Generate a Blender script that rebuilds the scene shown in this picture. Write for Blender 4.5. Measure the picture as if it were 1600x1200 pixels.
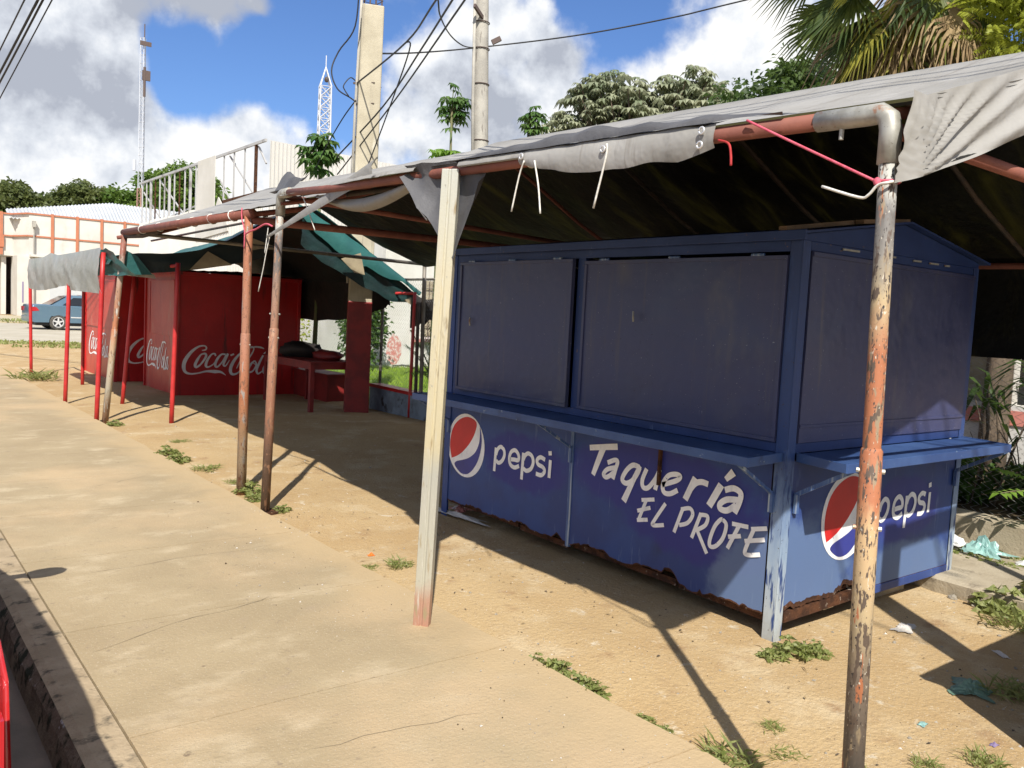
import bpy, bmesh, math, random
from mathutils import Vector, Matrix, noise

for o in list(bpy.data.objects):
    bpy.data.objects.remove(o)
scene = bpy.context.scene
COL = scene.collection
R = random.Random(7)
rad = math.radians

# ---------------------------------------------------------------- camera
cam_d = bpy.data.cameras.new('camera')
cam_d.sensor_width = 36.0
cam_d.lens = 29.91
cam_d.clip_start = 0.02
cam_d.clip_end = 3000
cam = bpy.data.objects.new('camera', cam_d)
COL.objects.link(cam)
cam.matrix_world = Matrix(((0.7890, 0.0080, -0.6143, 0.0),
                           (-0.6122, 0.0931, -0.7852, 0.0),
                           (0.0509, 0.9956, 0.0784, 1.6),
                           (0, 0, 0, 1)))
_loc, _q, _s = cam.matrix_world.decompose()
cam.rotation_mode = 'QUATERNION'
cam.location, cam.rotation_quaternion, cam.scale = _loc, _q.normalized(), (1, 1, 1)
scene.camera = cam
scene.render.resolution_x, scene.render.resolution_y = 1024, 768

# ---------------------------------------------------------------- light and sky
SUN_TO = Vector((0.66, 1.0, -1.20)).normalized()      # the way the sunlight travels
sun_elev = math.asin(-SUN_TO.z)
sun_az = math.atan2(-SUN_TO.x, -SUN_TO.y)
sd = bpy.data.lights.new('sun', 'SUN')
sd.energy = 4.0
sd.angle = rad(0.55)
sd.color = (1.0, 0.955, 0.885)
sun = bpy.data.objects.new('sun', sd)
sun.rotation_mode = 'QUATERNION'
sun.rotation_quaternion = SUN_TO.to_track_quat('-Z', 'Y')
sun.location = (-20, -30, 40)
COL.objects.link(sun)

world = bpy.data.worlds.new('World')
scene.world = world
world.use_nodes = True
wt = world.node_tree
wt.nodes.clear()
def wn(t, **k):
    n = wt.nodes.new(t)
    for a, b in k.items():
        setattr(n, a, b)
    return n
def wl(a, b):
    wt.links.new(a, b)
def wmath(op, a, b=None, c=None, clamp=False):
    n = wn('ShaderNodeMath', operation=op)
    n.use_clamp = clamp
    for i, v in enumerate((a, b, c)):
        if v is None:
            continue
        if isinstance(v, (int, float)):
            n.inputs[i].default_value = v
        else:
            wl(v, n.inputs[i])
    return n.outputs[0]
wout = wn('ShaderNodeOutputWorld')
wbg = wn('ShaderNodeBackground')
wbg.inputs['Strength'].default_value = 0.102
sky = wn('ShaderNodeTexSky', sky_type='NISHITA')
sky.sun_disc = False
sky.sun_elevation = sun_elev
sky.sun_rotation = sun_az
sky.air_density = 1.0
sky.dust_density = 0.6
sky.ozone_density = 1.6
tc = wn('ShaderNodeTexCoord')
DIR = tc.outputs['Generated']
def wnoise(vec, scale, detail, rough=0.55, dist=0.0):
    n = wn('ShaderNodeTexNoise')
    n.inputs['Scale'].default_value = scale
    n.inputs['Detail'].default_value = detail
    n.inputs['Roughness'].default_value = rough
    n.inputs['Distortion'].default_value = dist
    wl(vec, n.inputs['Vector'])
    return n.outputs['Fac']
def wshift(vec, off):
    n = wn('ShaderNodeVectorMath', operation='ADD')
    wl(vec, n.inputs[0])
    n.inputs[1].default_value = off
    return n.outputs[0]
def wblobs(vec, blobs):
    acc = None
    for x, y, z, r in blobs:
        d = wn('ShaderNodeVectorMath', operation='DISTANCE')
        wl(vec, d.inputs[0])
        d.inputs[1].default_value = (x, y, z)
        v = wmath('SUBTRACT', 1.0, wmath('DIVIDE', d.outputs['Value'], r))
        acc = v if acc is None else wmath('MAXIMUM', acc, v)
    return acc
# cumulus heads as soft lumps on the sky dome; broken cloud is added out of view to whiten the fill
CLOUDS = [(0.136, 0.961, 0.243, 0.13), (0.195, 0.947, 0.254, 0.11), (0.186, 0.958, 0.217, 0.1), (0.278, 0.915, 0.292, 0.07),
          (0.336, 0.894, 0.303, 0.05), (0.15, 0.978, 0.147, 0.12), (0.217, 0.962, 0.163, 0.1), (0.289, 0.944, 0.159, 0.11),
          (0.35, 0.922, 0.166, 0.09), (0.127, 0.977, 0.168, 0.06), (0.166, 0.971, 0.174, 0.06), (0.205, 0.961, 0.186, 0.05),
          (0.334, 0.919, 0.197, 0.06), (0.522, 0.811, 0.266, 0.08), (0.561, 0.771, 0.301, 0.09), (0.543, 0.812, 0.215, 0.12),
          (0.608, 0.748, 0.266, 0.11), (0.678, 0.689, 0.256, 0.11), (0.726, 0.639, 0.256, 0.11), (0.757, 0.575, 0.31, 0.09),
          (0.771, 0.581, 0.262, 0.1), (0.584, 0.746, 0.321, 0.05), (0.483, 0.85, 0.21, 0.08), (0.45, 0.876, 0.163, 0.07),
          (0.798, 0.538, 0.273, 0.11), (0.129, 0.986, 0.104, 0.15), (0.417, 0.9, 0.118, 0.13), (0.703, 0.687, 0.183, 0.2)]
HOLES = [(0.397, 0.882, 0.253, 0.105), (0.279, 0.928, 0.247, 0.055), (0.647, 0.684, 0.335, 0.085), (0.354, 0.902, 0.248, 0.07),
         (0.43, 0.875, 0.22, 0.05)]
DARK = [(0.169, 0.962, 0.208, 0.1), (0.137, 0.967, 0.214, 0.1), (0.203, 0.956, 0.205, 0.08), (0.295, 0.908, 0.297, 0.1),
        (0.353, 0.884, 0.306, 0.09), (0.238, 0.93, 0.279, 0.06), (0.603, 0.745, 0.275, 0.06), (0.564, 0.793, 0.22, 0.1)]
warp = wn('ShaderNodeTexNoise')
warp.inputs['Scale'].default_value = 9.0
warp.inputs['Detail'].default_value = 3.0
wl(DIR, warp.inputs['Vector'])
wsub = wn('ShaderNodeVectorMath', operation='SUBTRACT')
wl(warp.outputs['Color'], wsub.inputs[0])
wsub.inputs[1].default_value = (0.5, 0.5, 0.5)
wscl = wn('ShaderNodeVectorMath', operation='SCALE')
wl(wsub.outputs[0], wscl.inputs[0])
wscl.inputs['Scale'].default_value = 0.085
wadd = wn('ShaderNodeVectorMath', operation='ADD')
wl(DIR, wadd.inputs[0])
wl(wscl.outputs[0], wadd.inputs[1])
WD = wadd.outputs[0]
blob = wblobs(WD, CLOUDS)
hole = wmath('MAXIMUM', wblobs(WD, HOLES), 0.0)
dark = wmath('MAXIMUM', wblobs(WD, DARK), 0.0)
n1 = wnoise(DIR, 13.0, 6.0, 0.58)
n1b = wnoise(wshift(DIR, (-0.006, -0.010, 0.020)), 13.0, 6.0, 0.58)
nl = wnoise(DIR, 5.0, 4.0, 0.5)
sep = wn('ShaderNodeSeparateXYZ')
wl(DIR, sep.inputs[0])
low = wmath('MULTIPLY', wmath('SUBTRACT', 0.17, sep.outputs['Z']), 3.0)
wide = wmath('MULTIPLY', wmath('SUBTRACT', wnoise(DIR, 2.6, 3.0, 0.5), 0.40), 2.2)
back = wmath('MULTIPLY', wmath('MAXIMUM', wmath('SUBTRACT', 0.45, sep.outputs['Y']), wmath('SUBTRACT', sep.outputs['Z'], 0.36)), 4.0, None, True)
dens = wmath('MAXIMUM', wmath('MAXIMUM', blob, low), wmath('MULTIPLY', wide, back))
dens = wmath('ADD', dens, wmath('MULTIPLY', wmath('SUBTRACT', n1, 0.5), 1.5))
dens = wmath('SUBTRACT', dens, wmath('MULTIPLY', hole, 1.25))
mr = wn('ShaderNodeMapRange', interpolation_type='SMOOTHSTEP')
wl(dens, mr.inputs['Value'])
mr.inputs['From Min'].default_value = -0.06
mr.inputs['From Max'].default_value = 0.56
cmask = mr.outputs['Result']
relief = wmath('MULTIPLY', wmath('SUBTRACT', n1, n1b), 2.3)
lit = wmath('ADD', 0.74, relief)
lit = wmath('ADD', lit, wmath('MULTIPLY', wmath('SUBTRACT', nl, 0.5), 0.9))
lit = wmath('SUBTRACT', lit, wmath('MULTIPLY', dark, 1.0), None, True)
cr = wn('ShaderNodeValToRGB')
wl(lit, cr.inputs['Fac'])
els = cr.color_ramp.elements
els[0].position = 0.0
els[0].color = (0.40, 0.43, 0.50, 1)
els[1].position = 1.0
els[1].color = (0.95, 0.94, 0.91, 1)
e = els.new(0.45)
e.color = (0.64, 0.675, 0.735, 1)
e = els.new(0.72)
e.color = (0.80, 0.82, 0.85, 1)
cscale = wn('ShaderNodeVectorMath', operation='SCALE')
wl(cr.outputs['Color'], cscale.inputs[0])
cscale.inputs['Scale'].default_value = 7.0
skyc = wn('ShaderNodeVectorMath', operation='MULTIPLY')
wl(sky.outputs['Color'], skyc.inputs[0])
skyc.inputs[1].default_value = (0.44, 0.58, 0.83)
mx = wn('ShaderNodeMix', data_type='RGBA')
wl(cmask, mx.inputs['Factor'])
wl(skyc.outputs[0], mx.inputs[6])
wl(cscale.outputs[0], mx.inputs[7])
wl(mx.outputs[2], wbg.inputs['Color'])
wl(wbg.outputs[0], wout.inputs['Surface'])

vs = scene.view_settings
vs.view_transform = 'Standard'
vs.look = 'None'
vs.exposure = 0.73
vs.gamma = 1.0
vs.use_curve_mapping = False
scene.render.engine = 'CYCLES'
scene.cycles.max_bounces = 5
world.cycles.sampling_method = 'MANUAL'
world.cycles.sample_map_resolution = 512
scene.cycles.diffuse_bounces = 4
scene.cycles.transparent_max_bounces = 12

# ---------------------------------------------------------------- materials
MATS = {}
def base(name):
    m = bpy.data.materials.new(name)
    m.use_nodes = True
    nt = m.node_tree
    b = nt.nodes['Principled BSDF']
    MATS[name] = m
    return m, nt, b
def tex(nt, scale, detail=5, rough=0.55, stretch=(1, 1, 1), off=(0, 0, 0), dist=0.0):
    c = nt.nodes.new('ShaderNodeTexCoord')
    mp = nt.nodes.new('ShaderNodeMapping')
    mp.inputs['Scale'].default_value = stretch
    mp.inputs['Location'].default_value = off
    nt.links.new(c.outputs['Object'], mp.inputs['Vector'])
    n = nt.nodes.new('ShaderNodeTexNoise')
    n.inputs['Scale'].default_value = scale
    n.inputs['Detail'].default_value = detail
    n.inputs['Roughness'].default_value = rough
    n.inputs['Distortion'].default_value = dist
    nt.links.new(mp.outputs[0], n.inputs['Vector'])
    return n.outputs['Fac']
def ramp(nt, fac, lo, hi):
    m = nt.nodes.new('ShaderNodeMapRange')
    m.interpolation_type = 'SMOOTHSTEP'
    nt.links.new(fac, m.inputs['Value'])
    m.inputs['From Min'].default_value = lo
    m.inputs['From Max'].default_value = hi
    return m.outputs['Result']
def mixc(nt, fac, a, b):
    m = nt.nodes.new('ShaderNodeMix')
    m.data_type = 'RGBA'
    if isinstance(fac, (int, float)):
        m.inputs['Factor'].default_value = fac
    else:
        nt.links.new(fac, m.inputs['Factor'])
    for i, v in ((6, a), (7, b)):
        if isinstance(v, tuple):
            m.inputs[i].default_value = (*v, 1)
        else:
            nt.links.new(v, m.inputs[i])
    return m.outputs[2]
def fmath(nt, op, a, b):
    m = nt.nodes.new('ShaderNodeMath')
    m.operation = op
    for i, v in enumerate((a, b)):
        if isinstance(v, (int, float)):
            m.inputs[i].default_value = v
        else:
            nt.links.new(v, m.inputs[i])
    return m.outputs[0]
def add_bump(nt, b, h, strength, dist=0.01):
    bp = nt.nodes.new('ShaderNodeBump')
    bp.inputs['Strength'].default_value = strength
    bp.inputs['Distance'].default_value = dist
    nt.links.new(h, bp.inputs['Height'])
    nt.links.new(bp.outputs[0], b.inputs['Normal'])
def pbr(name, c1, c2=None, sc=4, rough=0.7, metal=0.0, bump=0.0, bsc=60, bd=0.01, wear=None, stretch=(1, 1, 1),
        spec=0.5, transl=None, r2=None, lo=0.35, hi=0.65, coat=0.0):
    """colour 1 and 2 mixed by noise; wear = list of (colour, scale, lo, hi, stretch) laid over it in turn"""
    m, nt, b = base(name)
    col = c1
    if c2 is not None:
        f = ramp(nt, tex(nt, sc, 4, 0.6, stretch), lo, hi)
        col = mixc(nt, f, c1, c2)
        if r2 is not None:
            mm = nt.nodes.new('ShaderNodeMapRange')
            nt.links.new(f, mm.inputs['Value'])
            mm.inputs['To Min'].default_value = rough
            mm.inputs['To Max'].default_value = r2
            nt.links.new(mm.outputs[0], b.inputs['Roughness'])
    for i, w in enumerate(wear or []):
        wc, ws, l, h = w[:4]
        st = w[4] if len(w) > 4 else (1, 1, 1)
        col = mixc(nt, ramp(nt, tex(nt, ws, 1 if ws >= 100 else 2 if ws >= 40 else 4, 0.62, st, (3.1 * i + 1, 7.7, 2.2 * i)), l, h), col, wc)
    if isinstance(col, tuple):
        b.inputs['Base Color'].default_value = (*col, 1)
    else:
        nt.links.new(col, b.inputs['Base Color'])
    if r2 is None or c2 is None:
        b.inputs['Roughness'].default_value = rough
    b.inputs['Metallic'].default_value = metal
    b.inputs['Specular IOR Level'].default_value = spec
    b.inputs['Coat Weight'].default_value = coat
    if bump:
        add_bump(nt, b, tex(nt, bsc, 3, 0.65, stretch), bump, bd)
    if transl:
        t = nt.nodes.new('ShaderNodeBsdfTranslucent')
        t.inputs['Color'].default_value = (*transl[0], 1)
        ms = nt.nodes.new('ShaderNodeMixShader')
        ms.inputs[0].default_value = transl[1]
        nt.links.new(b.outputs[0], ms.inputs[1])
        nt.links.new(t.outputs[0], ms.inputs[2])
        nt.links.new(ms.outputs[0], nt.nodes['Material Output'].inputs['Surface'])
    return m
def bands(name, stops, jit=0.12, fine=26, rough=0.65, metal=0.0, wear=None):
    """paint that changes with height along a post; stops = (height, colour)"""
    m, nt, b = base(name)
    c = nt.nodes.new('ShaderNodeTexCoord')
    s = nt.nodes.new('ShaderNodeSeparateXYZ')
    nt.links.new(c.outputs['Object'], s.inputs[0])
    n = tex(nt, fine, 6, 0.65, (1, 1, 0.35))
    z = fmath(nt, 'ADD', s.outputs['Z'], fmath(nt, 'MULTIPLY', fmath(nt, 'SUBTRACT', n, 0.5), jit * 4))
    z0, z1 = stops[0][0], stops[-1][0]
    f = fmath(nt, 'DIVIDE', fmath(nt, 'SUBTRACT', z, z0), z1 - z0)
    r = nt.nodes.new('ShaderNodeValToRGB')
    nt.links.new(f, r.inputs['Fac'])
    e = r.color_ramp.elements
    e[0].position, e[0].color = 0, (*stops[0][1], 1)
    e[1].position, e[1].color = 1, (*stops[-1][1], 1)
    for zz, cc in stops[1:-1]:
        k = e.new((zz - z0) / (z1 - z0))
        k.color = (*cc, 1)
    col = r.outputs['Color']
    for i, w in enumerate(wear or []):
        st = w[4] if len(w) > 4 else (1, 1, 1)
        col = mixc(nt, ramp(nt, tex(nt, w[1], 2 if w[1] >= 80 else 3, 0.62, st, (2.3 * i, 1.7, 0)), w[2], w[3]), col, w[0])
    nt.links.new(col, b.inputs['Base Color'])
    b.inputs['Roughness'].default_value = rough
    b.inputs['Metallic'].default_value = metal
    add_bump(nt, b, tex(nt, 90, 2), 0.35, 0.002)
    return m

# ground
pbr('sidewalk', (0.385, 0.303, 0.183), (0.335, 0.26, 0.155), 1.3, 0.9, bump=0.35, bsc=45, bd=0.012, spec=0.2,
    wear=[((0.48, 0.39, 0.255), 2.2, 0.50, 0.74, (1, 1.5, 1)), ((0.34, 0.265, 0.175), 3.2, 0.58, 0.82, (1, 1.6, 1)), ((0.27, 0.21, 0.14), 26, 0.60, 0.76), ((0.48, 0.355, 0.21), 0.7, 0.48, 0.75), ((0.33, 0.262, 0.170), 150, 0.58, 0.74), ((0.48, 0.405, 0.29), 120, 0.62, 0.76), ((0.20, 0.15, 0.10), 8, 0.68, 0.76, (1, 1.8, 1))])
_nt = MATS['sidewalk'].node_tree
_b = _nt.nodes['Principled BSDF']
_old = _b.inputs['Base Color'].links[0].from_socket
_c = _nt.nodes.new('ShaderNodeTexCoord')
_s = _nt.nodes.new('ShaderNodeSeparateXYZ')
_nt.links.new(_c.outputs['Object'], _s.inputs[0])
_x = fmath(_nt, 'ADD', _s.outputs['X'], fmath(_nt, 'MULTIPLY', tex(_nt, 1.8, 7, 0.62), 1.0))
_f = fmath(_nt, 'MULTIPLY', ramp(_nt, _x, 2.55, 3.05), 0.8)
_nt.links.new(mixc(_nt, _f, _old, (0.48, 0.355, 0.20)), _b.inputs['Base Color'])
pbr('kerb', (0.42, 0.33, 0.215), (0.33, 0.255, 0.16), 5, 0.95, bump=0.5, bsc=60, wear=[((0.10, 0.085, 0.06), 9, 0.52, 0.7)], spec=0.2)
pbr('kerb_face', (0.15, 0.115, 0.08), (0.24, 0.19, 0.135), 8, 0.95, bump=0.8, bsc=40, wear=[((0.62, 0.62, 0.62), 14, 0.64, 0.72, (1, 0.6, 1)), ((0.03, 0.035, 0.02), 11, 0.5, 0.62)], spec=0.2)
pbr('road', (0.24, 0.195, 0.15), (0.18, 0.15, 0.115), 3, 0.95, bump=0.5, bsc=90, spec=0.2)
pbr('dirt', (0.465, 0.335, 0.175), (0.41, 0.28, 0.137), 0.9, 0.95, bump=0.6, bsc=38, bd=0.015, spec=0.15,
    wear=[((0.52, 0.405, 0.245), 1.7, 0.50, 0.70), ((0.30, 0.185, 0.095), 3.3, 0.58, 0.78), ((0.55, 0.47, 0.34), 9, 0.60, 0.74), ((0.37, 0.26, 0.14), 22, 0.56, 0.74), ((0.22, 0.15, 0.09), 60, 0.66, 0.76), ((0.56, 0.47, 0.34), 130, 0.64, 0.74), ((0.33, 0.235, 0.135), 170, 0.58, 0.72)])
pbr('far_ground', (0.47, 0.41, 0.29), (0.42, 0.36, 0.24), 0.4, 0.95, bump=0.3, bsc=8, spec=0.15,
    wear=[((0.30, 0.27, 0.15), 0.25, 0.56, 0.70, (0.4, 1.5, 1))])
pbr('cross_street', (0.46, 0.42, 0.34), (0.40, 0.36, 0.28), 0.7, 0.95, bump=0.3, bsc=20, spec=0.15,
    wear=[((0.35, 0.29, 0.2), 1.4, 0.55, 0.75, (0.3, 2, 1))])
pbr('concrete', (0.42, 0.36, 0.26), (0.34, 0.285, 0.20), 3, 0.92, bump=0.5, bsc=50, spec=0.2, wear=[((0.20, 0.165, 0.12), 6, 0.58, 0.76)])
pbr('soil', (0.10, 0.075, 0.045), (0.055, 0.04, 0.025), 5, 0.95, bump=0.8, bsc=30, spec=0.1, wear=[((0.25, 0.17, 0.09), 7, 0.6, 0.7)])
pbr('lawn_soil', (0.10, 0.16, 0.03), (0.14, 0.2, 0.04), 3, 0.95, bump=0.6, bsc=20, spec=0.1)
# vegetation
def leafmat(name, a, b, sc=3.0, tr=0.35, rough=0.5):
    pbr(name, a, b, sc, rough, spec=0.35, transl=(tuple(min(1, v * 1.7) for v in b), tr), lo=0.38, hi=0.62)
leafmat('leaf_grass', (0.15, 0.185, 0.045), (0.28, 0.30, 0.11), 7)
leafmat('leaf_lawn', (0.19, 0.30, 0.03), (0.30, 0.42, 0.06), 2)
leafmat('leaf_dark', (0.030, 0.060, 0.014), (0.065, 0.105, 0.022), 0.6)
leafmat('leaf_far', (0.075, 0.10, 0.028), (0.13, 0.15, 0.045), 0.25)
leafmat('leaf_far_green', (0.07, 0.13, 0.02), (0.14, 0.21, 0.04), 0.3)
leafmat('leaf_cecropia', (0.14, 0.175, 0.095), (0.30, 0.31, 0.20), 0.9, 0.25)
leafmat('leaf_sapling', (0.035, 0.095, 0.018), (0.10, 0.17, 0.04), 2.5, 0.3)
leafmat('leaf_yellow', (0.17, 0.21, 0.018), (0.30, 0.33, 0.04), 1.2, 0.4)
leafmat('leaf_bright', (0.12, 0.22, 0.025), (0.20, 0.33, 0.05), 4, 0.45)
leafmat('leaf_hedge', (0.035, 0.075, 0.012), (0.08, 0.15, 0.025), 3, 0.3)
leafmat('palm_green', (0.045, 0.075, 0.022), (0.12, 0.145, 0.03), 1.6, 0.3)
leafmat('palm_gold', (0.30, 0.27, 0.04), (0.38, 0.36, 0.06), 2.0, 0.35)
leafmat('palm_dead', (0.20, 0.135, 0.07), (0.34, 0.25, 0.13), 2.5, 0.15, 0.8)
pbr('bark', (0.16, 0.12, 0.085), (0.09, 0.07, 0.05), 8, 0.95, bump=0.8, bsc=25, stretch=(1, 1, 0.3), spec=0.2)
pbr('stem', (0.09, 0.13, 0.04), (0.14, 0.12, 0.06), 8, 0.8)
# kiosks
BLUE = (0.025, 0.052, 0.185)
pbr('blue_paint', BLUE, (0.036, 0.074, 0.235), 2.2, 0.45, bump=0.12, bsc=14, bd=0.006, r2=0.55, spec=0.35,
    wear=[((0.20, 0.27, 0.38), 9, 0.60, 0.82, (3, 3, 0.35)), ((0.16, 0.12, 0.10), 42, 0.76, 0.80), ((0.02, 0.03, 0.07), 3, 0.60, 0.80, (1, 1, 0.4))])
pbr('blue_paint_worn', (0.045, 0.092, 0.24), (0.075, 0.14, 0.29), 4, 0.5, bump=0.15, bsc=20, bd=0.005,
    wear=[((0.38, 0.44, 0.48), 9, 0.50, 0.70, (4, 4, 0.16)), ((0.16, 0.24, 0.38), 30, 0.55, 0.66, (3, 3, 0.3)), ((0.05, 0.04, 0.04), 34, 0.68, 0.74, (2, 2, 0.6))])
pbr('shutter_paint', (0.036, 0.043, 0.105), (0.052, 0.058, 0.128), 1.2, 0.32, bump=0.35, bsc=2.6, bd=0.04, r2=0.50,
    wear=[((0.085, 0.085, 0.12), 3, 0.54, 0.80, (1, 1, 0.5)), ((0.13, 0.14, 0.18), 18, 0.70, 0.80, (1, 1, 0.25)), ((0.02, 0.02, 0.03), 60, 0.70, 0.75), ((0.085, 0.08, 0.105), 7, 0.55, 0.80, (2.5, 2.5, 0.12)), ((0.22, 0.23, 0.27), 75, 0.71, 0.74)])
def repainted_or_lit(name, src, axis, ells, colr):
    """paint copy with patches"""
    m = MATS[src].copy()
    m.name = name
    MATS[name] = m
    nt = m.node_tree
    b = nt.nodes['Principled BSDF']
    old = b.inputs['Base Color'].links[0].from_socket
    c = nt.nodes.new('ShaderNodeTexCoord')
    sp = nt.nodes.new('ShaderNodeSeparateXYZ')
    nt.links.new(c.outputs['Object'], sp.inputs[0])
    acc = None
    for c0, c1, ra, rb in ells:
        du = fmath(nt, 'DIVIDE', fmath(nt, 'SUBTRACT', sp.outputs[axis], c0), ra)
        dv = fmath(nt, 'DIVIDE', fmath(nt, 'SUBTRACT', sp.outputs['Z'], c1), rb)
        q = fmath(nt, 'ADD', fmath(nt, 'MULTIPLY', du, du), fmath(nt, 'MULTIPLY', dv, dv))
        acc = q if acc is None else fmath(nt, 'MINIMUM', acc, q)
    acc = fmath(nt, 'ADD', acc, fmath(nt, 'MULTIPLY', fmath(nt, 'SUBTRACT', tex(nt, 9, 5), 0.5), 1.3))
    f = fmath(nt, 'SUBTRACT', 1.0, ramp(nt, acc, 0.7, 1.35))
    nt.links.new(mixc(nt, fmath(nt, 'MULTIPLY', f, 0.8), old, colr), b.inputs['Base Color'])
repainted_or_lit('front_paint', 'blue_paint', 'Y', [(4.67, 0.57, 0.46, 0.20), (3.40, 0.66, 0.72, 0.22), (3.02, 0.47, 0.62, 0.20)], (0.030, 0.030, 0.20))
repainted_or_lit('side_paint', 'blue_paint', 'X', [(5.02, 0.57, 0.42, 0.20)], (0.032, 0.040, 0.22))
repainted_or_lit('front_paint', 'front_paint', 'Y', [(2.60, 0.10, 0.36, 0.46)], (0.13, 0.19, 0.31))  # bleached lower corner, with the sun patch painted into its colour
repainted_or_lit('side_paint', 'side_paint', 'X', [(3.84, 0.18, 0.62, 0.46), (5.1, 0.20, 0.55, 0.16)], (0.12, 0.185, 0.32))  # side wall: bleaching plus sunlight put into the colour
pbr('crack', (0.30, 0.235, 0.15), (0.20, 0.155, 0.10), 20, 0.95)
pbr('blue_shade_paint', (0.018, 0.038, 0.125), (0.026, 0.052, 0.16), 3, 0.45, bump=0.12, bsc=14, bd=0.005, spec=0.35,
    wear=[((0.12, 0.16, 0.26), 12, 0.64, 0.78, (2, 2, 0.4)), ((0.15, 0.10, 0.08), 45, 0.70, 0.75)])  # darker copy for frames and roof: shade under the tarp painted in
bands('corner_paint', [(-0.1, (0.30, 0.30, 0.27)), (0.12, (0.40, 0.44, 0.45)), (0.45, (0.26, 0.34, 0.44)), (0.75, (0.12, 0.19, 0.34)), (0.95, (0.030, 0.062, 0.18)), (2.2, (0.018, 0.038, 0.125))], 0.10, 30, 0.48,
      wear=[ ((0.028, 0.060, 0.18), 30, 0.54, 0.62, (1, 1, 0.14)), ((0.05, 0.04, 0.04), 60, 0.66, 0.72)])  # foot worn pale; canopy shade painted in as navy higher up
pbr('counter_paint', (0.030, 0.066, 0.185), (0.050, 0.100, 0.24), 3, 0.45, bump=0.12, bsc=16, bd=0.005,
    wear=[((0.02, 0.035, 0.09), 5, 0.58, 0.75), ((0.30, 0.36, 0.40), 24, 0.66, 0.74), ((0.06, 0.045, 0.04), 40, 0.72, 0.78)])
pbr('rust', (0.105, 0.045, 0.022), (0.045, 0.022, 0.014), 14, 0.95, bump=0.9, bsc=70, spec=0.2, wear=[((0.36, 0.30, 0.24), 22, 0.62, 0.72)])
pbr('sign_white', (0.90, 0.90, 0.88), (0.80, 0.80, 0.79), 9, 0.5, bump=0.15, bsc=40, bd=0.003, wear=[((0.66, 0.67, 0.69), 16, 0.54, 0.76, (1, 1, 0.3)), ((0.20, 0.22, 0.33), 48, 0.70, 0.74)])
pbr('sign_red', (0.62, 0.020, 0.020), (0.52, 0.018, 0.018), 4, 0.45, bump=0.08, bsc=30, bd=0.003)
pbr('sign_blue', (0.035, 0.045, 0.26), (0.03, 0.035, 0.20), 5, 0.45, bump=0.08, bsc=30, bd=0.003)
pbr('sign_grey', (0.78, 0.75, 0.72), (0.66, 0.63, 0.60), 6, 0.55)
pbr('red_paint', (0.50, 0.016, 0.016), (0.40, 0.014, 0.014), 2, 0.38, bump=0.35, bsc=2.5, bd=0.03, wear=[((0.40, 0.09, 0.07), 4, 0.58, 0.82, (1, 1, 0.25)), ((0.12, 0.02, 0.018), 5, 0.56, 0.74, (2, 2, 0.2)), ((0.16, 0.10, 0.08), 40, 0.68, 0.74)])
pbr('red_front', (0.52, 0.060, 0.036), (0.45, 0.036, 0.026), 2, 0.38, bump=0.3, bsc=2.5, bd=0.03, wear=[((0.46, 0.20, 0.14), 3, 0.55, 0.80, (1, 1, 0.4)), ((0.24, 0.03, 0.025), 6, 0.58, 0.74, (2, 2, 0.2)), ((0.16, 0.10, 0.08), 40, 0.68, 0.74)])
pbr('red_post', (0.50, 0.030, 0.028), (0.40, 0.022, 0.022), 6, 0.42, wear=[((0.25, 0.1, 0.07), 20, 0.66, 0.74)])
pbr('red_table', (0.25, 0.018, 0.014), (0.17, 0.014, 0.012), 5, 0.55, bump=0.15, bsc=20)
# pipes and tarps
pbr('primer_pipe', (0.235, 0.078, 0.050), (0.18, 0.058, 0.040), 6, 0.75, bump=0.25, bsc=70, bd=0.003,
    wear=[((0.34, 0.15, 0.10), 10, 0.60, 0.78), ((0.07, 0.035, 0.028), 24, 0.70, 0.78)])
pbr('galvanised', (0.42, 0.41, 0.36), (0.32, 0.305, 0.26), 22, 0.5, 0.35, bump=0.2, bsc=60, bd=0.002, wear=[((0.30, 0.15, 0.085), 16, 0.58, 0.68), ((0.16, 0.14, 0.11), 70, 0.66, 0.76)])
pbr('grey_tube', (0.23, 0.205, 0.17), (0.17, 0.15, 0.12), 10, 0.6, 0.3)
pbr('dark_tube', (0.05, 0.04, 0.035), (0.09, 0.06, 0.045), 10, 0.7)
ORG, CRM, BLK, GRY, BRN = (0.37, 0.135, 0.06), (0.42, 0.32, 0.18), (0.06, 0.052, 0.045), (0.40, 0.39, 0.345), (0.10, 0.065, 0.042)
bands('post_near', [(-0.1, BRN), (0.30, BLK), (0.62, (0.17, 0.13, 0.095)), (0.80, CRM), (1.05, (0.50, 0.33, 0.17)), (1.13, ORG), (1.55, ORG),
                    (1.70, CRM), (1.80, (0.22, 0.20, 0.17)), (1.95, (0.12, 0.11, 0.10)), (2.03, GRY), (2.3, GRY)], 0.05,
      wear=[((0.26, 0.20, 0.125), 38, 0.57, 0.66, (1, 1, 0.22)), (ORG, 30, 0.63, 0.68, (1, 1, 0.2)), ((0.10, 0.07, 0.05), 52, 0.54, 0.60, (1, 1, 0.3)), ((0.045, 0.035, 0.03), 110, 0.62, 0.67, (1, 1, 0.5)), ((0.55, 0.50, 0.40), 130, 0.66, 0.70, (1, 1, 0.4))])
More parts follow.
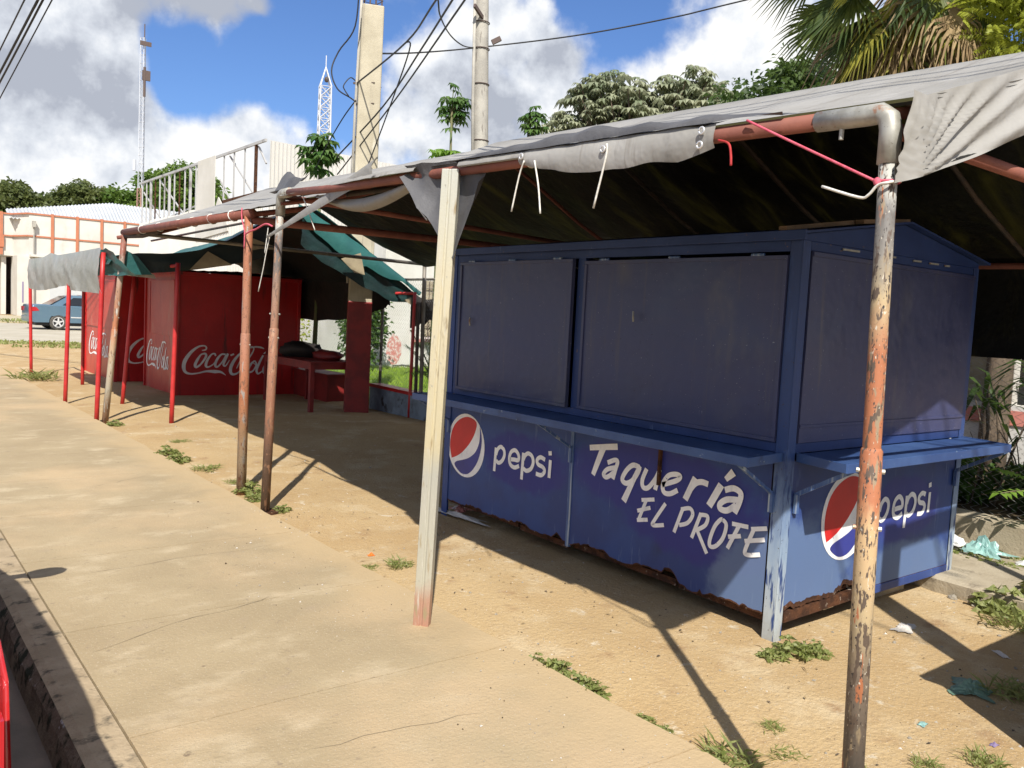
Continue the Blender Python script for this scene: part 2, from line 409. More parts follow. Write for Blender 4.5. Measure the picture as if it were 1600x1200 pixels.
bands('post_second', [(-0.1, BRN), (0.45, (0.13, 0.075, 0.05)), (0.7, (0.29, 0.135, 0.08)), (1.35, (0.31, 0.145, 0.085)), (1.75, (0.27, 0.17, 0.12)), (1.9, (0.14, 0.12, 0.11)),
                      (2.12, (0.17, 0.15, 0.14)), (2.2, GRY), (2.5, (0.45, 0.40, 0.33))], 0.05, wear=[((0.16, 0.10, 0.07), 32, 0.54, 0.62, (1, 1, 0.25)), ((0.36, 0.20, 0.12), 44, 0.56, 0.64, (1, 1, 0.3)), ((0.06, 0.045, 0.04), 90, 0.62, 0.68)])
bands('post_third', [(-0.1, (0.30, 0.14, 0.075)), (0.25, (0.36, 0.28, 0.19)), (0.5, (0.33, 0.20, 0.11)), (0.8, ORG), (1.3, (0.33, 0.15, 0.09)), (1.9, (0.34, 0.14, 0.075)), (2.4, (0.34, 0.115, 0.05))], 0.05,
      wear=[((0.30, 0.27, 0.24), 26, 0.58, 0.66, (1, 1, 0.2)), ((0.20, 0.09, 0.05), 40, 0.56, 0.64, (1, 1, 0.3)), ((0.06, 0.045, 0.04), 90, 0.63, 0.68)])
bands('post_fourth', [(-0.1, (0.30, 0.15, 0.085)), (0.2, (0.33, 0.21, 0.13)), (0.4, (0.45, 0.41, 0.32)), (0.9, (0.40, 0.29, 0.18)), (1.2, ORG), (1.7, (0.33, 0.19, 0.12)), (2.0, (0.42, 0.37, 0.31)), (2.15, (0.25, 0.09, 0.06)), (2.4, (0.25, 0.09, 0.06))], 0.05, wear=[((0.16, 0.09, 0.06), 34, 0.56, 0.64, (1, 1, 0.25)), ((0.45, 0.42, 0.36), 30, 0.58, 0.66, (1, 1, 0.25))])
bands('prop_channel', [(-0.1, (0.42, 0.20, 0.14)), (0.14, (0.44, 0.27, 0.19)), (0.24, (0.47, 0.45, 0.36)), (0.8, (0.44, 0.43, 0.36)), (0.95, (0.56, 0.49, 0.31)), (1.7, (0.58, 0.52, 0.36)), (2.3, (0.50, 0.50, 0.43))], 0.03,
      rough=0.45, metal=0.25, wear=[((0.56, 0.54, 0.46), 20, 0.55, 0.75, (6, 6, 0.2)), ((0.34, 0.32, 0.26), 60, 0.64, 0.76, (1, 1, 0.5)), ((0.34, 0.27, 0.16), 14, 0.56, 0.72, (2, 2, 0.4))])
pbr('tarp_grey', (0.40, 0.385, 0.355), (0.33, 0.315, 0.285), 1.4, 0.6, bump=0.5, bsc=7, bd=0.02, spec=0.35,
    wear=[((0.46, 0.445, 0.415), 3, 0.55, 0.75), ((0.24, 0.225, 0.20), 7, 0.60, 0.76), ((0.30, 0.28, 0.25), 3, 0.55, 0.70, (0.5, 6, 0.5))], transl=((0.22, 0.20, 0.09), 0.20))
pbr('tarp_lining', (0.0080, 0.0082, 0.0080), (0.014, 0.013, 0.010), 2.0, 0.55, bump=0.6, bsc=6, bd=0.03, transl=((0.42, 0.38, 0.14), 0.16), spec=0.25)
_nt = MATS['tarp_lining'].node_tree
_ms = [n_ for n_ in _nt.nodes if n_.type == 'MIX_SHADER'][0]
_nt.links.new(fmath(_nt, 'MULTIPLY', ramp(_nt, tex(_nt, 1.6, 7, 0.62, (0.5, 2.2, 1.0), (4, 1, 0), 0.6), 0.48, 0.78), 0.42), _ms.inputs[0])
pbr('tarp_dark', (0.10, 0.098, 0.10), (0.065, 0.063, 0.065), 3, 0.6, bump=0.6, bsc=14, bd=0.01)
pbr('tarp_green', (0.030, 0.135, 0.120), (0.020, 0.10, 0.095), 2, 0.45, bump=0.5, bsc=8, bd=0.02, transl=((0.05, 0.28, 0.25), 0.10))
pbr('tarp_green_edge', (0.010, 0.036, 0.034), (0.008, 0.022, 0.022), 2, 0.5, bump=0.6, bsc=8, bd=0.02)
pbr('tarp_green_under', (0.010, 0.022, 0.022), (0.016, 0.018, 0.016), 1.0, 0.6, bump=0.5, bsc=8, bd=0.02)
pbr('tarp_patch', (0.36, 0.30, 0.19), (0.28, 0.23, 0.15), 6, 0.8)
pbr('black_cloth', (0.010, 0.009, 0.009), (0.022, 0.016, 0.014), 3, 0.75, bump=0.6, bsc=10, bd=0.02)
pbr('clear_plastic', (0.50, 0.51, 0.47), (0.40, 0.41, 0.37), 5, 0.30, bump=0.5, bsc=9, bd=0.02, transl=((0.55, 0.56, 0.50), 0.35), wear=[((0.66, 0.66, 0.62), 8, 0.6, 0.75, (1, 1.5, 4))])
pbr('rope_white', (0.74, 0.72, 0.66), (0.6, 0.57, 0.5), 80, 0.8)
pbr('rope_pink', (0.62, 0.12, 0.17), (0.55, 0.07, 0.11), 60, 0.7)
pbr('rope_red', (0.45, 0.03, 0.03), (0.35, 0.02, 0.02), 60, 0.7)
pbr('cable', (0.025, 0.024, 0.024), None, rough=0.6)
pbr('eyelet', (0.75, 0.74, 0.72), None, rough=0.3, metal=0.6)
# background
pbr('wall_white', (0.60, 0.575, 0.525), (0.53, 0.505, 0.45), 0.6, 0.9, bump=0.2, bsc=10, spec=0.2, wear=[((0.42, 0.385, 0.33), 0.9, 0.58, 0.82, (1, 1, 0.4))])
pbr('wall_stained', (0.64, 0.62, 0.58), (0.55, 0.53, 0.48), 1.2, 0.9, bump=0.3, bsc=14, spec=0.2, wear=[((0.42, 0.39, 0.35), 2.5, 0.60, 0.76)])
pbr('orange_trim', (0.46, 0.165, 0.085), (0.40, 0.15, 0.08), 2, 0.85)
pbr('roof_sheet', (0.54, 0.55, 0.55), (0.46, 0.475, 0.48), 0.4, 0.55, 0.0, wear=[((0.50, 0.50, 0.50), 1.2, 0.6, 0.75, (1, 3, 1))])
pbr('white_sheet', (0.60, 0.575, 0.535), (0.54, 0.515, 0.47), 0.5, 0.5, wear=[((0.52, 0.45, 0.37), 2.0, 0.66, 0.80, (2, 2, 0.3))])
pbr('frame_steel', (0.46, 0.45, 0.43), (0.24, 0.215, 0.20), 1.0, 0.6, 0.2, lo=0.5, hi=0.7)
pbr('dark_inside', (0.035, 0.025, 0.02), (0.06, 0.035, 0.025), 2, 0.9)
pbr('door_brown', (0.12, 0.045, 0.03), (0.09, 0.035, 0.025), 3, 0.7)
pbr('pole_concrete', (0.47, 0.42, 0.31), (0.39, 0.345, 0.25), 3, 0.9, bump=0.4, bsc=40, spec=0.2, wear=[((0.26, 0.23, 0.18), 5, 0.56, 0.74, (2, 2, 0.15)), ((0.55, 0.51, 0.41), 6, 0.6, 0.75, (1, 1, 0.3))])
pbr('pole_grey', (0.42, 0.395, 0.34), (0.33, 0.31, 0.27), 3, 0.9, bump=0.5, bsc=30, spec=0.2, wear=[((0.18, 0.16, 0.14), 5, 0.58, 0.72, (2, 2, 0.4))])
pbr('rebar', (0.10, 0.07, 0.06), None, rough=0.8)
pbr('mast_white', (0.52, 0.54, 0.58), None, rough=0.5)
pbr('mast_red', (0.42, 0.24, 0.20), None, rough=0.6)
pbr('chain_wire', (0.42, 0.42, 0.40), None, rough=0.5, metal=0.5)
pbr('wall_blue', (0.22, 0.27, 0.32), (0.15, 0.175, 0.205), 4, 0.9, wear=[((0.06, 0.055, 0.05), 4, 0.55, 0.66)])
pbr('faded_red', (0.52, 0.20, 0.17), (0.60, 0.52, 0.47), 16, 0.9, lo=0.45, hi=0.6)
pbr('pink_trim', (0.62, 0.25, 0.20), (0.55, 0.20, 0.16), 4, 0.9)
# cars
pbr('car_blue', (0.105, 0.185, 0.255), (0.12, 0.20, 0.27), 1, 0.30, 0.35, coat=0.6)
pbr('car_red', (0.42, 0.022, 0.022), None, rough=0.25, coat=1.0)
pbr('car_glass', (0.018, 0.02, 0.024), None, rough=0.08)
pbr('car_trim', (0.02, 0.02, 0.022), None, rough=0.6)
pbr('tyre', (0.045, 0.042, 0.04), (0.10, 0.09, 0.075), 6, 0.9)
pbr('alloy', (0.72, 0.72, 0.72), None, rough=0.35, metal=0.5)
pbr('tail_lamp', (0.42, 0.01, 0.015), None, rough=0.15, coat=0.8)
pbr('lamp_clear', (0.75, 0.75, 0.75), None, rough=0.15, coat=0.8)
# litter
pbr('bag_green', (0.16, 0.26, 0.19), (0.11, 0.19, 0.14), 9, 0.45, bump=0.6, bsc=30)
pbr('bag_teal', (0.28, 0.46, 0.42), (0.20, 0.36, 0.34), 9, 0.35, bump=0.6, bsc=30)
pbr('bag_white', (0.72, 0.72, 0.70), (0.6, 0.6, 0.58), 9, 0.4, bump=0.6, bsc=30)
pbr('paper', (0.62, 0.58, 0.52), (0.5, 0.46, 0.4), 12, 0.85)
pbr('litter_orange', (0.75, 0.16, 0.02), None, rough=0.5)
pbr('litter_purple', (0.22, 0.17, 0.30), None, rough=0.5)
pbr('plank', (0.24, 0.155, 0.09), (0.17, 0.11, 0.065), 6, 0.9, stretch=(1, 0.2, 1), bump=0.4, bsc=40)
pbr('stone', (0.40, 0.36, 0.29), (0.30, 0.26, 0.20), 8, 0.95, bump=0.6, bsc=30)

# ---------------------------------------------------------------- mesh helpers
class MB:
    def __init__(self):
        self.v, self.f, self.m = [], [], []
    def add(self, vs_, fs, mat=0):
        n = len(self.v)
        self.v += [tuple(p) for p in vs_]
        for f in fs:
            self.f.append(tuple(i + n for i in f))
            self.m.append(mat)
        return self
    def box(self, x0, x1, y0, y1, z0, z1, mat=0):
        return self.add([(x, y, z) for z in (z0, z1) for y in (y0, y1) for x in (x0, x1)],
                        [(0, 2, 3, 1), (4, 5, 7, 6), (0, 1, 5, 4), (2, 6, 7, 3), (0, 4, 6, 2), (1, 3, 7, 5)], mat)
    def bar(self, p, q, w, h, mat=0, up=(0, 0, 1), w2=None, h2=None):
        p, q = Vector(p), Vector(q)
        d = (q - p).normalized()
        u = Vector(up)
        if abs(d.dot(u)) > 0.98:
            u = Vector((0, 1, 0))
        s = d.cross(u).normalized()
        u = s.cross(d)
        vs_ = []
        for c, a, b in ((p, w, h), (q, w2 or w, h2 or h)):
            for i, j in ((-1, -1), (1, -1), (1, 1), (-1, 1)):
                vs_.append(c + s * (i * a / 2) + u * (j * b / 2))
        return self.add(vs_, [(3, 2, 1, 0), (4, 5, 6, 7), (0, 1, 5, 4), (1, 2, 6, 5), (2, 3, 7, 6), (3, 0, 4, 7)], mat)
    def tube(self, pts, r, seg=8, mat=0, cap=True):
        pts = [Vector(p) for p in pts]
        n = len(pts)
        rs = r if isinstance(r, (list, tuple)) else [r] * n
        base_i = len(self.v)
        prev = None
        for i, p in enumerate(pts):
            d = (pts[min(i + 1, n - 1)] - pts[max(i - 1, 0)]).normalized()
            if prev is None:
                u = Vector((0, 0, 1)) if abs(d.z) < 0.9 else Vector((1, 0, 0))
                s = d.cross(u).normalized()
            else:
                s = (prev - d * prev.dot(d)).normalized()
            prev = s
            u = s.cross(d)
            for k in range(seg):
                a = 2 * math.pi * k / seg
                self.v.append(tuple(p + s * (math.cos(a) * rs[i]) + u * (math.sin(a) * rs[i])))
        for i in range(n - 1):
            for k in range(seg):
                a, b = base_i + i * seg + k, base_i + i * seg + (k + 1) % seg
                self.f.append((a, b, b + seg, a + seg))
                self.m.append(mat)
        if cap:
            self.f.append(tuple(base_i + k for k in reversed(range(seg))))
            self.m.append(mat)
            self.f.append(tuple(base_i + (n - 1) * seg + k for k in range(seg)))
            self.m.append(mat)
        return self
    def grid(self, rows, mat=0):
        n, w = len(self.v), len(rows[0])
        for r_ in rows:
            self.v += [tuple(p) for p in r_]
        for i in range(len(rows) - 1):
            for j in range(w - 1):
                a = n + i * w + j
                self.f.append((a, a + 1, a + w + 1, a + w))
                self.m.append(mat)
        return self
    def prism(self, pts, off, mat=0):
        n, k = len(self.v), len(pts)
        o = Vector(off)
        self.v += [tuple(p) for p in pts] + [tuple(Vector(p) + o) for p in pts]
        self.f.append(tuple(range(n, n + k)))
        self.f.append(tuple(reversed(range(n + k, n + 2 * k))))
        self.m += [mat, mat]
        for i in range(k):
            j = (i + 1) % k
            self.f.append((n + j, n + i, n + k + i, n + k + j))
            self.m.append(mat)
        return self
    def ball(self, c, rx, ry, rz, seg=10, rings=6, mat=0, jit=0.0, seed=0):
        n = len(self.v)
        for i in range(rings + 1):
            t = math.pi * i / rings
            for k in range(seg):
                a = 2 * math.pi * k / seg
                d = Vector((math.sin(t) * math.cos(a), math.sin(t) * math.sin(a), math.cos(t)))
                q = 1 + jit * noise.noise(d * 2.3 + Vector((seed, seed * 1.7, 0)))
                self.v.append((c[0] + d.x * rx * q, c[1] + d.y * ry * q, c[2] + d.z * rz * q))
        for i in range(rings):
            for k in range(seg):
                a, b = n + i * seg + k, n + i * seg + (k + 1) % seg
                self.f.append((a, a + seg, b + seg, b))
                self.m.append(mat)
        return self
    def mesh(self, name, mats, smooth=False):
        me = bpy.data.meshes.new(name)
        me.from_pydata(self.v, [], self.f)
        for k in (mats if isinstance(mats, (list, tuple)) else [mats]):
            me.materials.append(MATS[k])
        if any(self.m):
            me.polygons.foreach_set('material_index', self.m)
        if smooth:
            me.polygons.foreach_set('use_smooth', [True] * len(me.polygons))
        me.update()
        return me
    def build(self, name, mats, parent=None, smooth=False, bevel=0.0, **tags):
        o = bpy.data.objects.new(name, self.mesh(name, mats, smooth))
        COL.objects.link(o)
        if bevel:
            b = o.modifiers.new('bevel', 'BEVEL')
            b.width = bevel
            b.segments = 2
            b.limit_method = 'ANGLE'
        if parent is not None:
            o.parent = parent
            if parent.parent is None and parent.get('worldspace'):
                o.location = -parent.location
        for k, v in tags.items():
            o[k] = v
        return o
def thing(name, label, cat, loc=(0, 0, 0), rotz=0.0, group=None, world=True):
    o = bpy.data.objects.new(name, None)
    o.empty_display_size = 0.2
    o.location = loc
    o.rotation_euler = (0, 0, rotz)
    COL.objects.link(o)
    o['label'], o['category'] = label, cat
    if group:
        o['group'] = group
    if world:
        o['worldspace'] = 1
    return o
def tag(o, label=None, cat=None, group=None, kind=None):
    for k, v in (('label', label), ('category', cat), ('group', group), ('kind', kind)):
        if v:
            o[k] = v
    return o
def copy_tree(o, parent=None):
    c = o.copy()
    COL.objects.link(c)
    c.parent = parent
    for ch in list(o.children):
        copy_tree(ch, c)
    return c
def nz(x, y, z=0.0):
    return noise.noise(Vector((x, y, z)))
def smooth_pts(pts, k=4, vals=None):
    """Catmull-Rom through 2D/3D points (and width values)"""
    P = [Vector(p) for p in pts]
    out, ov = [], []
    n = len(P)
    for i in range(n - 1):
        p0, p1, p2, p3 = P[max(i - 1, 0)], P[i], P[i + 1], P[min(i + 2, n - 1)]
        for s in range(k):
            t = s / k
            out.append(0.5 * ((2 * p1) + (p2 - p0) * t + (2 * p0 - 5 * p1 + 4 * p2 - p3) * t * t + (3 * p1 - p0 - 3 * p2 + p3) * t ** 3))
            if vals:
                ov.append(vals[i] * (1 - t) + vals[i + 1] * t)
    out.append(P[-1])
    if vals:
        ov.append(vals[-1])
    return (out, ov) if vals else out
# ---------------------------------------------------------------- the ground
g = MB()
g.box(-400, 500, -120, 900, -0.6, -0.22)
g.build('ground', 'far_ground', kind='structure')
MB().box(-9, 0.62, -12, 60, -0.3, -0.15).build('road', 'road', kind='structure')
k = MB()
KY = [-12 + 0.25 * i for i in range(137)]
k.grid([[(0.62 - 0.05 + 0.012 * nz(y * 1.3, 1), y, -0.21) for y in KY], [(0.60 + 0.012 * nz(y * 1.3, 2), y, -0.05) for y in KY],
        [(0.625 + 0.010 * nz(y * 2, 3), y, -0.008 + 0.004 * nz(y, 4)) for y in KY]], 1)
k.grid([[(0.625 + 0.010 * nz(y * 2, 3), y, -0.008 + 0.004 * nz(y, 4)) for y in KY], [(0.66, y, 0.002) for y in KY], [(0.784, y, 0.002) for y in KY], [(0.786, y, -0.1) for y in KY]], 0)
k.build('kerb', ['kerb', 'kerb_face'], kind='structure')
# sidewalk of poured slabs with hairline joints
sw = MB().box(0.79, 2.535, -12, 22, -0.2, -0.030)
sidewalk = sw.build('sidewalk', 'sidewalk', kind='structure')
joints = [-12, -9, -6, -4.2, -2.4, -0.9, 0.8, 2.0, 3.17, 4.35, 5.62, 6.85, 8.15, 9.4, 10.7, 12.0, 13.3, 14.6, 16.0, 18.0, 20.0, 22.0]
for a, b in zip(joints[:-1], joints[1:]):
    s = MB()
    n = 12
    xs = [0.794 + (2.54 - 0.794) * i / n for i in range(n + 1)]
    def wob(x, y):
        return 0.020 * nz(x * 1.7, y * 3.1) + 0.008 * nz(x * 6, y * 5)
    def edge(x):
        return 0.012 * nz(x * 9, a * 2, 5) if x > 2.3 else 0.0
    def zz(x, y):
        return 0.004 * nz(x * 1.1, y * 0.9, 2)
    m = max(2, int((b - a) / 0.3))
    rows = []
    for j in range(m + 1):
        t = j / m
        row = []
        for x in xs:
            y = a + (b - a) * t + wob(x, a) * (1 - t) + wob(x, b) * t + (0.0038 if j == 0 else -0.0038 if j == m else 0)
            xx = x
            if x > 2.5:
                xx = 2.535 + 0.03 * nz(y * 2.2, 8) + 0.012 * nz(y * 9, 3)
            row.append((xx, y, zz(x, y)))
        rows.append(row)
    s.grid(rows)
    rim = rows[0] + [r_[-1] for r_ in rows[1:]] + rows[-1][-2::-1] + [r_[0] for r_ in rows[-2:0:-1]]
    s.grid([[(p[0], p[1], p[2] - 0.06) for p in rim + rim[:1]], rim + rim[:1]])
    s.build('slab', 'sidewalk', sidewalk)
# hairline cracks wandering over the slabs
rc = random.Random(5)
for x, y, dx, dy, n in ((0.85, 4.05, 0.10, 0.030, 11), (1.05, 5.25, 0.11, 0.015, 12), (1.30, 2.75, 0.09, -0.01, 8), (1.6, 7.7, 0.08, 0.04, 9)):
    pts = []
    for i in range(n):
        pts.append((x, y))
        x += dx * rc.uniform(0.6, 1.3)
        y += dy + rc.uniform(-0.028, 0.028)
        if x > 2.40:
            break
    m = MB()
    L_, R_ = [], []
    for i, (px_, py_) in enumerate(pts):
        w = rc.uniform(0.0007, 0.0019) * (0.3 if i in (0, len(pts) - 1) else 1)
        z_ = 0.004 * nz(px_ * 1.1, py_ * 0.9, 2) + 0.0022
        L_.append((px_ - w * 0.5, py_ + w, z_))
        R_.append((px_ + w * 0.5, py_ - w, z_))
    m.grid([L_, R_])
    m.build('crack', 'crack', sidewalk)
# the yard: packed dirt over old concrete, a few centimetres below the sidewalk
def yardz(x, y):
    e = min(1.0, max(0.0, (x - 2.5) / 0.5))
    return -0.045 + 0.028 * e + 0.018 * nz(x * 0.9, y * 0.9) + 0.007 * nz(x * 3.1, y * 3.1, 4) + 0.004 * nz(x * 9, y * 9, 2)
yx = [2.47 + 0.09 * i for i in range(55)] + [7.6, 8.5, 10, 13, 18, 30, 60]
yy = [-14, -8, -4, -2] + [-1 + 0.10 * i for i in range(130)] + [12 + 0.4 * i for i in range(26)] + [24, 28, 34, 44, 60, 90, 140]
y_ = MB().grid([[(x, y, yardz(x, y)) for x in yx] for y in yy])
y_.build('yard', 'dirt', smooth=True, kind='structure')
# the street that crosses behind the red kiosks
MB().box(-60, 60, 31.5, 49.5, -0.2, 0.012).build('cross_street', 'cross_street', kind='structure')
MB().box(-60, 30, 50.5, 64.0, -0.2, 0.05).build('forecourt', 'far_ground', kind='structure')
# raised garden strip and the old concrete ledge on the right
MB().box(6.92, 16, -4, 12.4, -0.1, 0.235).build('garden_bed', 'soil', kind='structure')
MB().box(7.0, 40, 12.42, 26, -0.1, 0.02).build('lawn', 'lawn_soil', kind='structure')
lg = MB()
ly = [-4 + 0.25 * i for i in range(33)]
lg.grid([[(5.47 + 0.03 * nz(y * 2, 6), y, -0.08) for y in ly], [(5.46 + 0.03 * nz(y * 2, 6), y, 0.075 + 0.01 * nz(y * 3, 1)) for y in ly],
         [(5.50 + 0.03 * nz(y * 2, 6), y, 0.092) for y in ly], [(6.15, y, 0.10) for y in ly], [(6.45 + 0.08 * nz(y, 2), y, 0.06) for y in ly], [(6.8, y, 0.02) for y in ly]])
lg.build('concrete_ledge', 'concrete', kind='structure')

# ---------------------------------------------------------------- the blue taco kiosk
KX, KY0, KY1, KX1 = 3.78, 2.52, 5.66, 5.70
kiosk = thing('taco_kiosk', 'blue metal taqueria kiosk with shutters down and rusted bottom edge', 'kiosk', (4.74, 4.09, 0.0))
def ragged(a, b, seed, deep=0.0):
    """heights of a rusted-out lower edge between a and b"""
    n = int((b - a) / 0.018)
    out = []
    for i in range(n + 1):
        t = a + (b - a) * i / n
        h = 0.112 + 0.016 * nz(t * 3, seed) + 0.014 * nz(t * 13, seed + 3) + 0.010 * nz(t * 41, seed + 5) + 0.014 * max(0, nz(t * 23, seed + 9) - 0.25) * 4
        out.append((t, h))
    return out
def front_panel(y0, y1, seed, holes):
    m = MB()
    up, lo = [], []
    for t, h in ragged(y0, y1, seed):
        for c, w, d in holes:
            if abs(t - c) < w:
                h += d * (1 - abs(t - c) / w) ** 0.6
        lo.append((t, h))
    for (ta, ha), (tb, hb) in zip(lo[:-1], lo[1:]):
        za, zb = ha + 0.008 + 0.009 * nz(ta * 17, seed), hb + 0.008 + 0.009 * nz(tb * 17, seed)
        m.add([(KX, ta, za), (KX, tb, zb), (KX, tb, 0.935), (KX, ta, 0.935)], [(0, 3, 2, 1)], 0)
        m.add([(KX - 0.001, ta, ha), (KX - 0.001, tb, hb), (KX, tb, zb), (KX, ta, za)], [(0, 3, 2, 1)], 1)
        m.add([(KX + 0.004, ta, ha), (KX + 0.004, tb, hb), (KX + 0.004, tb, 0.935), (KX + 0.004, ta, 0.935)], [(0, 1, 2, 3)], 1)
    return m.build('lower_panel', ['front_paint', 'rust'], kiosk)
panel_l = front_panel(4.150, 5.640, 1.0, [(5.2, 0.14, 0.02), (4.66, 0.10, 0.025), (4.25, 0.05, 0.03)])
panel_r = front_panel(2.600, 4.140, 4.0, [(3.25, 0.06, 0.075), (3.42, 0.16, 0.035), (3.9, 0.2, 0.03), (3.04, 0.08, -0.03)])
# rusted sill rails that show below the torn sheet
m = MB()
for a, b, z in ((2.60, 3.2, 0.085), (3.22, 4.12, 0.098), (4.17, 4.7, 0.085), (4.72, 5.62, 0.105)):
    MB().bar((KX + 0.045, a, z), (KX + 0.045, b, z + 0.008), 0.02, 0.04).build('sill_rail', 'rust', kiosk)
# seams and posts
MB().box(KX - 0.007, KX + 0.02, 4.128, 4.162, 0.09, 0.935).build('seam_strip', 'blue_paint_worn', kiosk, bevel=0.003)
def corner_post(x, y, worn):
    m = MB()
    sx = 1 if x < 4.7 else -1
    sy = 1 if y < 4 else -1
    m.box(min(x, x + sx * 0.065), max(x, x + sx * 0.065), min(y, y + sy * 0.006), max(y, y + sy * 0.006), -0.04, 2.06)
    m.box(min(x, x + sx * 0.006), max(x, x + sx * 0.006), min(y + sy * 0.007, y + sy * 0.075), max(y + sy * 0.007, y + sy * 0.075), -0.04, 2.06)
    return m.build('corner_post', worn, kiosk, bevel=0.002)
corner_post(KX - 0.008, KY0 - 0.008, 'corner_paint')
corner_post(KX - 0.008, KY1 + 0.008, 'blue_paint')
corner_post(KX1 + 0.008, KY0 - 0.008, 'corner_paint')
corner_post(KX1 + 0.008, KY1 + 0.008, 'blue_paint')
# frame around the shutters, front
m = MB()
m.box(KX - 0.004, KX + 0.03, KY0 + 0.07, KY1 - 0.07, 0.974, 1.022)
m.box(KX - 0.004, KX + 0.03, KY0 + 0.07, KY1 - 0.07, 2.005, 2.06)
m.box(KX - 0.003, KX + 0.03, 4.115, 4.185, 1.0225, 2.0045)
m.box(KX - 0.003, KX + 0.03, KY0 + 0.071, 2.59, 1.0225, 2.0045)
m.box(KX - 0.003, KX + 0.03, 5.505, KY1 - 0.071, 1.0225, 2.0045)
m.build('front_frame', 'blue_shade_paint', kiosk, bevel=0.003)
def shutter_front(y0, y1, z0, z1, out, name='shutter'):
    m = MB()
    n = 10
    rows = [[(KX - out - 0.004 * nz(y0 + (y1 - y0) * i / n, j * 0.4) - 0.008 * math.sin(math.pi * i / n) * math.sin(math.pi * j / 6), y0 + (y1 - y0) * i / n, z0 + (z1 - z0) * j / 6) for i in range(n + 1)] for j in range(7)]
    m.grid([r_[::-1] for r_ in rows])
    m.box(KX - out + 0.004, KX - out + 0.020, y0, y1, z0, z1)
    s = m.build(name, 'shutter_paint', kiosk, smooth=False)
    f = MB()
    w = 0.022
    for a, b, c, d in ((y0, y1, z0, z0 + w), (y0, y1, z1 - w, z1), (y0, y0 + w, z0 + w + .001, z1 - w - .001), (y1 - w, y1, z0 + w + .001, z1 - w - .001)):
        f.box(KX - out - 0.009, KX - out + 0.003, a, b, c, d)
    f.build('shutter_rim', 'shutter_paint', s, bevel=0.002)
    h = MB()
    for t in (0.12, 0.5, 0.88):
        y = y0 + (y1 - y0) * t
        MB().tube([(KX - out - 0.006, y - 0.04, z1 + 0.006), (KX - out - 0.006, y + 0.04, z1 + 0.006)], 0.008, 8).build('hinge', 'blue_paint_worn', s)
    return s
shutter_front(4.200, 5.500, 1.022, 2.000, 0.034)
shutter_front(2.592, 4.108, 1.026, 1.985, 0.012)
# side wall (towards the street corner): lower panel, shutter, frame
def side_panel():
    m = MB()
    x0, x1 = 3.845, 5.64
    n = 110
    lo = []
    for i in range(n + 1):
        x = x0 + (x1 - x0) * i / n
        h = 0.135
        if x < 4.55:
            h = 0.140 + 0.055 * max(0, nz(x * 5, 3)) + 0.022 * nz(x * 15, 5) + 0.016 * nz(x * 43, 2) + 0.05 * max(0, 1 - abs(x - 4.42) / 0.1)
        lo.append((x, h))
    for (xa, ha), (xb, hb) in zip(lo[:-1], lo[1:]):
        rim = 0.028 if xa < 4.55 else 0.002
        m.add([(xa, KY0, ha + rim), (xb, KY0, hb + rim), (xb, KY0, 0.935), (xa, KY0, 0.935)], [(0, 1, 2, 3)], 0)
        m.add([(xa, KY0 - 0.001, ha), (xb, KY0 - 0.001, hb), (xb, KY0, hb + rim), (xa, KY0, ha + rim)], [(0, 1, 2, 3)], 1)
        m.add([(xa, KY0 + 0.004, ha), (xb, KY0 + 0.004, hb), (xb, KY0 + 0.004, 0.935), (xa, KY0 + 0.004, 0.935)], [(0, 3, 2, 1)], 1)
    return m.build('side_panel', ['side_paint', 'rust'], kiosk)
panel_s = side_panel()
m = MB()
m.bar((3.86, KY0 + 0.012, 0.10), (4.57, KY0 + 0.012, 0.115), 0.03, 0.055)
m.build('side_sill', 'rust', kiosk)
m = MB()
m.box(4.575, 5.69, KY0 - 0.006, KY0 + 0.02, 0.085, 0.134)
m.build('side_sill', 'blue_paint', kiosk, bevel=0.003)
m = MB()
m.box(3.845, KX1 - 0.06, KY0 - 0.004, KY0 + 0.03, 0.974, 1.026)
m.box(3.845, KX1 - 0.06, KY0 - 0.004, KY0 + 0.03, 2.012, 2.06)
m.box(5.655, KX1 - 0.0585, KY0 - 0.003, KY0 + 0.03, 1.027, 2.011)
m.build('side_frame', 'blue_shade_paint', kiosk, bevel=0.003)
m = MB()
n = 10
m.grid([[(3.850 + 1.80 * i / n, KY0 - 0.012 - 0.006 * math.sin(math.pi * i / n) * math.sin(math.pi * j / 6) - 0.003 * nz(i * .5, j * .5), 1.028 + 0.982 * j / 6) for i in range(n + 1)] for j in range(7)])
m.box(3.850, 5.650, KY0 - 0.010, KY0 + 0.003, 1.0285, 2.0095)
sh = m.build('shutter', 'shutter_paint', kiosk)
m = MB()
m.box(3.85, 5.65, KY0 - 0.019, KY0 - 0.011, 1.105, 1.122)
m.box(3.852, 5.648, KY0 - 0.021, KY0 - 0.010, 1.985, 2.008)
m.build('shutter_rim', 'shutter_paint', sh, bevel=0.002)
# back and far walls, floor
MB().box(KX1 - 0.003, KX1, KY0 + 0.08, KY1 - 0.08, 0.12, 2.06).build('back_wall', 'blue_paint', kiosk)
MB().box(KX + 0.07, KX1 - 0.07, KY1 - 0.003, KY1, 0.12, 2.06).build('end_wall', 'blue_paint', kiosk)
MB().box(KX + 0.03, KX1 - 0.03, KY0 + 0.03, KY1 - 0.03, 0.15, 0.17).build('floor_sheet', 'rust', kiosk)
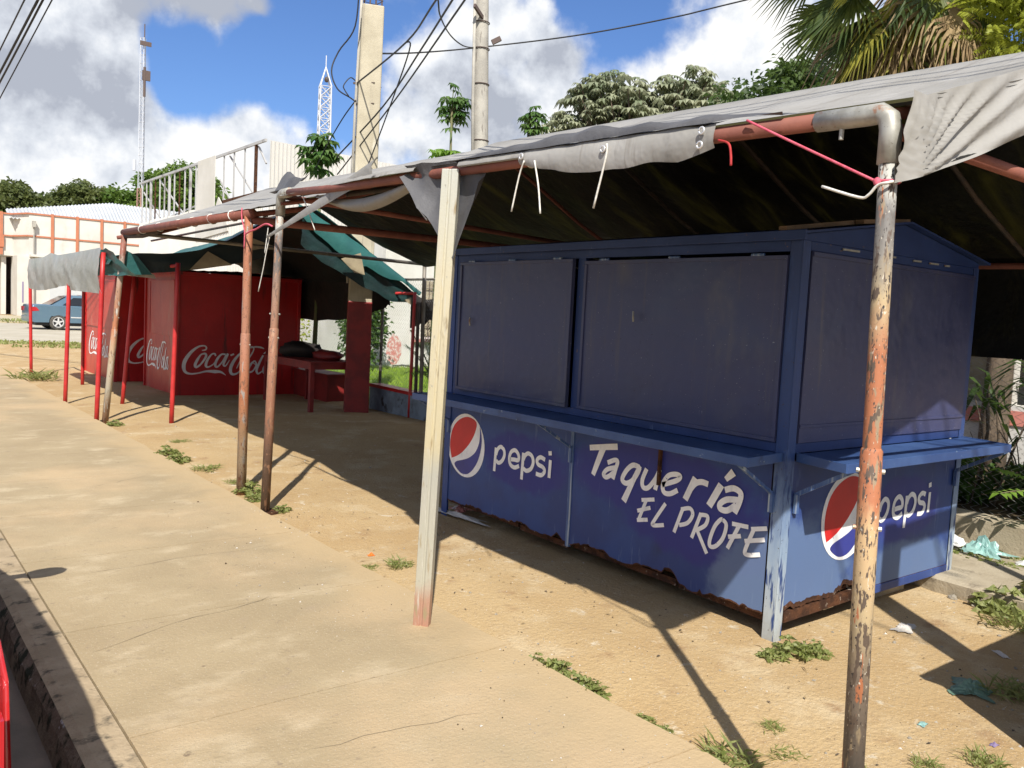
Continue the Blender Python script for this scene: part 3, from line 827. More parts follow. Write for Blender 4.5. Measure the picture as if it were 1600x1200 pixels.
# low gable roof with eave trim
m = MB()
rz = lambda x: 2.085 + 0.155 * (1 - abs(x - 4.75) / 1.03)
XR = [3.72, 4.2, 4.75, 5.3, 5.78]
ys = (KY0 - 0.045, KY1 + 0.04)
for a, b in zip(XR[:-1], XR[1:]):
    m.add([(a, ys[0], rz(a)), (b, ys[0], rz(b)), (b, ys[1], rz(b)), (a, ys[1], rz(a)),
           (a, ys[0], rz(a) + 0.012), (b, ys[0], rz(b) + 0.012), (b, ys[1], rz(b) + 0.012), (a, ys[1], rz(a) + 0.012)],
          [(0, 3, 2, 1), (4, 5, 6, 7), (0, 1, 5, 4), (2, 3, 7, 6)])
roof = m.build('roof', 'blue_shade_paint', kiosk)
MB().box(3.716, 3.735, KY0 - 0.05, KY1 + 0.045, 2.055, 2.105).build('eave_trim', 'blue_shade_paint', roof, bevel=0.003)
m = MB()
for yv in (KY0 - 0.002, KY1 + 0.002):
    MB().prism([(3.77, yv, 2.061), (5.71, yv, 2.061), (5.71, yv, rz(5.71) - 0.004), (4.75, yv, rz(4.75) - 0.004), (3.77, yv, rz(3.77) - 0.004)], (0, 0.02 if yv < 4 else -0.02, 0)).build('gable', 'blue_shade_paint', roof)
# chipped paint seam under the gable
m = MB()
for a, b in ((4.12, 4.28), (4.60, 4.66), (4.86, 4.95), (5.05, 5.16), (5.24, 5.30)):
    MB().bar((a, KY0 - 0.012, 2.042), (b, KY0 - 0.012, 2.044), 0.006, 0.010).build('chipped_seam', 'galvanised', roof)
pl = MB()
pl.bar((3.74, KY0 + 0.10, 2.118), (4.30, KY0 + 0.055, 2.205), 0.05, 0.022)
pl.bar((4.28, KY0 + 0.0, 2.203), (4.80, KY0 + 0.02, 2.262), 0.05, 0.022)
tag(pl.build('roof_plank', 'plank'), 'brown wooden planks lying along the roof edge of the blue kiosk', 'plank')
# counters with trim and brackets
def counter(pts, name):
    m = MB()
    m.prism([(p[0], p[1], 0.945) for p in pts], (0, 0, 0.028))
    c = m.build(name, 'counter_paint', kiosk, bevel=0.003)
    e = MB()
    cx = sum(p[0] for p in pts) / 4
    cy = sum(p[1] for p in pts) / 4
    for i in (0, 1, 2):
        p, q = pts[i], pts[i + 1]
        px_, py_ = p[0] + (p[0] - cx) * 0.006, p[1] + (p[1] - cy) * 0.006
        qx_, qy_ = q[0] + (q[0] - cx) * 0.006, q[1] + (q[1] - cy) * 0.006
        e.bar((px_, py_, 0.955), (qx_, qy_, 0.955), 0.008, 0.048)
    e.build('counter_trim', 'counter_paint', c, bevel=0.002)
    return c
counter([(3.768, 2.552, 0), (3.435, 2.512, 0), (3.435, 5.62, 0), (3.768, 5.64, 0)], 'front_counter')
counter([(5.69, 2.508, 0), (5.60, 2.185, 0), (3.78, 2.185, 0), (3.855, 2.508, 0)], 'side_counter')
for y in (2.585, 4.145, 5.60):
    m = MB()
    m.bar((3.475, y, 0.928), (3.772, y, 0.755), 0.022, 0.014)
    m.box(3.756, 3.776, y - 0.012, y + 0.012, 0.66, 0.76)
    m.build('bracket', 'blue_paint_worn', kiosk)
MB().box(3.758, 3.778, 3.355, 3.372, 0.655, 0.94).build('stub_strap', 'rust', kiosk)
for x in (3.868, 5.63):
    m = MB()
    m.bar((x + 0.02, 2.22, 0.928), (x, 2.512, 0.755), 0.022, 0.014, up=(1, 0, 0))
    m.box(x - 0.012, x + 0.012, 2.494, 2.514, 0.66, 0.76)
    m.build('bracket', 'blue_paint_worn', kiosk)
# hasps and bolts on the shutters
for y, z in ((5.33, 1.55), (3.62, 1.64)):
    m = MB()
    m.tube([(KX - 0.05, y, z + 0.03), (KX - 0.058, y - 0.01, z), (KX - 0.05, y - 0.005, z - 0.03)], 0.006, 6)
    m.build('pull_ring', 'galvanised', kiosk)
# ---- lettering
FX = KX - 0.0025
def ribbon(mb, pts, ws, put, lift):
    """flat brush stroke with rounded ends; put(u, v, d) -> 3D"""
    P, W = smooth_pts([(p[0], p[1], 0) for p in pts], 6, ws) if len(pts) > 2 else ([Vector((p[0], p[1], 0)) for p in pts], list(ws))
    L, Rr = [], []
    n = len(P)
    for i, p in enumerate(P):
        d = P[min(i + 1, n - 1)] - P[max(i - 1, 0)]
        d = d.normalized() if d.length > 1e-6 else Vector((1, 0, 0))
        s = Vector((-d.y, d.x, 0)) * (W[i] / 2)
        L.append(p + s)
        Rr.append(p - s)
    mb.grid([[put(q.x, q.y, lift) for q in L], [put(q.x, q.y, lift) for q in Rr]])
def strokes(name, sts, w, put, mat, parent, cap=True):
    m = MB()
    for i, s in enumerate(sts):
        ws = w[i] if isinstance(w, list) else [w] * len(s)
        ribbon(m, s, ws, put, 0.00025 * i)
    return m.build(name, mat, parent)
def putF(y, z, d):
    return (FX - d, y, z)
def putS(x, z, d):
    return (x, KY0 - 0.0025 - d, z)
RED = [(5.557,0.461),(5.586,0.544),(5.582,0.635),(5.546,0.717),(5.472,0.778),(5.375,0.811),(5.289,0.805),(5.242,0.78),(5.244,0.733),(5.277,0.666),(5.336,0.595),(5.418,0.526),(5.493,0.485)]
BLU = [(5.199,0.769),(5.17,0.694),(5.165,0.609),(5.196,0.505),(5.257,0.421),(5.328,0.371),(5.404,0.36),(5.462,0.379),(5.514,0.417),(5.487,0.445),(5.413,0.467),(5.328,0.496),(5.246,0.549),(5.2,0.622),(5.191,0.691)]
PEP = [[(4.981,0.63),(4.991,0.452)],[(4.976,0.578),(4.961,0.619),(4.924,0.645),(4.884,0.628),(4.876,0.588),(4.9,0.545),(4.941,0.523),(4.972,0.535)],[(4.806,0.572),(4.76,0.577),(4.709,0.582),(4.711,0.62),(4.752,0.646),(4.799,0.624),(4.814,0.574),(4.797,0.534),(4.749,0.521),(4.698,0.541)],[(4.655,0.643),(4.663,0.449)],[(4.651,0.595),(4.634,0.627),(4.599,0.647),(4.557,0.633),(4.541,0.591),(4.564,0.543),(4.612,0.521),(4.646,0.533)],[(4.414,0.632),(4.463,0.642),(4.499,0.618),(4.486,0.589),(4.433,0.577),(4.414,0.551),(4.447,0.519),(4.505,0.52)],[(4.358,0.640),(4.363,0.515)],[(4.367,0.700),(4.362,0.671)]]
TAQ = [[(3.978,0.784),(3.851,0.807),(3.728,0.828)],[(3.851,0.807),(3.894,0.709),(3.934,0.614)],[(3.807,0.714),(3.745,0.741),(3.72,0.733),(3.733,0.686),(3.753,0.619)],[(3.731,0.696),(3.803,0.673),(3.837,0.637),(3.816,0.62),(3.783,0.634),(3.748,0.663)],[(3.531,0.731),(3.585,0.736),(3.636,0.697),(3.67,0.636),(3.64,0.614),(3.59,0.636),(3.548,0.688),(3.529,0.731)],[(3.527,0.741),(3.577,0.643),(3.647,0.5)],[(3.472,0.733),(3.501,0.662),(3.492,0.618),(3.45,0.623),(3.397,0.686),(3.368,0.747)],[(3.368,0.747),(3.395,0.619)],[(3.342,0.66),(3.237,0.704),(3.209,0.732),(3.24,0.741),(3.297,0.723),(3.335,0.669),(3.326,0.621),(3.278,0.619),(3.222,0.651)],[(3.098,0.746),(3.162,0.608)],[(3.132,0.67),(3.095,0.714),(3.051,0.731),(3.005,0.726)],[(2.915,0.741),(2.989,0.607)],[(2.839,0.824),(2.888,0.775)],[(2.888,0.717),(2.831,0.737),(2.785,0.72),(2.786,0.676),(2.814,0.604)],[(2.789,0.68),(2.868,0.668),(2.914,0.634),(2.908,0.608),(2.863,0.609),(2.808,0.65)]]
TAQW = [[.036,.038,.040],[.050,.044,.036],.030,.030,.032,[.030,.036,.046],.030,.032,.030,.040,.034,.044,[.046,.030],.034,.034]
PRO = [[(3.499,0.537),(3.396,0.561)],[(3.46,0.545),(3.514,0.41)],[(3.528,0.465),(3.423,0.505)],[(3.526,0.408),(3.439,0.429)],[(3.307,0.555),(3.382,0.443),(3.396,0.406),(3.309,0.426)],[(3.173,0.557),(3.229,0.401)],[(3.187,0.545),(3.123,0.565),(3.1,0.533),(3.133,0.479),(3.193,0.452)],[(3.041,0.555),(3.097,0.4)],[(3.052,0.544),(2.995,0.547),(3.005,0.495),(3.067,0.451)],[(3.061,0.454),(2.982,0.338)],[(2.89,0.552),(2.863,0.527),(2.879,0.452),(2.923,0.396),(2.962,0.385),(2.967,0.422),(2.941,0.5),(2.906,0.546),(2.89,0.552)],[(2.775,0.551),(2.845,0.402)],[(2.825,0.544),(2.719,0.549)],[(2.845,0.467),(2.762,0.49)],[(2.684,0.543),(2.728,0.423),(2.713,0.4),(2.633,0.421)],[(2.7,0.542),(2.602,0.568)],[(2.736,0.469),(2.611,0.506)]]
def widths(sts, ws):
    return [w if isinstance(w, list) else [w] * len(s) for s, w in zip(sts, ws)]
strokes('shop_name', TAQ, widths(TAQ, TAQW), putF, 'sign_white', panel_r)
strokes('shop_name', PRO, widths(PRO, [.024] * len(PRO)), putF, 'sign_white', panel_r)
strokes('drink_name', PEP, widths(PEP, [.030] * 7 + [.034]), putF, 'sign_white', panel_l)
def emblem(parent, put, f, c, r):
    """round emblem: white disc, red upper field, blue lower field; f maps front-panel coordinates"""
    m = MB()
    n = 40
    m.add([put(c[0] + r * math.cos(2 * math.pi * i / n), c[1] + r * math.sin(2 * math.pi * i / n), 0) for i in range(n)], [tuple(range(n))])
    e = m.build('emblem', 'sign_white', parent)
    for nm, pts, mat, d in (('emblem_red', RED, 'sign_red', 0.0008), ('emblem_blue', BLU, 'sign_blue', 0.0008)):
        q = smooth_pts([(*f(p), 0) for p in pts + pts[:1]], 4)
        MB().add([put(p.x, p.y, d) for p in q[:-1]], [tuple(range(len(q) - 1))]).build(nm, mat, e)
emblem(panel_l, putF, lambda p: p, (5.372, 0.587), 0.248)
emblem(panel_s, putS, lambda p: (4.386 - (p[0] - 5.372), p[1]), (4.386, 0.588), 0.248)
PES = [[(4.725 + (4.991 - p[0]) * 0.955, 0.447 + (p[1] - 0.449) * 1.02) for p in s] for s in PEP]
strokes('drink_name', PES, widths(PES, [.030] * 7 + [.034]), putS, 'sign_white', panel_s)

# ---------------------------------------------------------------- the red kiosks
COCA = [([(0.3,0.431),(0.36,0.444),(0.374,0.486),(0.329,0.512),(0.232,0.49),(0.112,0.392),(0.02,0.253),(0.0,0.138),(0.032,0.058),(0.12,0.028),(0.242,0.04),(0.383,0.071),(0.526,0.067),(0.635,0.058),(0.724,0.0)],[0.0146,0.0255,0.0255,0.0219,0.0328,0.051,0.0656,0.0619,0.0437,0.0291,0.0219,0.0328,0.0583,0.0364,0.0036]),([(0.279,0.354),(0.228,0.273),(0.19,0.183),(0.213,0.142),(0.291,0.202),(0.368,0.319),(0.362,0.373),(0.314,0.372),(0.279,0.354)],[0.0255,0.0437,0.051,0.0364,0.0291,0.0401,0.0364,0.0255,0.0255]),([(0.534,0.339),(0.523,0.375),(0.465,0.365),(0.396,0.265),(0.372,0.175),(0.408,0.145),(0.487,0.185),(0.54,0.248)],[0.0291,0.0255,0.0255,0.0437,0.0474,0.0291,0.0182,0.0146]),([(0.709,0.368),(0.637,0.367),(0.566,0.285),(0.532,0.185),(0.569,0.149),(0.649,0.231),(0.719,0.359)],[0.0255,0.0291,0.0437,0.0437,0.0291,0.0219,0.0255]),([(0.751,0.383),(0.694,0.25),(0.677,0.186),(0.714,0.168),(0.78,0.269)],[0.0401,0.0437,0.0364,0.0219,0.0109]),([(0.796,0.351),(0.858,0.378)],[0.0291,0.0291]),([(0.985,0.405),(0.886,0.297),(0.815,0.168),(0.803,0.067),(0.847,0.018),(0.939,0.049),(1.038,0.169)],[0.0291,0.0474,0.0583,0.0547,0.0401,0.0255,0.0182]),([(0.909,0.123),(1.006,0.317),(1.124,0.476),(1.19,0.508),(1.21,0.459),(1.147,0.337),(1.02,0.169)],[0.0146,0.0291,0.0328,0.0219,0.0219,0.0255,0.0182]),([(1.147,0.485),(1.237,0.509),(1.333,0.503),(1.401,0.48)],[0.0109,0.0255,0.0328,0.0109]),([(1.235,0.264),(1.17,0.207),(1.125,0.114),(1.145,0.058),(1.211,0.086),(1.265,0.189),(1.235,0.264)],[0.0255,0.0364,0.0437,0.0328,0.0255,0.0328,0.0255]),([(1.198,0.226),(1.284,0.189),(1.349,0.283)],[0.0146,0.0109,0.0146]),([(1.432,0.425),(1.385,0.359),(1.304,0.189),(1.272,0.087),(1.304,0.03),(1.384,0.081)],[0.0146,0.0328,0.0437,0.0437,0.0328,0.0146]),([(1.538,0.257),(1.466,0.237),(1.402,0.124),(1.404,0.049),(1.462,0.068),(1.535,0.21)],[0.0255,0.0291,0.0437,0.0364,0.0255,0.0255]),([(1.573,0.276),(1.514,0.134),(1.511,0.059),(1.559,0.059),(1.626,0.135)],[0.0364,0.0401,0.0328,0.0219,0.0073])]
CW = [c[1] for c in COCA]
CP = [c[0] for c in COCA]
def red_kiosk(label, x0, x1, y0, y1, h, shutters):
    t = thing('soda_kiosk', label, 'kiosk', ((x0 + x1) / 2, (y0 + y1) / 2, 0), group='red drinks kiosks')
    fr = MB().box(x0, x0 + 0.006, y0 + 0.03, y1 - 0.03, -0.02, h - 0.06).build('front_panel', 'red_front', t)
    sd_ = MB().box(x0 + 0.03, x1 - 0.03, y0, y0 + 0.006, -0.02, h - 0.06).build('side_panel', 'red_paint', t)
    MB().box(x1 - 0.006, x1, y0 + 0.03, y1 - 0.03, -0.02, h - 0.06).build('back_panel', 'red_paint', t)
    MB().box(x0 + 0.03, x1 - 0.03, y1 - 0.006, y1, -0.02, h - 0.06).build('end_panel', 'red_paint', t)
    for x in (x0, x1):
        for y in (y0, y1):
            MB().bar((x, y, -0.04), (x, y, h - 0.02), 0.06, 0.06, up=(0, 1, 0)).build('corner_post', 'red_paint', t, bevel=0.004)
    m = MB()
    m.box(x0 - 0.03, x1 + 0.03, y0 - 0.035, y0 + 0.03, h - 0.075, h - 0.02)
    m.box(x0 - 0.03, x1 + 0.03, y1 - 0.03, y1 + 0.03, h - 0.075, h - 0.02)
    m.box(x0 - 0.035, x0 + 0.028, y0 + 0.031, y1 - 0.031, h - 0.077, h - 0.022)
    m.box(x1 - 0.028, x1 + 0.03, y0 + 0.031, y1 - 0.031, h - 0.077, h - 0.022)
    m.build('top_rail', 'red_paint', t)
    m = MB()
    n = 24
    m.grid([[(x0 - 0.06 + (x1 - x0 + 0.12) * i / n, y, h - 0.01 + 0.012 * (i % 2) + 0.05 * (1 - abs(i / n - 0.5) * 2)) for i in range(n + 1)] for y in (y0 - 0.05, y1 + 0.05)])
    m.build('roof', 'red_paint', t)
    for ya, yb in shutters:
        m = MB()
        m.box(x0 - 0.022, x0 - 0.003, ya, yb, 0.98, h - 0.16)
        s = m.build('shutter', 'red_front', t, bevel=0.003)
        m = MB()
        m.box(x0 - 0.03, x0 - 0.0225, ya, yb, h - 0.175, h - 0.158)
        m.box(x0 - 0.03, x0 - 0.0225, yb - 0.014, yb, 0.985, h - 0.176)
        m.build('shutter_rim', 'red_paint', s)
    return t, fr, sd_
ka, fa, sa = red_kiosk('larger red kiosk with grey script lettering on its shaded side wall', 4.36, 6.52, 14.80, 16.70, 2.10, [(14.93, 16.35)])
for zz_ in (0.93,):
    MB().box(4.40, 6.48, 14.790, 14.7985, zz_, zz_ + 0.03).build('seam_strip', 'red_paint', sa)
for xx_ in (5.44,):
    MB().box(xx_, xx_ + 0.03, 14.7885, 14.7983, 0.965, 2.02).build('seam_strip', 'red_paint', sa)
strokes('drink_name', [[(4.482 + u, 0.326 + v) for u, v in s] for s in CP], CW, lambda u, v, d: (u, 14.80 - 0.0035 - d, v), 'sign_grey', sa)
strokes('drink_name', [[(16.60 - u * 0.86, 0.345 + v) for u, v in s] for s in CP], CW, lambda u, v, d: (4.36 - 0.0035 - d, u, v), 'sign_white', fa)
kb, fb, sb = red_kiosk('farther red kiosk with sunlit orange-red front and white script', 4.02, 6.2, 17.48, 20.12, 2.07, [(17.55, 18.55), (18.75, 19.95)])
strokes('drink_name', [[(19.74 - u * 1.06, 0.36 + v * 0.98) for u, v in s] for s in CP], CW, lambda u, v, d: (4.02 - 0.0035 - d, u, v), 'sign_white', fb)
strokes('drink_name', [[(4.235 + u, 0.31 + v) for u, v in s] for s in CP], CW, lambda u, v, d: (u, 17.48 - 0.0035 - d, v), 'sign_grey', sb)
# ---------------------------------------------------------------- canopy over the blue kiosk
def pz(y):
    return 2.222 + 0.030 * (y - 1.285)
def ridge(y):
    return 2.985 + 0.027 * y
canopy = thing('canopy_frame', 'rusty red pipe canopy frame standing round the blue kiosk', 'canopy', (4.5, 3.8, 0))
def bolts(o_, p, q, at, r):
    p, q = Vector(p), Vector(q)
    for t, a in at:
        c = p + (q - p) * t
        for s in (-1, 1):
            d = Vector((math.cos(a) * s, math.sin(a) * s, 0))
            MB().tube([c + d * (r - 0.002), c + d * (r + 0.008)], 0.0075, 6).build('bolt', 'galvanised', o_)
def post(parent, p, q, r, mat, sleeve=None, name='post', bolt=None):
    p, q = Vector(p), Vector(q)
    m = MB()
    pts = [p + (q - p) * (i / 6) for i in range(7)]
    m.tube(pts, r, 14)
    o = m.build(name, mat, parent, smooth=True)
    if sleeve:
        s = MB()
        a, b, rr = sleeve
        s.tube([p + (q - p) * a, p + (q - p) * (b - 0.004), p + (q - p) * b], [rr, rr, r + 0.001], 14)
        s.build('sleeve', mat, o, smooth=True)
    if bolt:
        bolts(o, p, q, bolt, sleeve[2] if sleeve else r)
    return o
post(canopy, (2.294, 1.222, -0.05), (2.300, 1.284, 2.15), 0.0255, 'post_near', (0.0, 0.605, 0.0305), bolt=[(0.575, -0.9), (0.50, -0.9)])
post(canopy, (2.564, 6.339, -0.05), (2.612, 6.322, 2.40), 0.030, 'post_second', (0.0, 0.60, 0.036), bolt=[(0.645, -0.9), (0.57, -0.9)])
# base plate of the second post
MB().box(2.49, 2.65, 6.27, 6.41, -0.035, -0.015).build('base_plate', 'rust', canopy)
# front rail and its elbows
m = MB()
m.tube([(2.300, 1.50, pz(1.50)), (2.300, 2.6, pz(2.6)), (2.325, 3.9, pz(3.9)), (2.40, 5.0, 2.345), (2.55, 6.05, 2.425)], 0.0265, 12)
m.build('front_rail', 'primer_pipe', canopy, smooth=True)
m = MB()
m.tube([(2.300, 1.284, 2.08), (2.300, 1.284, 2.175), (2.300, 1.292, 2.207), (2.300, 1.315, 2.224), (2.300, 1.36, pz(1.36)), (2.300, 1.515, pz(1.515))], 0.0305, 14)
el = m.build('elbow', 'galvanised', canopy, smooth=True)
MB().tube([(2.300, 1.435, pz(1.44) - 0.06), (2.300, 1.435, pz(1.44) - 0.028)], 0.007, 8).build('bolt', 'galvanised', el)
m = MB()
m.tube([(2.612, 6.322, 2.28), (2.612, 6.322, 2.41), (2.608, 6.30, 2.435), (2.60, 6.26, 2.44), (2.55, 6.00, 2.425)], 0.036, 12)
m.build('elbow', 'galvanised', canopy, smooth=True)
# back posts and rails, ridge, rafters, ties
for y in (1.30, 3.8, 6.30):
    post(canopy, (6.72, y, -0.04), (6.72, y, 2.14), 0.024, 'dark_tube')
MB().tube([(6.72, 1.24, 2.14), (6.72, 6.36, 2.20)], 0.024, 10).build('back_rail', 'primer_pipe', canopy, smooth=True)
MB().tube([(4.6, 1.26, ridge(1.3) - 0.085), (4.6, 6.33, ridge(6.3) - 0.085)], 0.022, 10).build('ridge_pipe', 'primer_pipe', canopy, smooth=True)
for i, y in enumerate((1.30, 2.55, 3.80, 5.05, 6.30)):
    fx = 2.30 if y < 5 else 2.6 - 0.06 * (6.3 - y)
    m = MB()
    zr_ = ridge(y)
    m.tube([(fx, y, pz(y) - 0.005), (fx + 0.5, y, pz(y) + (zr_ - pz(y)) * 0.22 - 0.06), (3.5, y, (pz(y) + zr_) / 2 - 0.10), (4.2, y, pz(y) + (zr_ - pz(y)) * 0.83 - 0.08), (4.6, y, zr_ - 0.075), (5.0, y, zr_ - 0.19 - 0.07), (5.66, y, (zr_ + 2.2) / 2 - 0.13), (6.4, y, 2.235), (6.72, y, 2.15)], 0.017, 8)
    m.build('rafter', 'primer_pipe' if i in (0, 4) else 'dark_tube', canopy, smooth=True)
for y, z, fx in ((1.30, 2.185, 2.33), (6.33, 2.43, 2.64)):
    MB().tube([(fx, y, z), (6.72, y, 2.16 if y < 3 else 2.30)], 0.022, 10).build('tie_bar', 'primer_pipe', canopy, smooth=True)
# the tarp: grey outside, black lining
def tarp_profile(y):
    """points from the front hem over the ridge to the back hem"""
    zf = pz(y)
    fx = 2.30 if y < 3.9 else 2.30 + 0.30 * ((y - 3.9) / 2.4) ** 1.2
    sag = 0.035 * math.sin(math.pi * ((y - 1.3) % 1.25) / 1.25)
    pts = [(fx - 0.005, zf + 0.033), (fx + 0.04, zf + 0.045)]
    for i in range(1, 15):
        t = i / 14
        x = fx + 0.04 + (4.6 - fx - 0.04) * t
        z = zf + 0.045 + (ridge(y) - zf - 0.045) * t - (sag + 0.035) * math.sin(math.pi * t) - 0.012 * nz(x * 3, y * 3) * math.sin(math.pi * t)
        pts.append((x, z))
    for i in range(1, 13):
        t = i / 12
        x = 4.6 + 2.15 * t
        z = ridge(y) + (2.215 - ridge(y)) * t - (sag + 0.05) * math.sin(math.pi * t) + 0.03 * nz(x * 2, y * 2.2, 3) * math.sin(math.pi * t)
        pts.append((x, z))
    for i in range(1, 6):
        pts.append((6.76 + 0.03 * nz(i * 0.5, y * 2), 2.215 - 0.725 * i / 5))
    return pts
YS = [1.215 + 0.0465 * i for i in range(110)]
tarp = thing('tarp', 'big grey tarp with black lining stretched over the blue kiosk', 'tarp', (4.5, 3.8, 2.2))
m = MB()
m.grid([[(x, y, z) for x, z in tarp_profile(y)] for y in YS])
top = m.build('sheet', 'tarp_grey', tarp, smooth=True)
m = MB()
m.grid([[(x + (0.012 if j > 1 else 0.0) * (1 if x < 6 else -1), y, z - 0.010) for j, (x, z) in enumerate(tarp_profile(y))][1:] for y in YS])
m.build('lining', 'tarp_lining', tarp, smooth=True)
# hem along the front rail: wraps the pipe in one stretch, lies loose over it elsewhere
m = MB()
for y0, y1, drop, n in ((1.88, 2.93, 0.074, 40), (2.9, 3.4, 0.0, 14), (3.8, 6.2, -0.012, 44)):
    rows = []
    for i in range(n + 1):
        t = i / n
        y = y0 + (y1 - y0) * t
        zf = pz(y) if y < 3.95 else pz(y) + 0.012 * (y - 3.95)
        fx = 2.30 if y < 3.9 else 2.30 + 0.30 * ((y - 3.9) / 2.4) ** 1.2
        d = drop * (1 + 0.35 * nz(y * 6, drop * 50))
        if drop > 0.05:
            d *= min(1, 0.35 + 2.4 * min(t + 0.12, 1.02 - t))
        rows.append([(fx + 0.05, y, zf + 0.062 + 0.012 * nz(y * 8, 1)), (fx + 0.012, y, zf + 0.050 + 0.016 * nz(y * 7, 2)), (fx - 0.026, y, zf + 0.034 + 0.012 * nz(y * 9, 4)),
                     (fx - 0.036, y, zf + 0.010 - d * 0.3), (fx - 0.036 - 0.008 * nz(y * 9, 5), y, zf + 0.008 - d * 0.7), (fx - 0.026, y, zf + 0.004 - d)])
    m.grid(rows)
m.build('hem', 'tarp_grey', tarp, smooth=True)
for y, z in ((2.40, -0.005), (1.925, 0.012), (1.93, -0.035), (2.90, 0.01)):
    c = Vector((2.300 - 0.045, y, pz(y) + z))
    MB().tube([c + Vector((0, 0.011 * math.cos(a), 0.011 * math.sin(a))) for a in [2 * math.pi * k_ / 14 for k_ in range(15)]], 0.0038, 6).build('eyelet', 'eyelet', tarp, smooth=True)
# dark rippled underside showing where the sheet turns over above the rail
m = MB()
rows = []
for i in range(61):
    t = i / 60
    y = 1.62 + 1.85 * t
    k_ = math.sin(math.pi * t) ** 0.7
    up_ = (0.012 + 0.034 * max(0.0, nz(y * 5.0, 3) + 0.30)) * k_ - 0.012 * (1 - k_)
    rows.append([(2.266 - 0.004 * nz(y * 9, 1), y, pz(y) + 0.038 + 0.004 * nz(y * 7, 6)), (2.270, y, pz(y) + 0.040 + up_), (2.300, y, pz(y) + 0.050 + up_ + 0.014 * k_), (2.36, y, pz(y) + 0.058 + 0.016 * k_ + up_ * 0.6)])
m.grid(rows)
m.build('turned_edge', 'tarp_dark', tarp, smooth=True)
# gable flap gathered to the near post
def flap_top(x):
    return (pz(1.22) + 0.045 + (ridge(1.22) - pz(1.22) - 0.045) * max(0, min(1, (x - 2.34) / 2.26))) if x < 4.6 else ridge(1.22) + (2.215 - ridge(1.22)) * (x - 4.6) / 2.15
def flap_bot(x):
    return 2.018 + 0.352 * (x - 2.264) if x < 4.5 else 2.805 - 0.36 * (x - 4.5)
m = MB()
rows = []
n = 150
for i in range(n + 1):
    t = i / n
    x = 2.268 + 4.45 * t ** 1.25
    row = []
    for j in range(25):
        s = j / 24
        zt, zb = flap_top(x), flap_bot(x)
        z = zt + (zb - zt) * s
        ang = math.atan2(z - 2.0, x - 2.24)
        rad_ = math.hypot(x - 2.24, z - 2.0)
        fold = (0.017 * math.sin(ang * 46 + 2.0 * nz(rad_ * 2, ang * 3)) + 0.012 * nz(ang * 30, rad_ * 0.8, 2)) * min(1, rad_ * 3.0) * max(0.12, 1 - rad_ / 1.9) * min(1, s * 3)
        fold += 0.010 * nz(x * 5, z * 5, 7)
        yv = 1.212 - 0.02 * s + fold + 0.05 * max(0, 1 - abs(x - 2.268) / 0.06) * s
        row.append((x, yv, z))
    rows.append(row)
m.grid(rows)
m.build('gable_flap', 'tarp_grey', tarp, smooth=True)
m = MB()
m.grid([[(p[0] + 0.012, p[1] + 0.008, p[2] + 0.012 * (k_ / 24)) for k_, p in enumerate(r_)] for r_ in rows[1:]])
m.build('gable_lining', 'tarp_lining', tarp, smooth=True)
# dark folded corner that hangs beside the prop
m = MB()
rows = []
for i in range(15):
    t = i / 14
    y = 3.90 - 0.66 * t
    dz = 0.06 + 0.42 * (1 - abs(t - 0.72) / 0.72 if t < 0.72 else 1 - (t - 0.72) / 0.28 * 0.85)
    rows.append([(2.272 + 0.02 * nz(t * 5, s * 0.4) + 0.03 * math.sin(s * 0.5) + (0.03 if t > 0.3 else 0), y, pz(y) + 0.05 - dz * s / 8) for s in range(9)])
m.grid(rows)
m.build('hanging_corner', 'tarp_dark', tarp, smooth=True)
# slack hem that droops under the rail, and the strip tied down to the second post
m = MB()
rows = []
for i in range(25):
    t = i / 24
    y = 3.92 + 1.55 * t
    fx = 2.34 + 0.16 * t
    s_ = math.sin(math.pi * t)
    rows.append([(fx + 0.02, y, 2.30 + 0.06 * t - 0.065 * s_), (fx - 0.005, y, 2.285 + 0.06 * t - 0.085 * s_ + 0.008 * nz(y * 8, 3)), (fx + 0.015, y, 2.275 + 0.065 * t - 0.105 * s_), (fx + 0.05, y, 2.27 + 0.07 * t - 0.115 * s_)])
m.grid(rows)
m.build('slack_hem', 'tarp_grey', tarp, smooth=True)
m = MB()
rows = []
for i in range(17):
    t = i / 16
    a = Vector((2.34, 4.35, 2.395)).lerp(Vector((2.55, 6.40, 2.12)), t)
    w = 0.05 * (1 - t * 0.75)
    rows.append([a + Vector((0, 0, w)), a + Vector((-0.012, 0.01, w * 0.3)), a + Vector((0, 0.015, -w))])
m.grid(rows)
m.build('corner_strip', 'tarp_grey', tarp, smooth=True)

# galvanised channel that props up the rail
prop = MB()
p0, p1 = Vector((2.315, 3.61, -0.01)), Vector((2.272, 3.455, 2.285))
d = (p1 - p0).normalized()
sx_, sy_ = Vector((0.66, -0.75, 0)).normalized(), Vector((0.75, 0.66, 0)).normalized()
W_, D_ = 0.082, 0.05
prof = [(-W_ / 2, -D_ / 2), (-0.008, -D_ / 2), (-0.005, -D_ / 2 + 0.006), (0.005, -D_ / 2 + 0.006), (0.008, -D_ / 2), (W_ / 2, -D_ / 2), (W_ / 2, D_ / 2), (-W_ / 2, D_ / 2)]
ring = lambda c: [c + sx_ * a + sy_ * b for a, b in prof]
a_, b_ = ring(p0), ring(p1)
n = len(a_)
prop.add(a_ + b_, [(i, (i + 1) % n, n + (i + 1) % n, n + i) for i in range(n)] + [tuple(range(n))[::-1], tuple(range(n, 2 * n))])
po = prop.build('prop_channel', 'prop_channel', bevel=0.003)
tag(po, 'pale galvanised channel leaning upright as a prop under the tarp edge', 'prop')

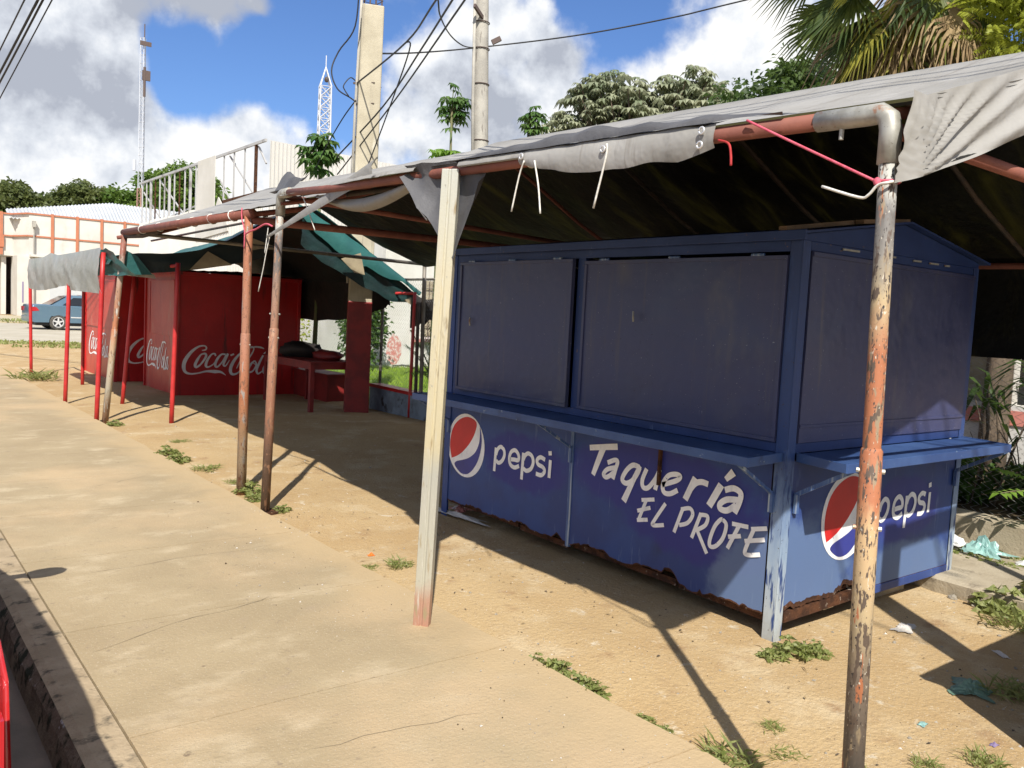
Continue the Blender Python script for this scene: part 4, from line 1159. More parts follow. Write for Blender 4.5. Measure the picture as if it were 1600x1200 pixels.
# ---------------------------------------------------------------- second canopy, left of the first
c2 = thing('canopy_frame', 'orange-brown pipe canopy frame with bare rail beside the sidewalk', 'canopy', (4.7, 9.4, 0))
post(c2, (2.651, 7.09, -0.05), (2.655, 7.089, 2.36), 0.036, 'post_third', (0.0, 0.58, 0.041), bolt=[(0.54, -0.9)])
post(c2, (2.593, 11.788, -0.05), (2.789, 11.743, 2.42), 0.036, 'post_fourth', (0.0, 0.5, 0.040), bolt=[(0.56, -0.9)])
MB().tube([(2.655, 7.02, 2.352), (2.70, 9.2, 2.385), (2.79, 11.80, 2.425)], 0.042, 12).build('front_rail', 'primer_pipe', c2, smooth=True)
MB().tube([(2.655, 7.09, 2.30), (4.7, 7.09, 2.32), (6.85, 7.09, 2.30)], 0.034, 10).build('tie_bar', 'primer_pipe', c2, smooth=True)
MB().tube([(2.80, 11.2, 2.39), (6.92, 11.2, 2.335)], 0.026, 10).build('tie_bar', 'grey_tube', c2, smooth=True)
MB().tube([(2.79, 11.70, 2.38), (2.86, 11.2, 2.37), (2.90, 10.6, 2.40)], 0.034, 10).build('brace', 'dark_tube', c2, smooth=True)
MB().tube([(4.6, 6.45, 3.02), (4.6, 11.85, 3.10)], 0.026, 8).build('ridge_pipe', 'primer_pipe', c2, smooth=True)
for y in (7.09, 11.75):
    MB().tube([(2.70, y, 2.35), (3.2, y, 2.46), (3.8, y, 2.68), (4.6, y, 3.03)], 0.024, 8).build('rafter', 'primer_pipe', c2, smooth=True)
post(c2, (6.85, 7.09, -0.03), (6.85, 7.09, 2.31), 0.026, 'dark_tube')
post(c2, (6.90, 11.06, -0.03), (6.95, 11.2, 2.36), 0.030, 'grey_tube')
t2 = thing('tarp', 'plain grey tarp on the front slope of the bare-railed canopy', 'tarp', (3.7, 9.2, 2.4))
m = MB()
rows = []
for i in range(60):
    y = 6.28 + 5.60 * i / 59
    fx, zf = 2.63 + 0.03 * (y - 7), 2.345 + 0.0155 * (y - 7.09)
    rz_ = 3.15 + 0.016 * (y - 7)
    sag = 0.05 + 0.03 * math.sin((y - 6.3) * 2.2)
    rows.append([(fx - 0.015, y, zf + 0.038 + 0.01 * nz(y * 6, 2)), (fx + 0.03, y, zf + 0.058)] +
                [(fx + 0.03 + (4.66 - fx) * t / 12, y, zf + 0.058 + (rz_ - zf - 0.05) * t / 12 - sag * math.sin(math.pi * t / 12) + 0.014 * nz(y * 2.4, t * 0.5)) for t in range(1, 13)] +
                ([(4.66 + 2.18 * t / 9, y, rz_ + (2.30 - rz_) * t / 9 - 0.09 * math.sin(math.pi * t / 9) + 0.02 * nz(y * 2.2, t * 0.6, 4)) for t in range(1, 10)] if y < 11.05 else [(4.66 + 0.02 * t, y, rz_ - 0.012 * t) for t in range(1, 10)]))
m.grid(rows)
m.build('sheet', 'tarp_grey', t2, smooth=True)
m = MB()
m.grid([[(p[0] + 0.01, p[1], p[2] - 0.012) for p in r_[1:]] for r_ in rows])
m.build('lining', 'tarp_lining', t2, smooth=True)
# folded grey corner by the elbow
m = MB()
m.grid([[(2.60 + 0.02 * j, 6.05 + 0.06 * i, 2.475 + 0.05 * math.sin(i * 0.7) * math.sin(j * 0.8) + 0.02 * j) for j in range(7)] for i in range(9)])
m.build('folded_corner', 'tarp_dark', t2, smooth=True)

# ---------------------------------------------------------------- red posts and the green tarp over the red kiosks
c3 = thing('canopy_frame', 'thin bright red pipe posts carrying the green tarp over the red kiosks', 'canopy', (4.7, 15.6, 0))
RP = [((2.867, 19.27, -0.05), (2.835, 19.27, 2.02)), ((2.557, 14.15, -0.05), (2.60, 14.14, 2.10)), ((2.539, 12.0, -0.05), (2.592, 11.99, 2.16)),
      ((3.284, 13.83, -0.04), (3.426, 13.78, 2.02)), ((3.345, 11.52, -0.04), (3.388, 11.51, 2.08)), ((3.331, 16.89, -0.04), (3.333, 16.87, 1.98))]
for p, q in RP:
    post(c3, p, q, 0.030, 'red_post')
for p, q in (((6.78, 11.19, -0.04), (6.80, 11.2, 1.9)), ((7.05, 19.6, -0.04), (7.05, 19.6, 1.9))):
    post(c3, p, q, 0.026, 'red_post')
post(c3, (6.84, 11.12, -0.04), (6.84, 11.15, 1.75), 0.026, 'dark_tube')
MB().tube([(2.60, 11.98, 2.13), (2.60, 14.14, 2.10), (2.83, 19.3, 2.02)], 0.024, 8).build('front_rail', 'red_post', c3, smooth=True)
MB().tube([(3.39, 11.5, 2.05), (3.42, 13.8, 2.0), (3.33, 16.9, 1.96)], 0.022, 8).build('inner_rail', 'red_post', c3, smooth=True)
MB().tube([(5.25, 11.9, 2.98), (5.2, 19.6, 2.85)], 0.022, 8).build('ridge_pipe', 'dark_tube', c3, smooth=True)
MB().tube([(6.80, 11.2, 1.88), (7.05, 19.6, 1.88)], 0.022, 8).build('back_rail', 'red_post', c3, smooth=True)
gt = thing('tarp', 'dark green tarp with beige corner patches sagging over the red kiosks', 'tarp', (4.9, 15.5, 2.1))
GP = [(2.62, 2.02), (2.72, 2.14), (3.0, 2.19), (3.6, 2.25), (4.1, 2.42), (4.5, 2.68), (4.93, 2.90), (5.3, 3.05), (5.7, 2.90), (6.17, 2.62), (6.63, 2.27), (7.0, 2.02), (7.28, 1.84)]
gpro = smooth_pts([(x, 0, z) for x, z in GP], 3)
def green_rows(y0, y1, n, dz=0.0, lo=0, hi=None):
    rows = []
    for i in range(n + 1):
        t = i / n
        y = y0 + (y1 - y0) * t
        row = []
        for j, p in enumerate(gpro[lo:hi]):
            b = 0.03 * nz(p.x * 1.6, y * 1.1) + 0.012 * nz(p.x * 5, y * 4, 3)
            yy_ = y + (0.20 * nz(p.x * 1.4, 5) if i == 0 else 0)
            row.append((p.x, yy_, p.z + b + dz - 0.07 * math.sin(math.pi * t) - 0.078 * (y - y0) * min(1.0, max(0.0, (p.x - 2.9) / 1.6)) * (1.0 if p.x < 5.6 else max(0.25, 1 - (p.x - 5.6)))))
        rows.append(row)
    return rows
m = MB().grid(green_rows(11.85, 17.4, 40))
m.build('sheet', 'tarp_green', gt, smooth=True)
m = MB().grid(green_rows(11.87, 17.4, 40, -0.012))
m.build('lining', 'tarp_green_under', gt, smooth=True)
# teal edge folded over on the back slope, seen in the sun
m = MB()
rows = []
for i in range(21):
    t = i / 20
    a = Vector((5.15, 11.80, 3.05)).lerp(Vector((7.22, 11.72, 1.90)), t)
    a.z += 0.05 * math.sin(math.pi * t)
    w = 0.26 * math.sin(math.pi * min(1, t * 1.15 + 0.05)) + 0.04 + 0.05 * nz(t * 6, 8)
    rows.append([a + Vector((0.0, 0.10, 0.04)), a + Vector((0, -0.02, 0.02 + 0.02 * nz(t * 8, 1))), a + Vector((-0.04, -0.06 + 0.03 * nz(t * 9, 2), -w * 0.5)), a + Vector((-0.06, -0.05, -w + 0.04 * nz(t * 10, 4)))])
m.grid(rows)
m.build('folded_edge', 'tarp_green', gt, smooth=True)
# dark green sag below the folded edge on the back slope
m = MB()
rows = []
for i in range(33):
    t = i / 32
    x = 5.20 + 2.06 * t
    zt = 3.0 - 1.10 * t + 0.05 * math.sin(math.pi * t) - 0.06
    zb = (2.50 - 0.95 * t ** 0.8) if t < 0.75 else (1.745 + 0.02 * (t - 0.75))
    zb += 0.03 * nz(t * 9, 4)
    rows.append([(x, 11.79 + 0.05 * nz(x * 3, s * 0.5), zt + (zb - zt) * s / 8) for s in range(9)])
m.grid(rows)
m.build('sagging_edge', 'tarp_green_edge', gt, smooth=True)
# crumpled teal bundle at the front corner and front valance
m = MB()
rows = []
for i in range(23):
    t = i / 22
    y = 11.75 + 1.1 * t
    rows.append([(2.60 + 0.05 * nz(s * 0.9, y * 4) + 0.03 * s * (1 - t), y - 0.1 * s * (1 - t), 2.20 - 0.055 * s + 0.03 * nz(s, y * 5, 3)) for s in range(7)])
m.grid(rows)
m.build('bundled_corner', 'tarp_green', gt, smooth=True)
m = MB()
m.add([(2.82, 11.78, 2.20), (2.95, 11.77, 2.14), (3.14, 11.77, 1.91), (2.78, 11.79, 1.89)], [(0, 1, 2, 3)])
m.build('front_corner', 'tarp_green', gt)
# dark near-end valance hanging under the rising edge on the street side
m = MB()
rows = []
for i in range(25):
    t = i / 24
    x = 2.80 + 1.9 * t
    zt = 2.16 + 0.12 * t + 0.55 * t ** 3
    zb = 1.905 + 0.12 * t + 0.25 * t * t
    rows.append([(x, 11.83 + 0.03 * nz(x * 4, s * 0.7), zt + (zb - zt) * s / 5) for s in range(6)])
m.grid(rows)
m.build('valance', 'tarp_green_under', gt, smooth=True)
for pts in ([(3.62, 11.79, 2.01), (3.86, 11.79, 2.28), (4.20, 11.79, 2.12)], [(4.44, 11.76, 2.52), (4.78, 11.76, 2.43), (4.45, 11.77, 2.34)],
            [(5.75, 11.60, 2.33), (6.06, 11.58, 2.44), (6.14, 11.58, 2.12), (5.98, 11.6, 2.14)], [(7.02, 11.62, 1.84), (7.18, 11.62, 1.72), (7.14, 11.62, 1.63), (6.86, 11.62, 1.78)]):
    MB().prism(pts, (0, 0.004, 0)).build('corner_patch', 'tarp_patch', gt)
# dark cloths hanging behind the table and at the back eave
def cloth(name, label, pts, seed, mat='black_cloth', nx=16, nzz=10):
    """pts: top-left, top-right, bottom-right, bottom-left"""
    a, b, c, d_ = [Vector(p) for p in pts]
    nrm = (b - a).cross(d_ - a).normalized()
    m = MB()
    rows = []
    for j in range(nzz + 1):
        v = j / nzz
        row = []
        for i in range(nx + 1):
            u = i / nx
            p = (a.lerp(b, u)).lerp(d_.lerp(c, u), v)
            p = p + nrm * (0.05 * nz(u * 4 + seed, v * 1.5) + 0.03 * nz(u * 9, v * 3, seed)) + Vector((0, 0, 0.05 * nz(u * 5, seed) * v - 0.10 * math.sin(math.pi * u) * (1 - v)))
            row.append(p)
        rows.append(row)
    m.grid(rows)
    o = m.build(name, mat, smooth=True)
    return tag(o, label, 'cloth')
cloth('hanging_cloth', 'black cloth sagging behind the red table between kiosk and pole', [(6.6, 16.2, 2.25), (6.85, 12.3, 2.35), (6.85, 13.0, 1.42), (6.65, 16.0, 1.32)], 2.0)
cloth('hanging_cloth', 'ragged black cloth scrap hanging just right of the concrete pole', [(6.72, 12.5, 2.22), (6.80, 11.95, 2.16), (6.80, 11.95, 1.68), (6.70, 12.5, 1.52)], 5.0, nx=10)
cloth('hanging_cloth', 'dark cloth hanging from the green tarp corner beside the thin back posts', [(7.0, 11.62, 1.93), (7.30, 11.25, 1.88), (7.20, 11.3, 1.48), (7.0, 11.65, 1.34)], 8.0, nx=10)
# translucent plastic sheet over the far posts
m = MB()
rows = []
for i in range(60):
    t = i / 59
    y = 11.95 + 5.75 * t
    zt = 2.22 - 0.02 * math.sin(math.pi * t) + 0.05 * max(0, 1 - abs(t - 0.62) * 9) - 0.05 * (t > 0.62) * (t - 0.62)
    zb = 1.63 + 0.10 * t + 0.07 * math.sin(t * 5.5) * (t > 0.35)
    x = 2.555 + 0.03 * t
    rows.append([(x - 0.05 * math.sin(math.pi * s / 8) * (0.5 + nz(y * 1.5, 3)) + 0.035 * nz(y * 3 + s * 0.55, s * 0.3) * (s / 8), y, zt + (zb - zt) * s / 8) for s in range(9)])
m.grid(rows)
tag(m.build('plastic_sheet', 'clear_plastic', smooth=True), 'translucent grey plastic sheet draped across the far red posts', 'plastic sheet')
cb = MB()
cb.prism([(2.70, 12.0, 1.93), (2.95, 11.95, 1.88), (3.25, 12.0, 1.87), (3.22, 12.0, 1.93), (2.9, 12.0, 1.99), (2.70, 12.0, 1.99)], (0, 0.25, 0.01))
tag(cb.build('cardboard_piece', 'paper'), 'crumpled beige cardboard piece tucked under the teal tarp corner', 'cardboard')

# ---------------------------------------------------------------- ropes and ties
def rope(label, pts, r, mat, group=None):
    m = MB()
    m.tube(smooth_pts(pts, 4) if len(pts) > 2 else pts, r, 6)
    o = m.build('rope', mat, smooth=True)
    return tag(o, label, 'rope', group)
rope('white tie end hanging from the rail, left one of a pair right of the prop', [(2.263, 2.887, 2.262), (2.27, 2.926, 2.202), (2.27, 2.968, 2.055)], 0.0038, 'rope_white')
rope('white tie end hanging straight down, right one of the pair near the prop', [(2.263, 2.818, 2.255), (2.27, 2.792, 2.149), (2.27, 2.77, 2.034)], 0.0038, 'rope_white')
m = MB()
for y in (2.885, 2.855):
    m.tube([(2.300 + 0.031 * math.cos(a), y, pz(y) + 0.031 * math.sin(a)) for a in [2 * math.pi * i / 14 for i in range(15)]], 0.0035, 5)
tag(m.build('rope', 'rope_white', smooth=True), 'white rope turns wound round the rail above the pair of tie ends', 'rope')
rope('single white tie hanging from the eyelet over the left shutter gap', [(2.255, 2.38, 2.268), (2.262, 2.387, 2.221), (2.27, 2.449, 2.034)], 0.0042, 'rope_white')
rope('white tie with a kink hanging left of the prop', [(2.30, 3.823, 2.262), (2.30, 3.840, 2.177), (2.30, 3.703, 2.065)], 0.004, 'rope_white')
rope('pink rope stretched from the rail down to the near post', [(2.262, 1.748, 2.262), (2.262, 1.60, 2.185), (2.266, 1.294, 2.028)], 0.0042, 'rope_pink')
rope('short red rope end dangling under the rail', [(2.265, 1.86, 2.215), (2.268, 1.82, 2.20), (2.27, 1.809, 2.165), (2.27, 1.805, 2.127)], 0.0042, 'rope_red')
rope('white cord loop tied to the near post with its tail sticking out', [(2.335, 1.262, 2.035), (2.295, 1.247, 2.030), (2.262, 1.258, 2.022), (2.262, 1.288, 2.017), (2.262, 1.313, 1.992), (2.262, 1.342, 1.988), (2.262, 1.461, 2.029)], 0.0042, 'rope_white')
m = MB()
m.ball((2.266, 1.292, 2.027), 0.011, 0.011, 0.013, 8, 6, 0, 0.4)
m.tube([(2.300 + 0.030 * math.cos(a), 1.279 + 0.030 * math.sin(a), 2.030) for a in [2 * math.pi * i / 14 for i in range(15)]], 0.004, 5)
tag(m.build('rope', 'rope_pink', smooth=True), 'pink rope knot round the near post just below its elbow', 'rope')
rope('long white string hanging beside the second post', [(2.57, 6.40, 2.15), (2.56, 6.45, 2.0), (2.56, 6.501, 1.877), (2.56, 6.589, 1.70)], 0.004, 'rope_white')
rope('short white string hanging between the two brown posts', [(2.58, 6.471, 2.20), (2.58, 6.50, 2.10), (2.58, 6.53, 2.0)], 0.004, 'rope_white')
rope('pink and white rope tied between the two brown posts', [(2.61, 7.05, 2.17), (2.58, 6.86, 2.185), (2.58, 6.724, 2.197), (2.57, 6.501, 2.225), (2.57, 6.37, 2.20)], 0.007, 'rope_pink')
rope('pink rope hanging down the orange-brown post', [(2.605, 7.119, 2.395), (2.60, 7.10, 2.30), (2.60, 7.034, 2.201), (2.605, 7.045, 2.054)], 0.005, 'rope_pink')
rope('thin white string drooping right of the second post top', [(2.56, 5.80, 2.42), (2.52, 5.70, 2.36), (2.53, 5.62, 2.25), (2.55, 5.56, 2.13)], 0.004, 'rope_white')
rope('red rope hanging at the black rear lining of the tarp', [(6.68, 2.52, 2.10), (6.69, 2.50, 1.85), (6.69, 2.53, 1.62), (6.68, 2.46, 1.55)], 0.008, 'rope_red')
for nth, y in zip(('first', 'second', 'third', 'fourth', 'fifth', 'sixth'), (7.5, 8.1, 8.7, 9.2, 10.0, 10.8)):
    m = MB()
    zc, xc = 2.352 + 0.0155 * (y - 7.05), 2.655 + 0.028 * (y - 7.0)
    m.tube([(xc + 0.046 * math.cos(a), y + 0.02 * math.sin(a), zc + 0.046 * math.sin(a)) for a in [2 * math.pi * k / 12 for k in range(13)]], 0.006, 5)
    tag(m.build('rope', 'rope_white', smooth=True), nth + ' white tie round the bare rail, counted from the orange-brown post', 'rope', 'white ties on the second rail')
# ---------------------------------------------------------------- red table and bench
t = thing('table', 'dark red wooden table with a bundle on top beside the larger red kiosk', 'table', (5.95, 13.1, 0))
TX0, TX1, TY0, TY1 = 5.55, 6.40, 12.15, 14.0
for i in range(4):
    a = TX0 + (TX1 - TX0) * i / 4
    MB().box(a + 0.003, a + (TX1 - TX0) / 4 - 0.003, TY0 - 0.04, TY1 + 0.04, 0.735, 0.762).build('board', 'red_table', t, bevel=0.004)
m = MB()
m.box(TX0 + 0.05, TX1 - 0.05, TY0, TY0 + 0.025, 0.64, 0.734)
m.box(TX0 + 0.05, TX1 - 0.05, TY1 - 0.025, TY1, 0.64, 0.734)
m.box(TX0 + 0.02, TX0 + 0.045, TY0, TY1, 0.64, 0.733)
m.box(TX1 - 0.045, TX1 - 0.02, TY0, TY1, 0.64, 0.733)
m.build('apron', 'red_table', t)
for x in (TX0 + 0.05, TX1 - 0.05):
    for y in (TY0 + 0.01, TY1 - 0.05):
        MB().box(x - 0.035, x + 0.035, y - 0.036, y + 0.036, -0.04, 0.7335).build('leg', 'red_table', t, bevel=0.004)
m = MB()
m.ball((6.0, 13.45, 0.86), 0.36, 0.42, 0.14, 16, 8, 0, 0.35, 3)
tag(m.build('bundle', 'black_cloth', smooth=True), 'dark covered bundle lying on the red table', 'bundle')
m = MB()
m.ball((6.15, 12.75, 0.82), 0.22, 0.35, 0.09, 14, 8, 0, 0.35, 7)
tag(m.build('bundle', 'red_table', smooth=True), 'red wrapped bundle on the near end of the red table', 'bundle')
b = thing('bench', 'low red box bench standing behind the red table', 'bench', (6.7, 14.2, 0))
MB().box(6.45, 6.9, 13.4, 15.0, 0.42, 0.46).build('seat', 'red_table', b, bevel=0.004)
MB().box(6.47, 6.50, 13.42, 14.98, -0.03, 0.419).build('front_board', 'red_table', b)
for y in (13.45, 14.92):
    MB().box(6.505, 6.88, y, y + 0.03, -0.03, 0.419).build('end_board', 'red_table', b)

# ---------------------------------------------------------------- utility poles and cables
p1 = thing('utility_pole', 'square tapered concrete pole with red painted base behind the table', 'utility pole', (6.36, 12.13, 0))
m = MB()
m.bar((6.36, 12.13, 1.70), (6.39, 12.11, 6.22), 0.36, 0.36, up=(0.42, 0.91, 0), w2=0.33, h2=0.33)
m.build('shaft', 'pole_concrete', p1, bevel=0.02)
MB().bar((6.36, 12.13, -0.05), (6.36, 12.13, 1.72), 0.380, 0.380, up=(0.42, 0.91, 0), w2=0.368, h2=0.368).build('painted_base', 'red_table', p1, bevel=0.01)
m = MB()
for a, b in ((-1, -1), (1, -1), (1, 1), (-1, 1), (0, -1), (0, 1)):
    m.tube([(6.39 + a * 0.10, 12.11 + b * 0.10, 6.1), (6.39 + a * 0.10 + 0.01 * b, 12.11 + b * 0.10, 7.2)], 0.012, 6)
for z in (6.32, 6.6, 6.9):
    m.tube([(6.39 + 0.11 * a, 12.11 + 0.11 * b, z) for a, b in ((-1, -1), (1, -1), (1, 1), (-1, 1), (-1, -1))], 0.008, 5)
m.build('reinforcing_bar', 'rebar', p1)
m = MB()
m.tube([(6.17, 12.20, 2.0), (6.19, 12.19, 4.6), (6.24, 12.18, 6.6)], 0.022, 8)
m.build('conduit', 'pole_grey', p1, smooth=True)
m = MB()
for z in (4.75, 5.06):
    m.tube([(6.38 + 0.2 * a, 12.12 + 0.2 * b, z) for a, b in ((-1, 0.15), (-0.1, -1), (1, -0.1), (0.1, 1), (-1, 0.15))], 0.007, 5)
m.bar((6.15, 12.2, 5.06), (6.28, 12.17, 5.06), 0.02, 0.03)
m.bar((6.20, 12.2, 4.76), (6.30, 12.17, 4.76), 0.02, 0.03)
m.build('clamp', 'rebar', p1)
p2 = thing('utility_pole', 'round weathered grey pole rising behind the blue kiosk canopy', 'utility pole', (11.1, 15.43, 0))
m = MB()
m.tube([(11.12 - 0.034 * z, 15.43 + 0.021 * z, z) for z in (0, 2, 4, 6, 8, 10, 10.6)], [0.20, 0.19, 0.18, 0.168, 0.158, 0.148, 0.145], 14)
m.build('shaft', 'pole_grey', p2, smooth=True)
m = MB()
for z in (5.4, 6.6, 7.35, 7.9):
    m.tube([(11.12 - 0.034 * z + 0.18 * math.cos(a), 15.43 + 0.021 * z + 0.18 * math.sin(a), z) for a in [2 * math.pi * i / 14 for i in range(15)]], 0.012, 5)
m.bar((10.85, 15.5, 7.95), (10.45, 15.3, 8.1), 0.05, 0.08)
m.bar((10.95, 15.3, 7.45), (11.1, 15.2, 7.55), 0.07, 0.10)
m.build('clamp', 'rebar', p2)
m = MB()
m.tube([(10.74, 15.45, 4.0), (10.66, 15.5, 6.2), (10.60, 15.52, 8.6)], 0.035, 8)
m.build('conduit', 'pole_grey', p2, smooth=True)
def cable(label, pts, r=0.012):
    m = MB()
    m.tube(smooth_pts(pts, 6), r, 6)
    return tag(m.build('cable', 'cable', smooth=True), label, 'cable')
def far(a, b, d):
    a, b = Vector(a), Vector(b)
    return tuple(b + (b - a).normalized() * d)
C1 = [(6.21, 12.212, 5.066), (5.507, 9.522, 4.945), (4.521, 7.198, 4.673)]
cable('black cable from the concrete pole clamp up towards the street', C1 + [far(C1[1], C1[2], 6)])
C2 = [(6.325, 13.048, 4.062), (6.007, 10.962, 4.489), (5.157, 8.568, 4.586), (4.376, 6.697, 4.504)]
cable('cable crossing in front of the concrete pole, upper one', C2 + [far(C2[2], C2[3], 6)])
C3 = [(6.343, 13.039, 3.785), (5.878, 10.462, 4.427), (4.473, 6.633, 4.513)]
cable('straight cable crossing low in front of the concrete pole', C3 + [far(C3[1], C3[2], 6)], 0.011)
cable('cable dropping steeply just right of the concrete pole', [(6.282, 11.95, 3.707), (6.293, 11.375, 4.47), (5.538, 9.504, 4.831), (5.507, 9.522, 4.945)], 0.010)
C5 = [(6.299, 12.166, 5.529), (8.155, 13.766, 6.288), (10.782, 15.644, 7.376), (12.141, 13.959, 7.58), (13.193, 12.246, 7.8), (13.835, 10.717, 7.968)]
cable('long cable running from the concrete pole past the grey pole to the right', C5 + [far(C5[4], C5[5], 8)], 0.016)
C6 = [(6.867, 11.038, 6.295), (7.451, 11.852, 6.298), (8.685, 13.438, 6.646), (9.996, 14.969, 7.092), (10.703, 15.578, 7.344)]
cable('slack cable curving down to the left side of the grey pole', [far(C6[1], C6[0], 4)] + C6, 0.013)
cable('loose cable loop bulging left of the concrete pole', [(5.975, 11.77, 6.5), (6.03, 11.966, 5.83), (5.91, 12.249, 5.487), (5.824, 12.29, 5.192), (5.91, 12.249, 4.935), (6.108, 12.207, 4.833), (6.20, 12.189, 4.781)], 0.011)
cable('small curled cable end beside the concrete pole clamp', [(6.21, 12.2, 5.08), (6.10, 12.2, 5.13), (6.0, 12.22, 5.0), (6.02, 12.22, 4.93), (6.08, 12.2, 4.85)], 0.009)
cable('thin cable dropping left from the concrete pole to the sapling', [(6.18, 12.153, 4.80), (6.169, 12.568, 4.579), (6.376, 13.577, 4.29), (6.451, 14.094, 4.015)], 0.010)
LL = [[(1.845, 17.905, 5.081), (1.988, 16.682, 5.526), (2.004, 14.26, 5.734), (1.956, 12.852, 5.725)], [(1.846, 17.905, 4.763), (1.989, 16.682, 5.166), (2.108, 13.84, 5.655), (2.099, 12.829, 5.719)],
      [(1.846, 17.905, 4.63), (1.989, 16.682, 5.011), (2.17, 13.831, 5.669), (2.171, 12.817, 5.752)], [(1.846, 17.905, 4.299), (1.99, 16.682, 4.752), (2.279, 13.813, 5.693), (2.266, 12.801, 5.758)]]
for l, w, r in zip(LL, ('uppermost', 'second', 'third', 'lowest and thinnest'), (0.012, 0.019, 0.016, 0.010)):
    cable(w + ' of four street cables crossing the top left sky', [far(l[1], l[0], 8)] + l + [far(l[2], l[3], 16)], r)

# ---------------------------------------------------------------- masts
def lattice(root, cx, cy, z0, z1, w0, w1, n, legs, r, mat, rb, step):
    m = MB()
    def leg(k, z):
        a = 2 * math.pi * k / legs + 0.5
        w = w0 + (w1 - w0) * (z - z0) / (z1 - z0)
        return (cx + w * math.cos(a), cy + w * math.sin(a), z)
    for k in range(legs):
        m.tube([leg(k, z0), leg(k, z1)], r, 6)
    m.build('legs', mat, root)
    zs = [z0 + (z1 - z0) * i / n for i in range(n + 1)]
    for i in range(n):
        q = MB()
        for k in range(legs):
            a, b = leg(k, zs[i]), leg((k + 1) % legs, zs[i + 1])
            q.tube([a, b], rb, 4)
            q.tube([leg(k, zs[i + 1]), leg((k + 1) % legs, zs[i + 1])], rb, 4)
            if step:
                q.tube([leg((k + 1) % legs, zs[i]), leg(k, zs[i + 1])], rb, 4)
        q.build('bracing', mat, root)
ms = thing('radio_mast', 'slender guyed lattice radio mast rising over the trees at left', 'mast', (22.0, 87.3, 0))
lattice(ms, 22.05, 87.25, 0, 12, 0.30, 0.28, 14, 3, 0.045, 'mast_red', 0.022, False)
lattice(ms, 22.1, 87.22, 12.01, 26.0, 0.28, 0.26, 18, 3, 0.04, 'mast_white', 0.020, False)
m = MB()
m.tube([(22.1, 86.6, 20.5), (22.1, 86.6, 23.2)], 0.12, 8)
m.box(21.9, 22.6, 86.5, 86.7, 22.0, 22.9)
m.tube([(22.2, 87.2, 25.9), (22.2, 87.2, 27.3)], 0.05, 6)
m.box(21.7, 22.7, 86.7, 86.8, 25.2, 25.6)
m.build('antenna', 'rebar', ms)
MB().tube([(21.4, 87.0, 13.6), (21.4, 87.0, 14.6)], 0.16, 8).build('antenna', 'mast_white', ms)
tw = thing('lattice_tower', 'white square lattice tower with pointed top behind the poles', 'tower', (46.5, 99.7, 0))
lattice(tw, 46.5, 99.7, 0, 28.6, 1.25, 0.90, 22, 4, 0.085, 'mast_white', 0.055, True)
m = MB()
for k in range(4):
    a = 2 * math.pi * k / 4 + 0.5
    m.tube([(46.5 + 0.95 * math.cos(a), 99.7 + 0.95 * math.sin(a), 28.6), (46.5, 99.7, 31.0)], 0.08, 6)
m.tube([(46.5, 99.7, 30.9), (46.5, 99.7, 32.4)], 0.06, 6)
m.build('spire', 'mast_white', tw)
MB().ball((46.4, 99.2, 29.4), 0.3, 0.3, 0.35, 8, 6).build('beacon', 'dark_tube', tw)

# ---------------------------------------------------------------- white and orange building across the street
bl = thing('white_building', 'white two-level building with orange bands and pilasters at far left', 'building', (12.0, 68, 0))
m = MB()
foot = [(9.65, 66.0), (8.95, 68.0), (-14.0, 68.0)]
m.box(9.65, 24.0, 66.0, 66.3, 0.0, 6.95)
m.build('wall', 'wall_white', bl)
m = MB()
m.prism([(9.649, 66.0, 4.05), (8.95, 68.0, 4.05), (-14, 68.0, 4.05), (-14, 68.3, 4.05), (9.2, 68.3, 4.05), (9.649, 66.31, 4.05)], (0, 0, 2.9))
m.build('wall', 'wall_white', bl)
MB().box(8.95, 9.648, 66.02, 68.8, 0.0, 4.049).build('pier', 'wall_white', bl)
MB().box(-14, 9.6, 70.5, 70.6, 0.0, 4.05).build('porch_wall', 'dark_inside', bl)
MB().box(-14, 8.94, 68.31, 70.49, 4.0, 4.05).build('porch_ceiling', 'wall_white', bl)
MB().box(8.31, 8.6, 68.4, 70.5, 0.0, 3.99).build('porch_pillar', 'wall_white', bl)
d_ = MB().box(7.0, 8.1, 70.40, 70.49, 0.05, 2.6).build('door', 'door_brown', bl)
MB().box(7.3, 7.8, 70.36, 70.395, 1.2, 2.3).build('notice', 'paper', d_)
for z in (6.83, 5.33):
    m = MB()
    m.box(9.56, 24.0, 65.93, 66.0 - 0.002, z + 0.02, z + 0.12)
    m.build('band', 'orange_trim', bl)
    m = MB()
    m.bar((9.56, 65.94, z + 0.07), (8.87, 67.93, z + 0.07), 0.10, 0.10)
    m.bar((8.86, 67.95, z + 0.07), (-14, 67.95, z + 0.07), 0.10, 0.10)
    m.build('band', 'orange_trim', bl)
for x, z0 in ((11.03, 4.2), (12.58, 4.2), (14.14, 4.2), (15.66, 4.2), (17.2, 4.2), (18.8, 4.2)):
    MB().box(x - 0.085, x + 0.085, 65.90, 65.998, z0, 7.0).build('pilaster', 'orange_trim', bl)
for x in (8.25, 5.0, 2.0):
    MB().box(x - 0.09, x + 0.09, 67.86, 67.999, 4.1, 7.0).build('pilaster', 'orange_trim', bl)
    MB().box(x - 0.15, x + 0.15, 67.80, 67.999, 4.6, 5.4).build('pilaster', 'orange_trim', bl)
MB().box(9.66, 13.2, 65.2, 65.999, 4.0, 4.15).build('porch_slab', 'wall_white', bl)
for i in range(3):
    MB().box(10.9 + i * 1.1, 11.85 + i * 1.1, 65.96, 65.999, 0.05, 2.9).build('shutter_door', 'roof_sheet', bl)
MB().box(10.55, 10.8, 65.9, 65.999, 2.1, 2.7).build('meter_box', 'pole_grey', bl)
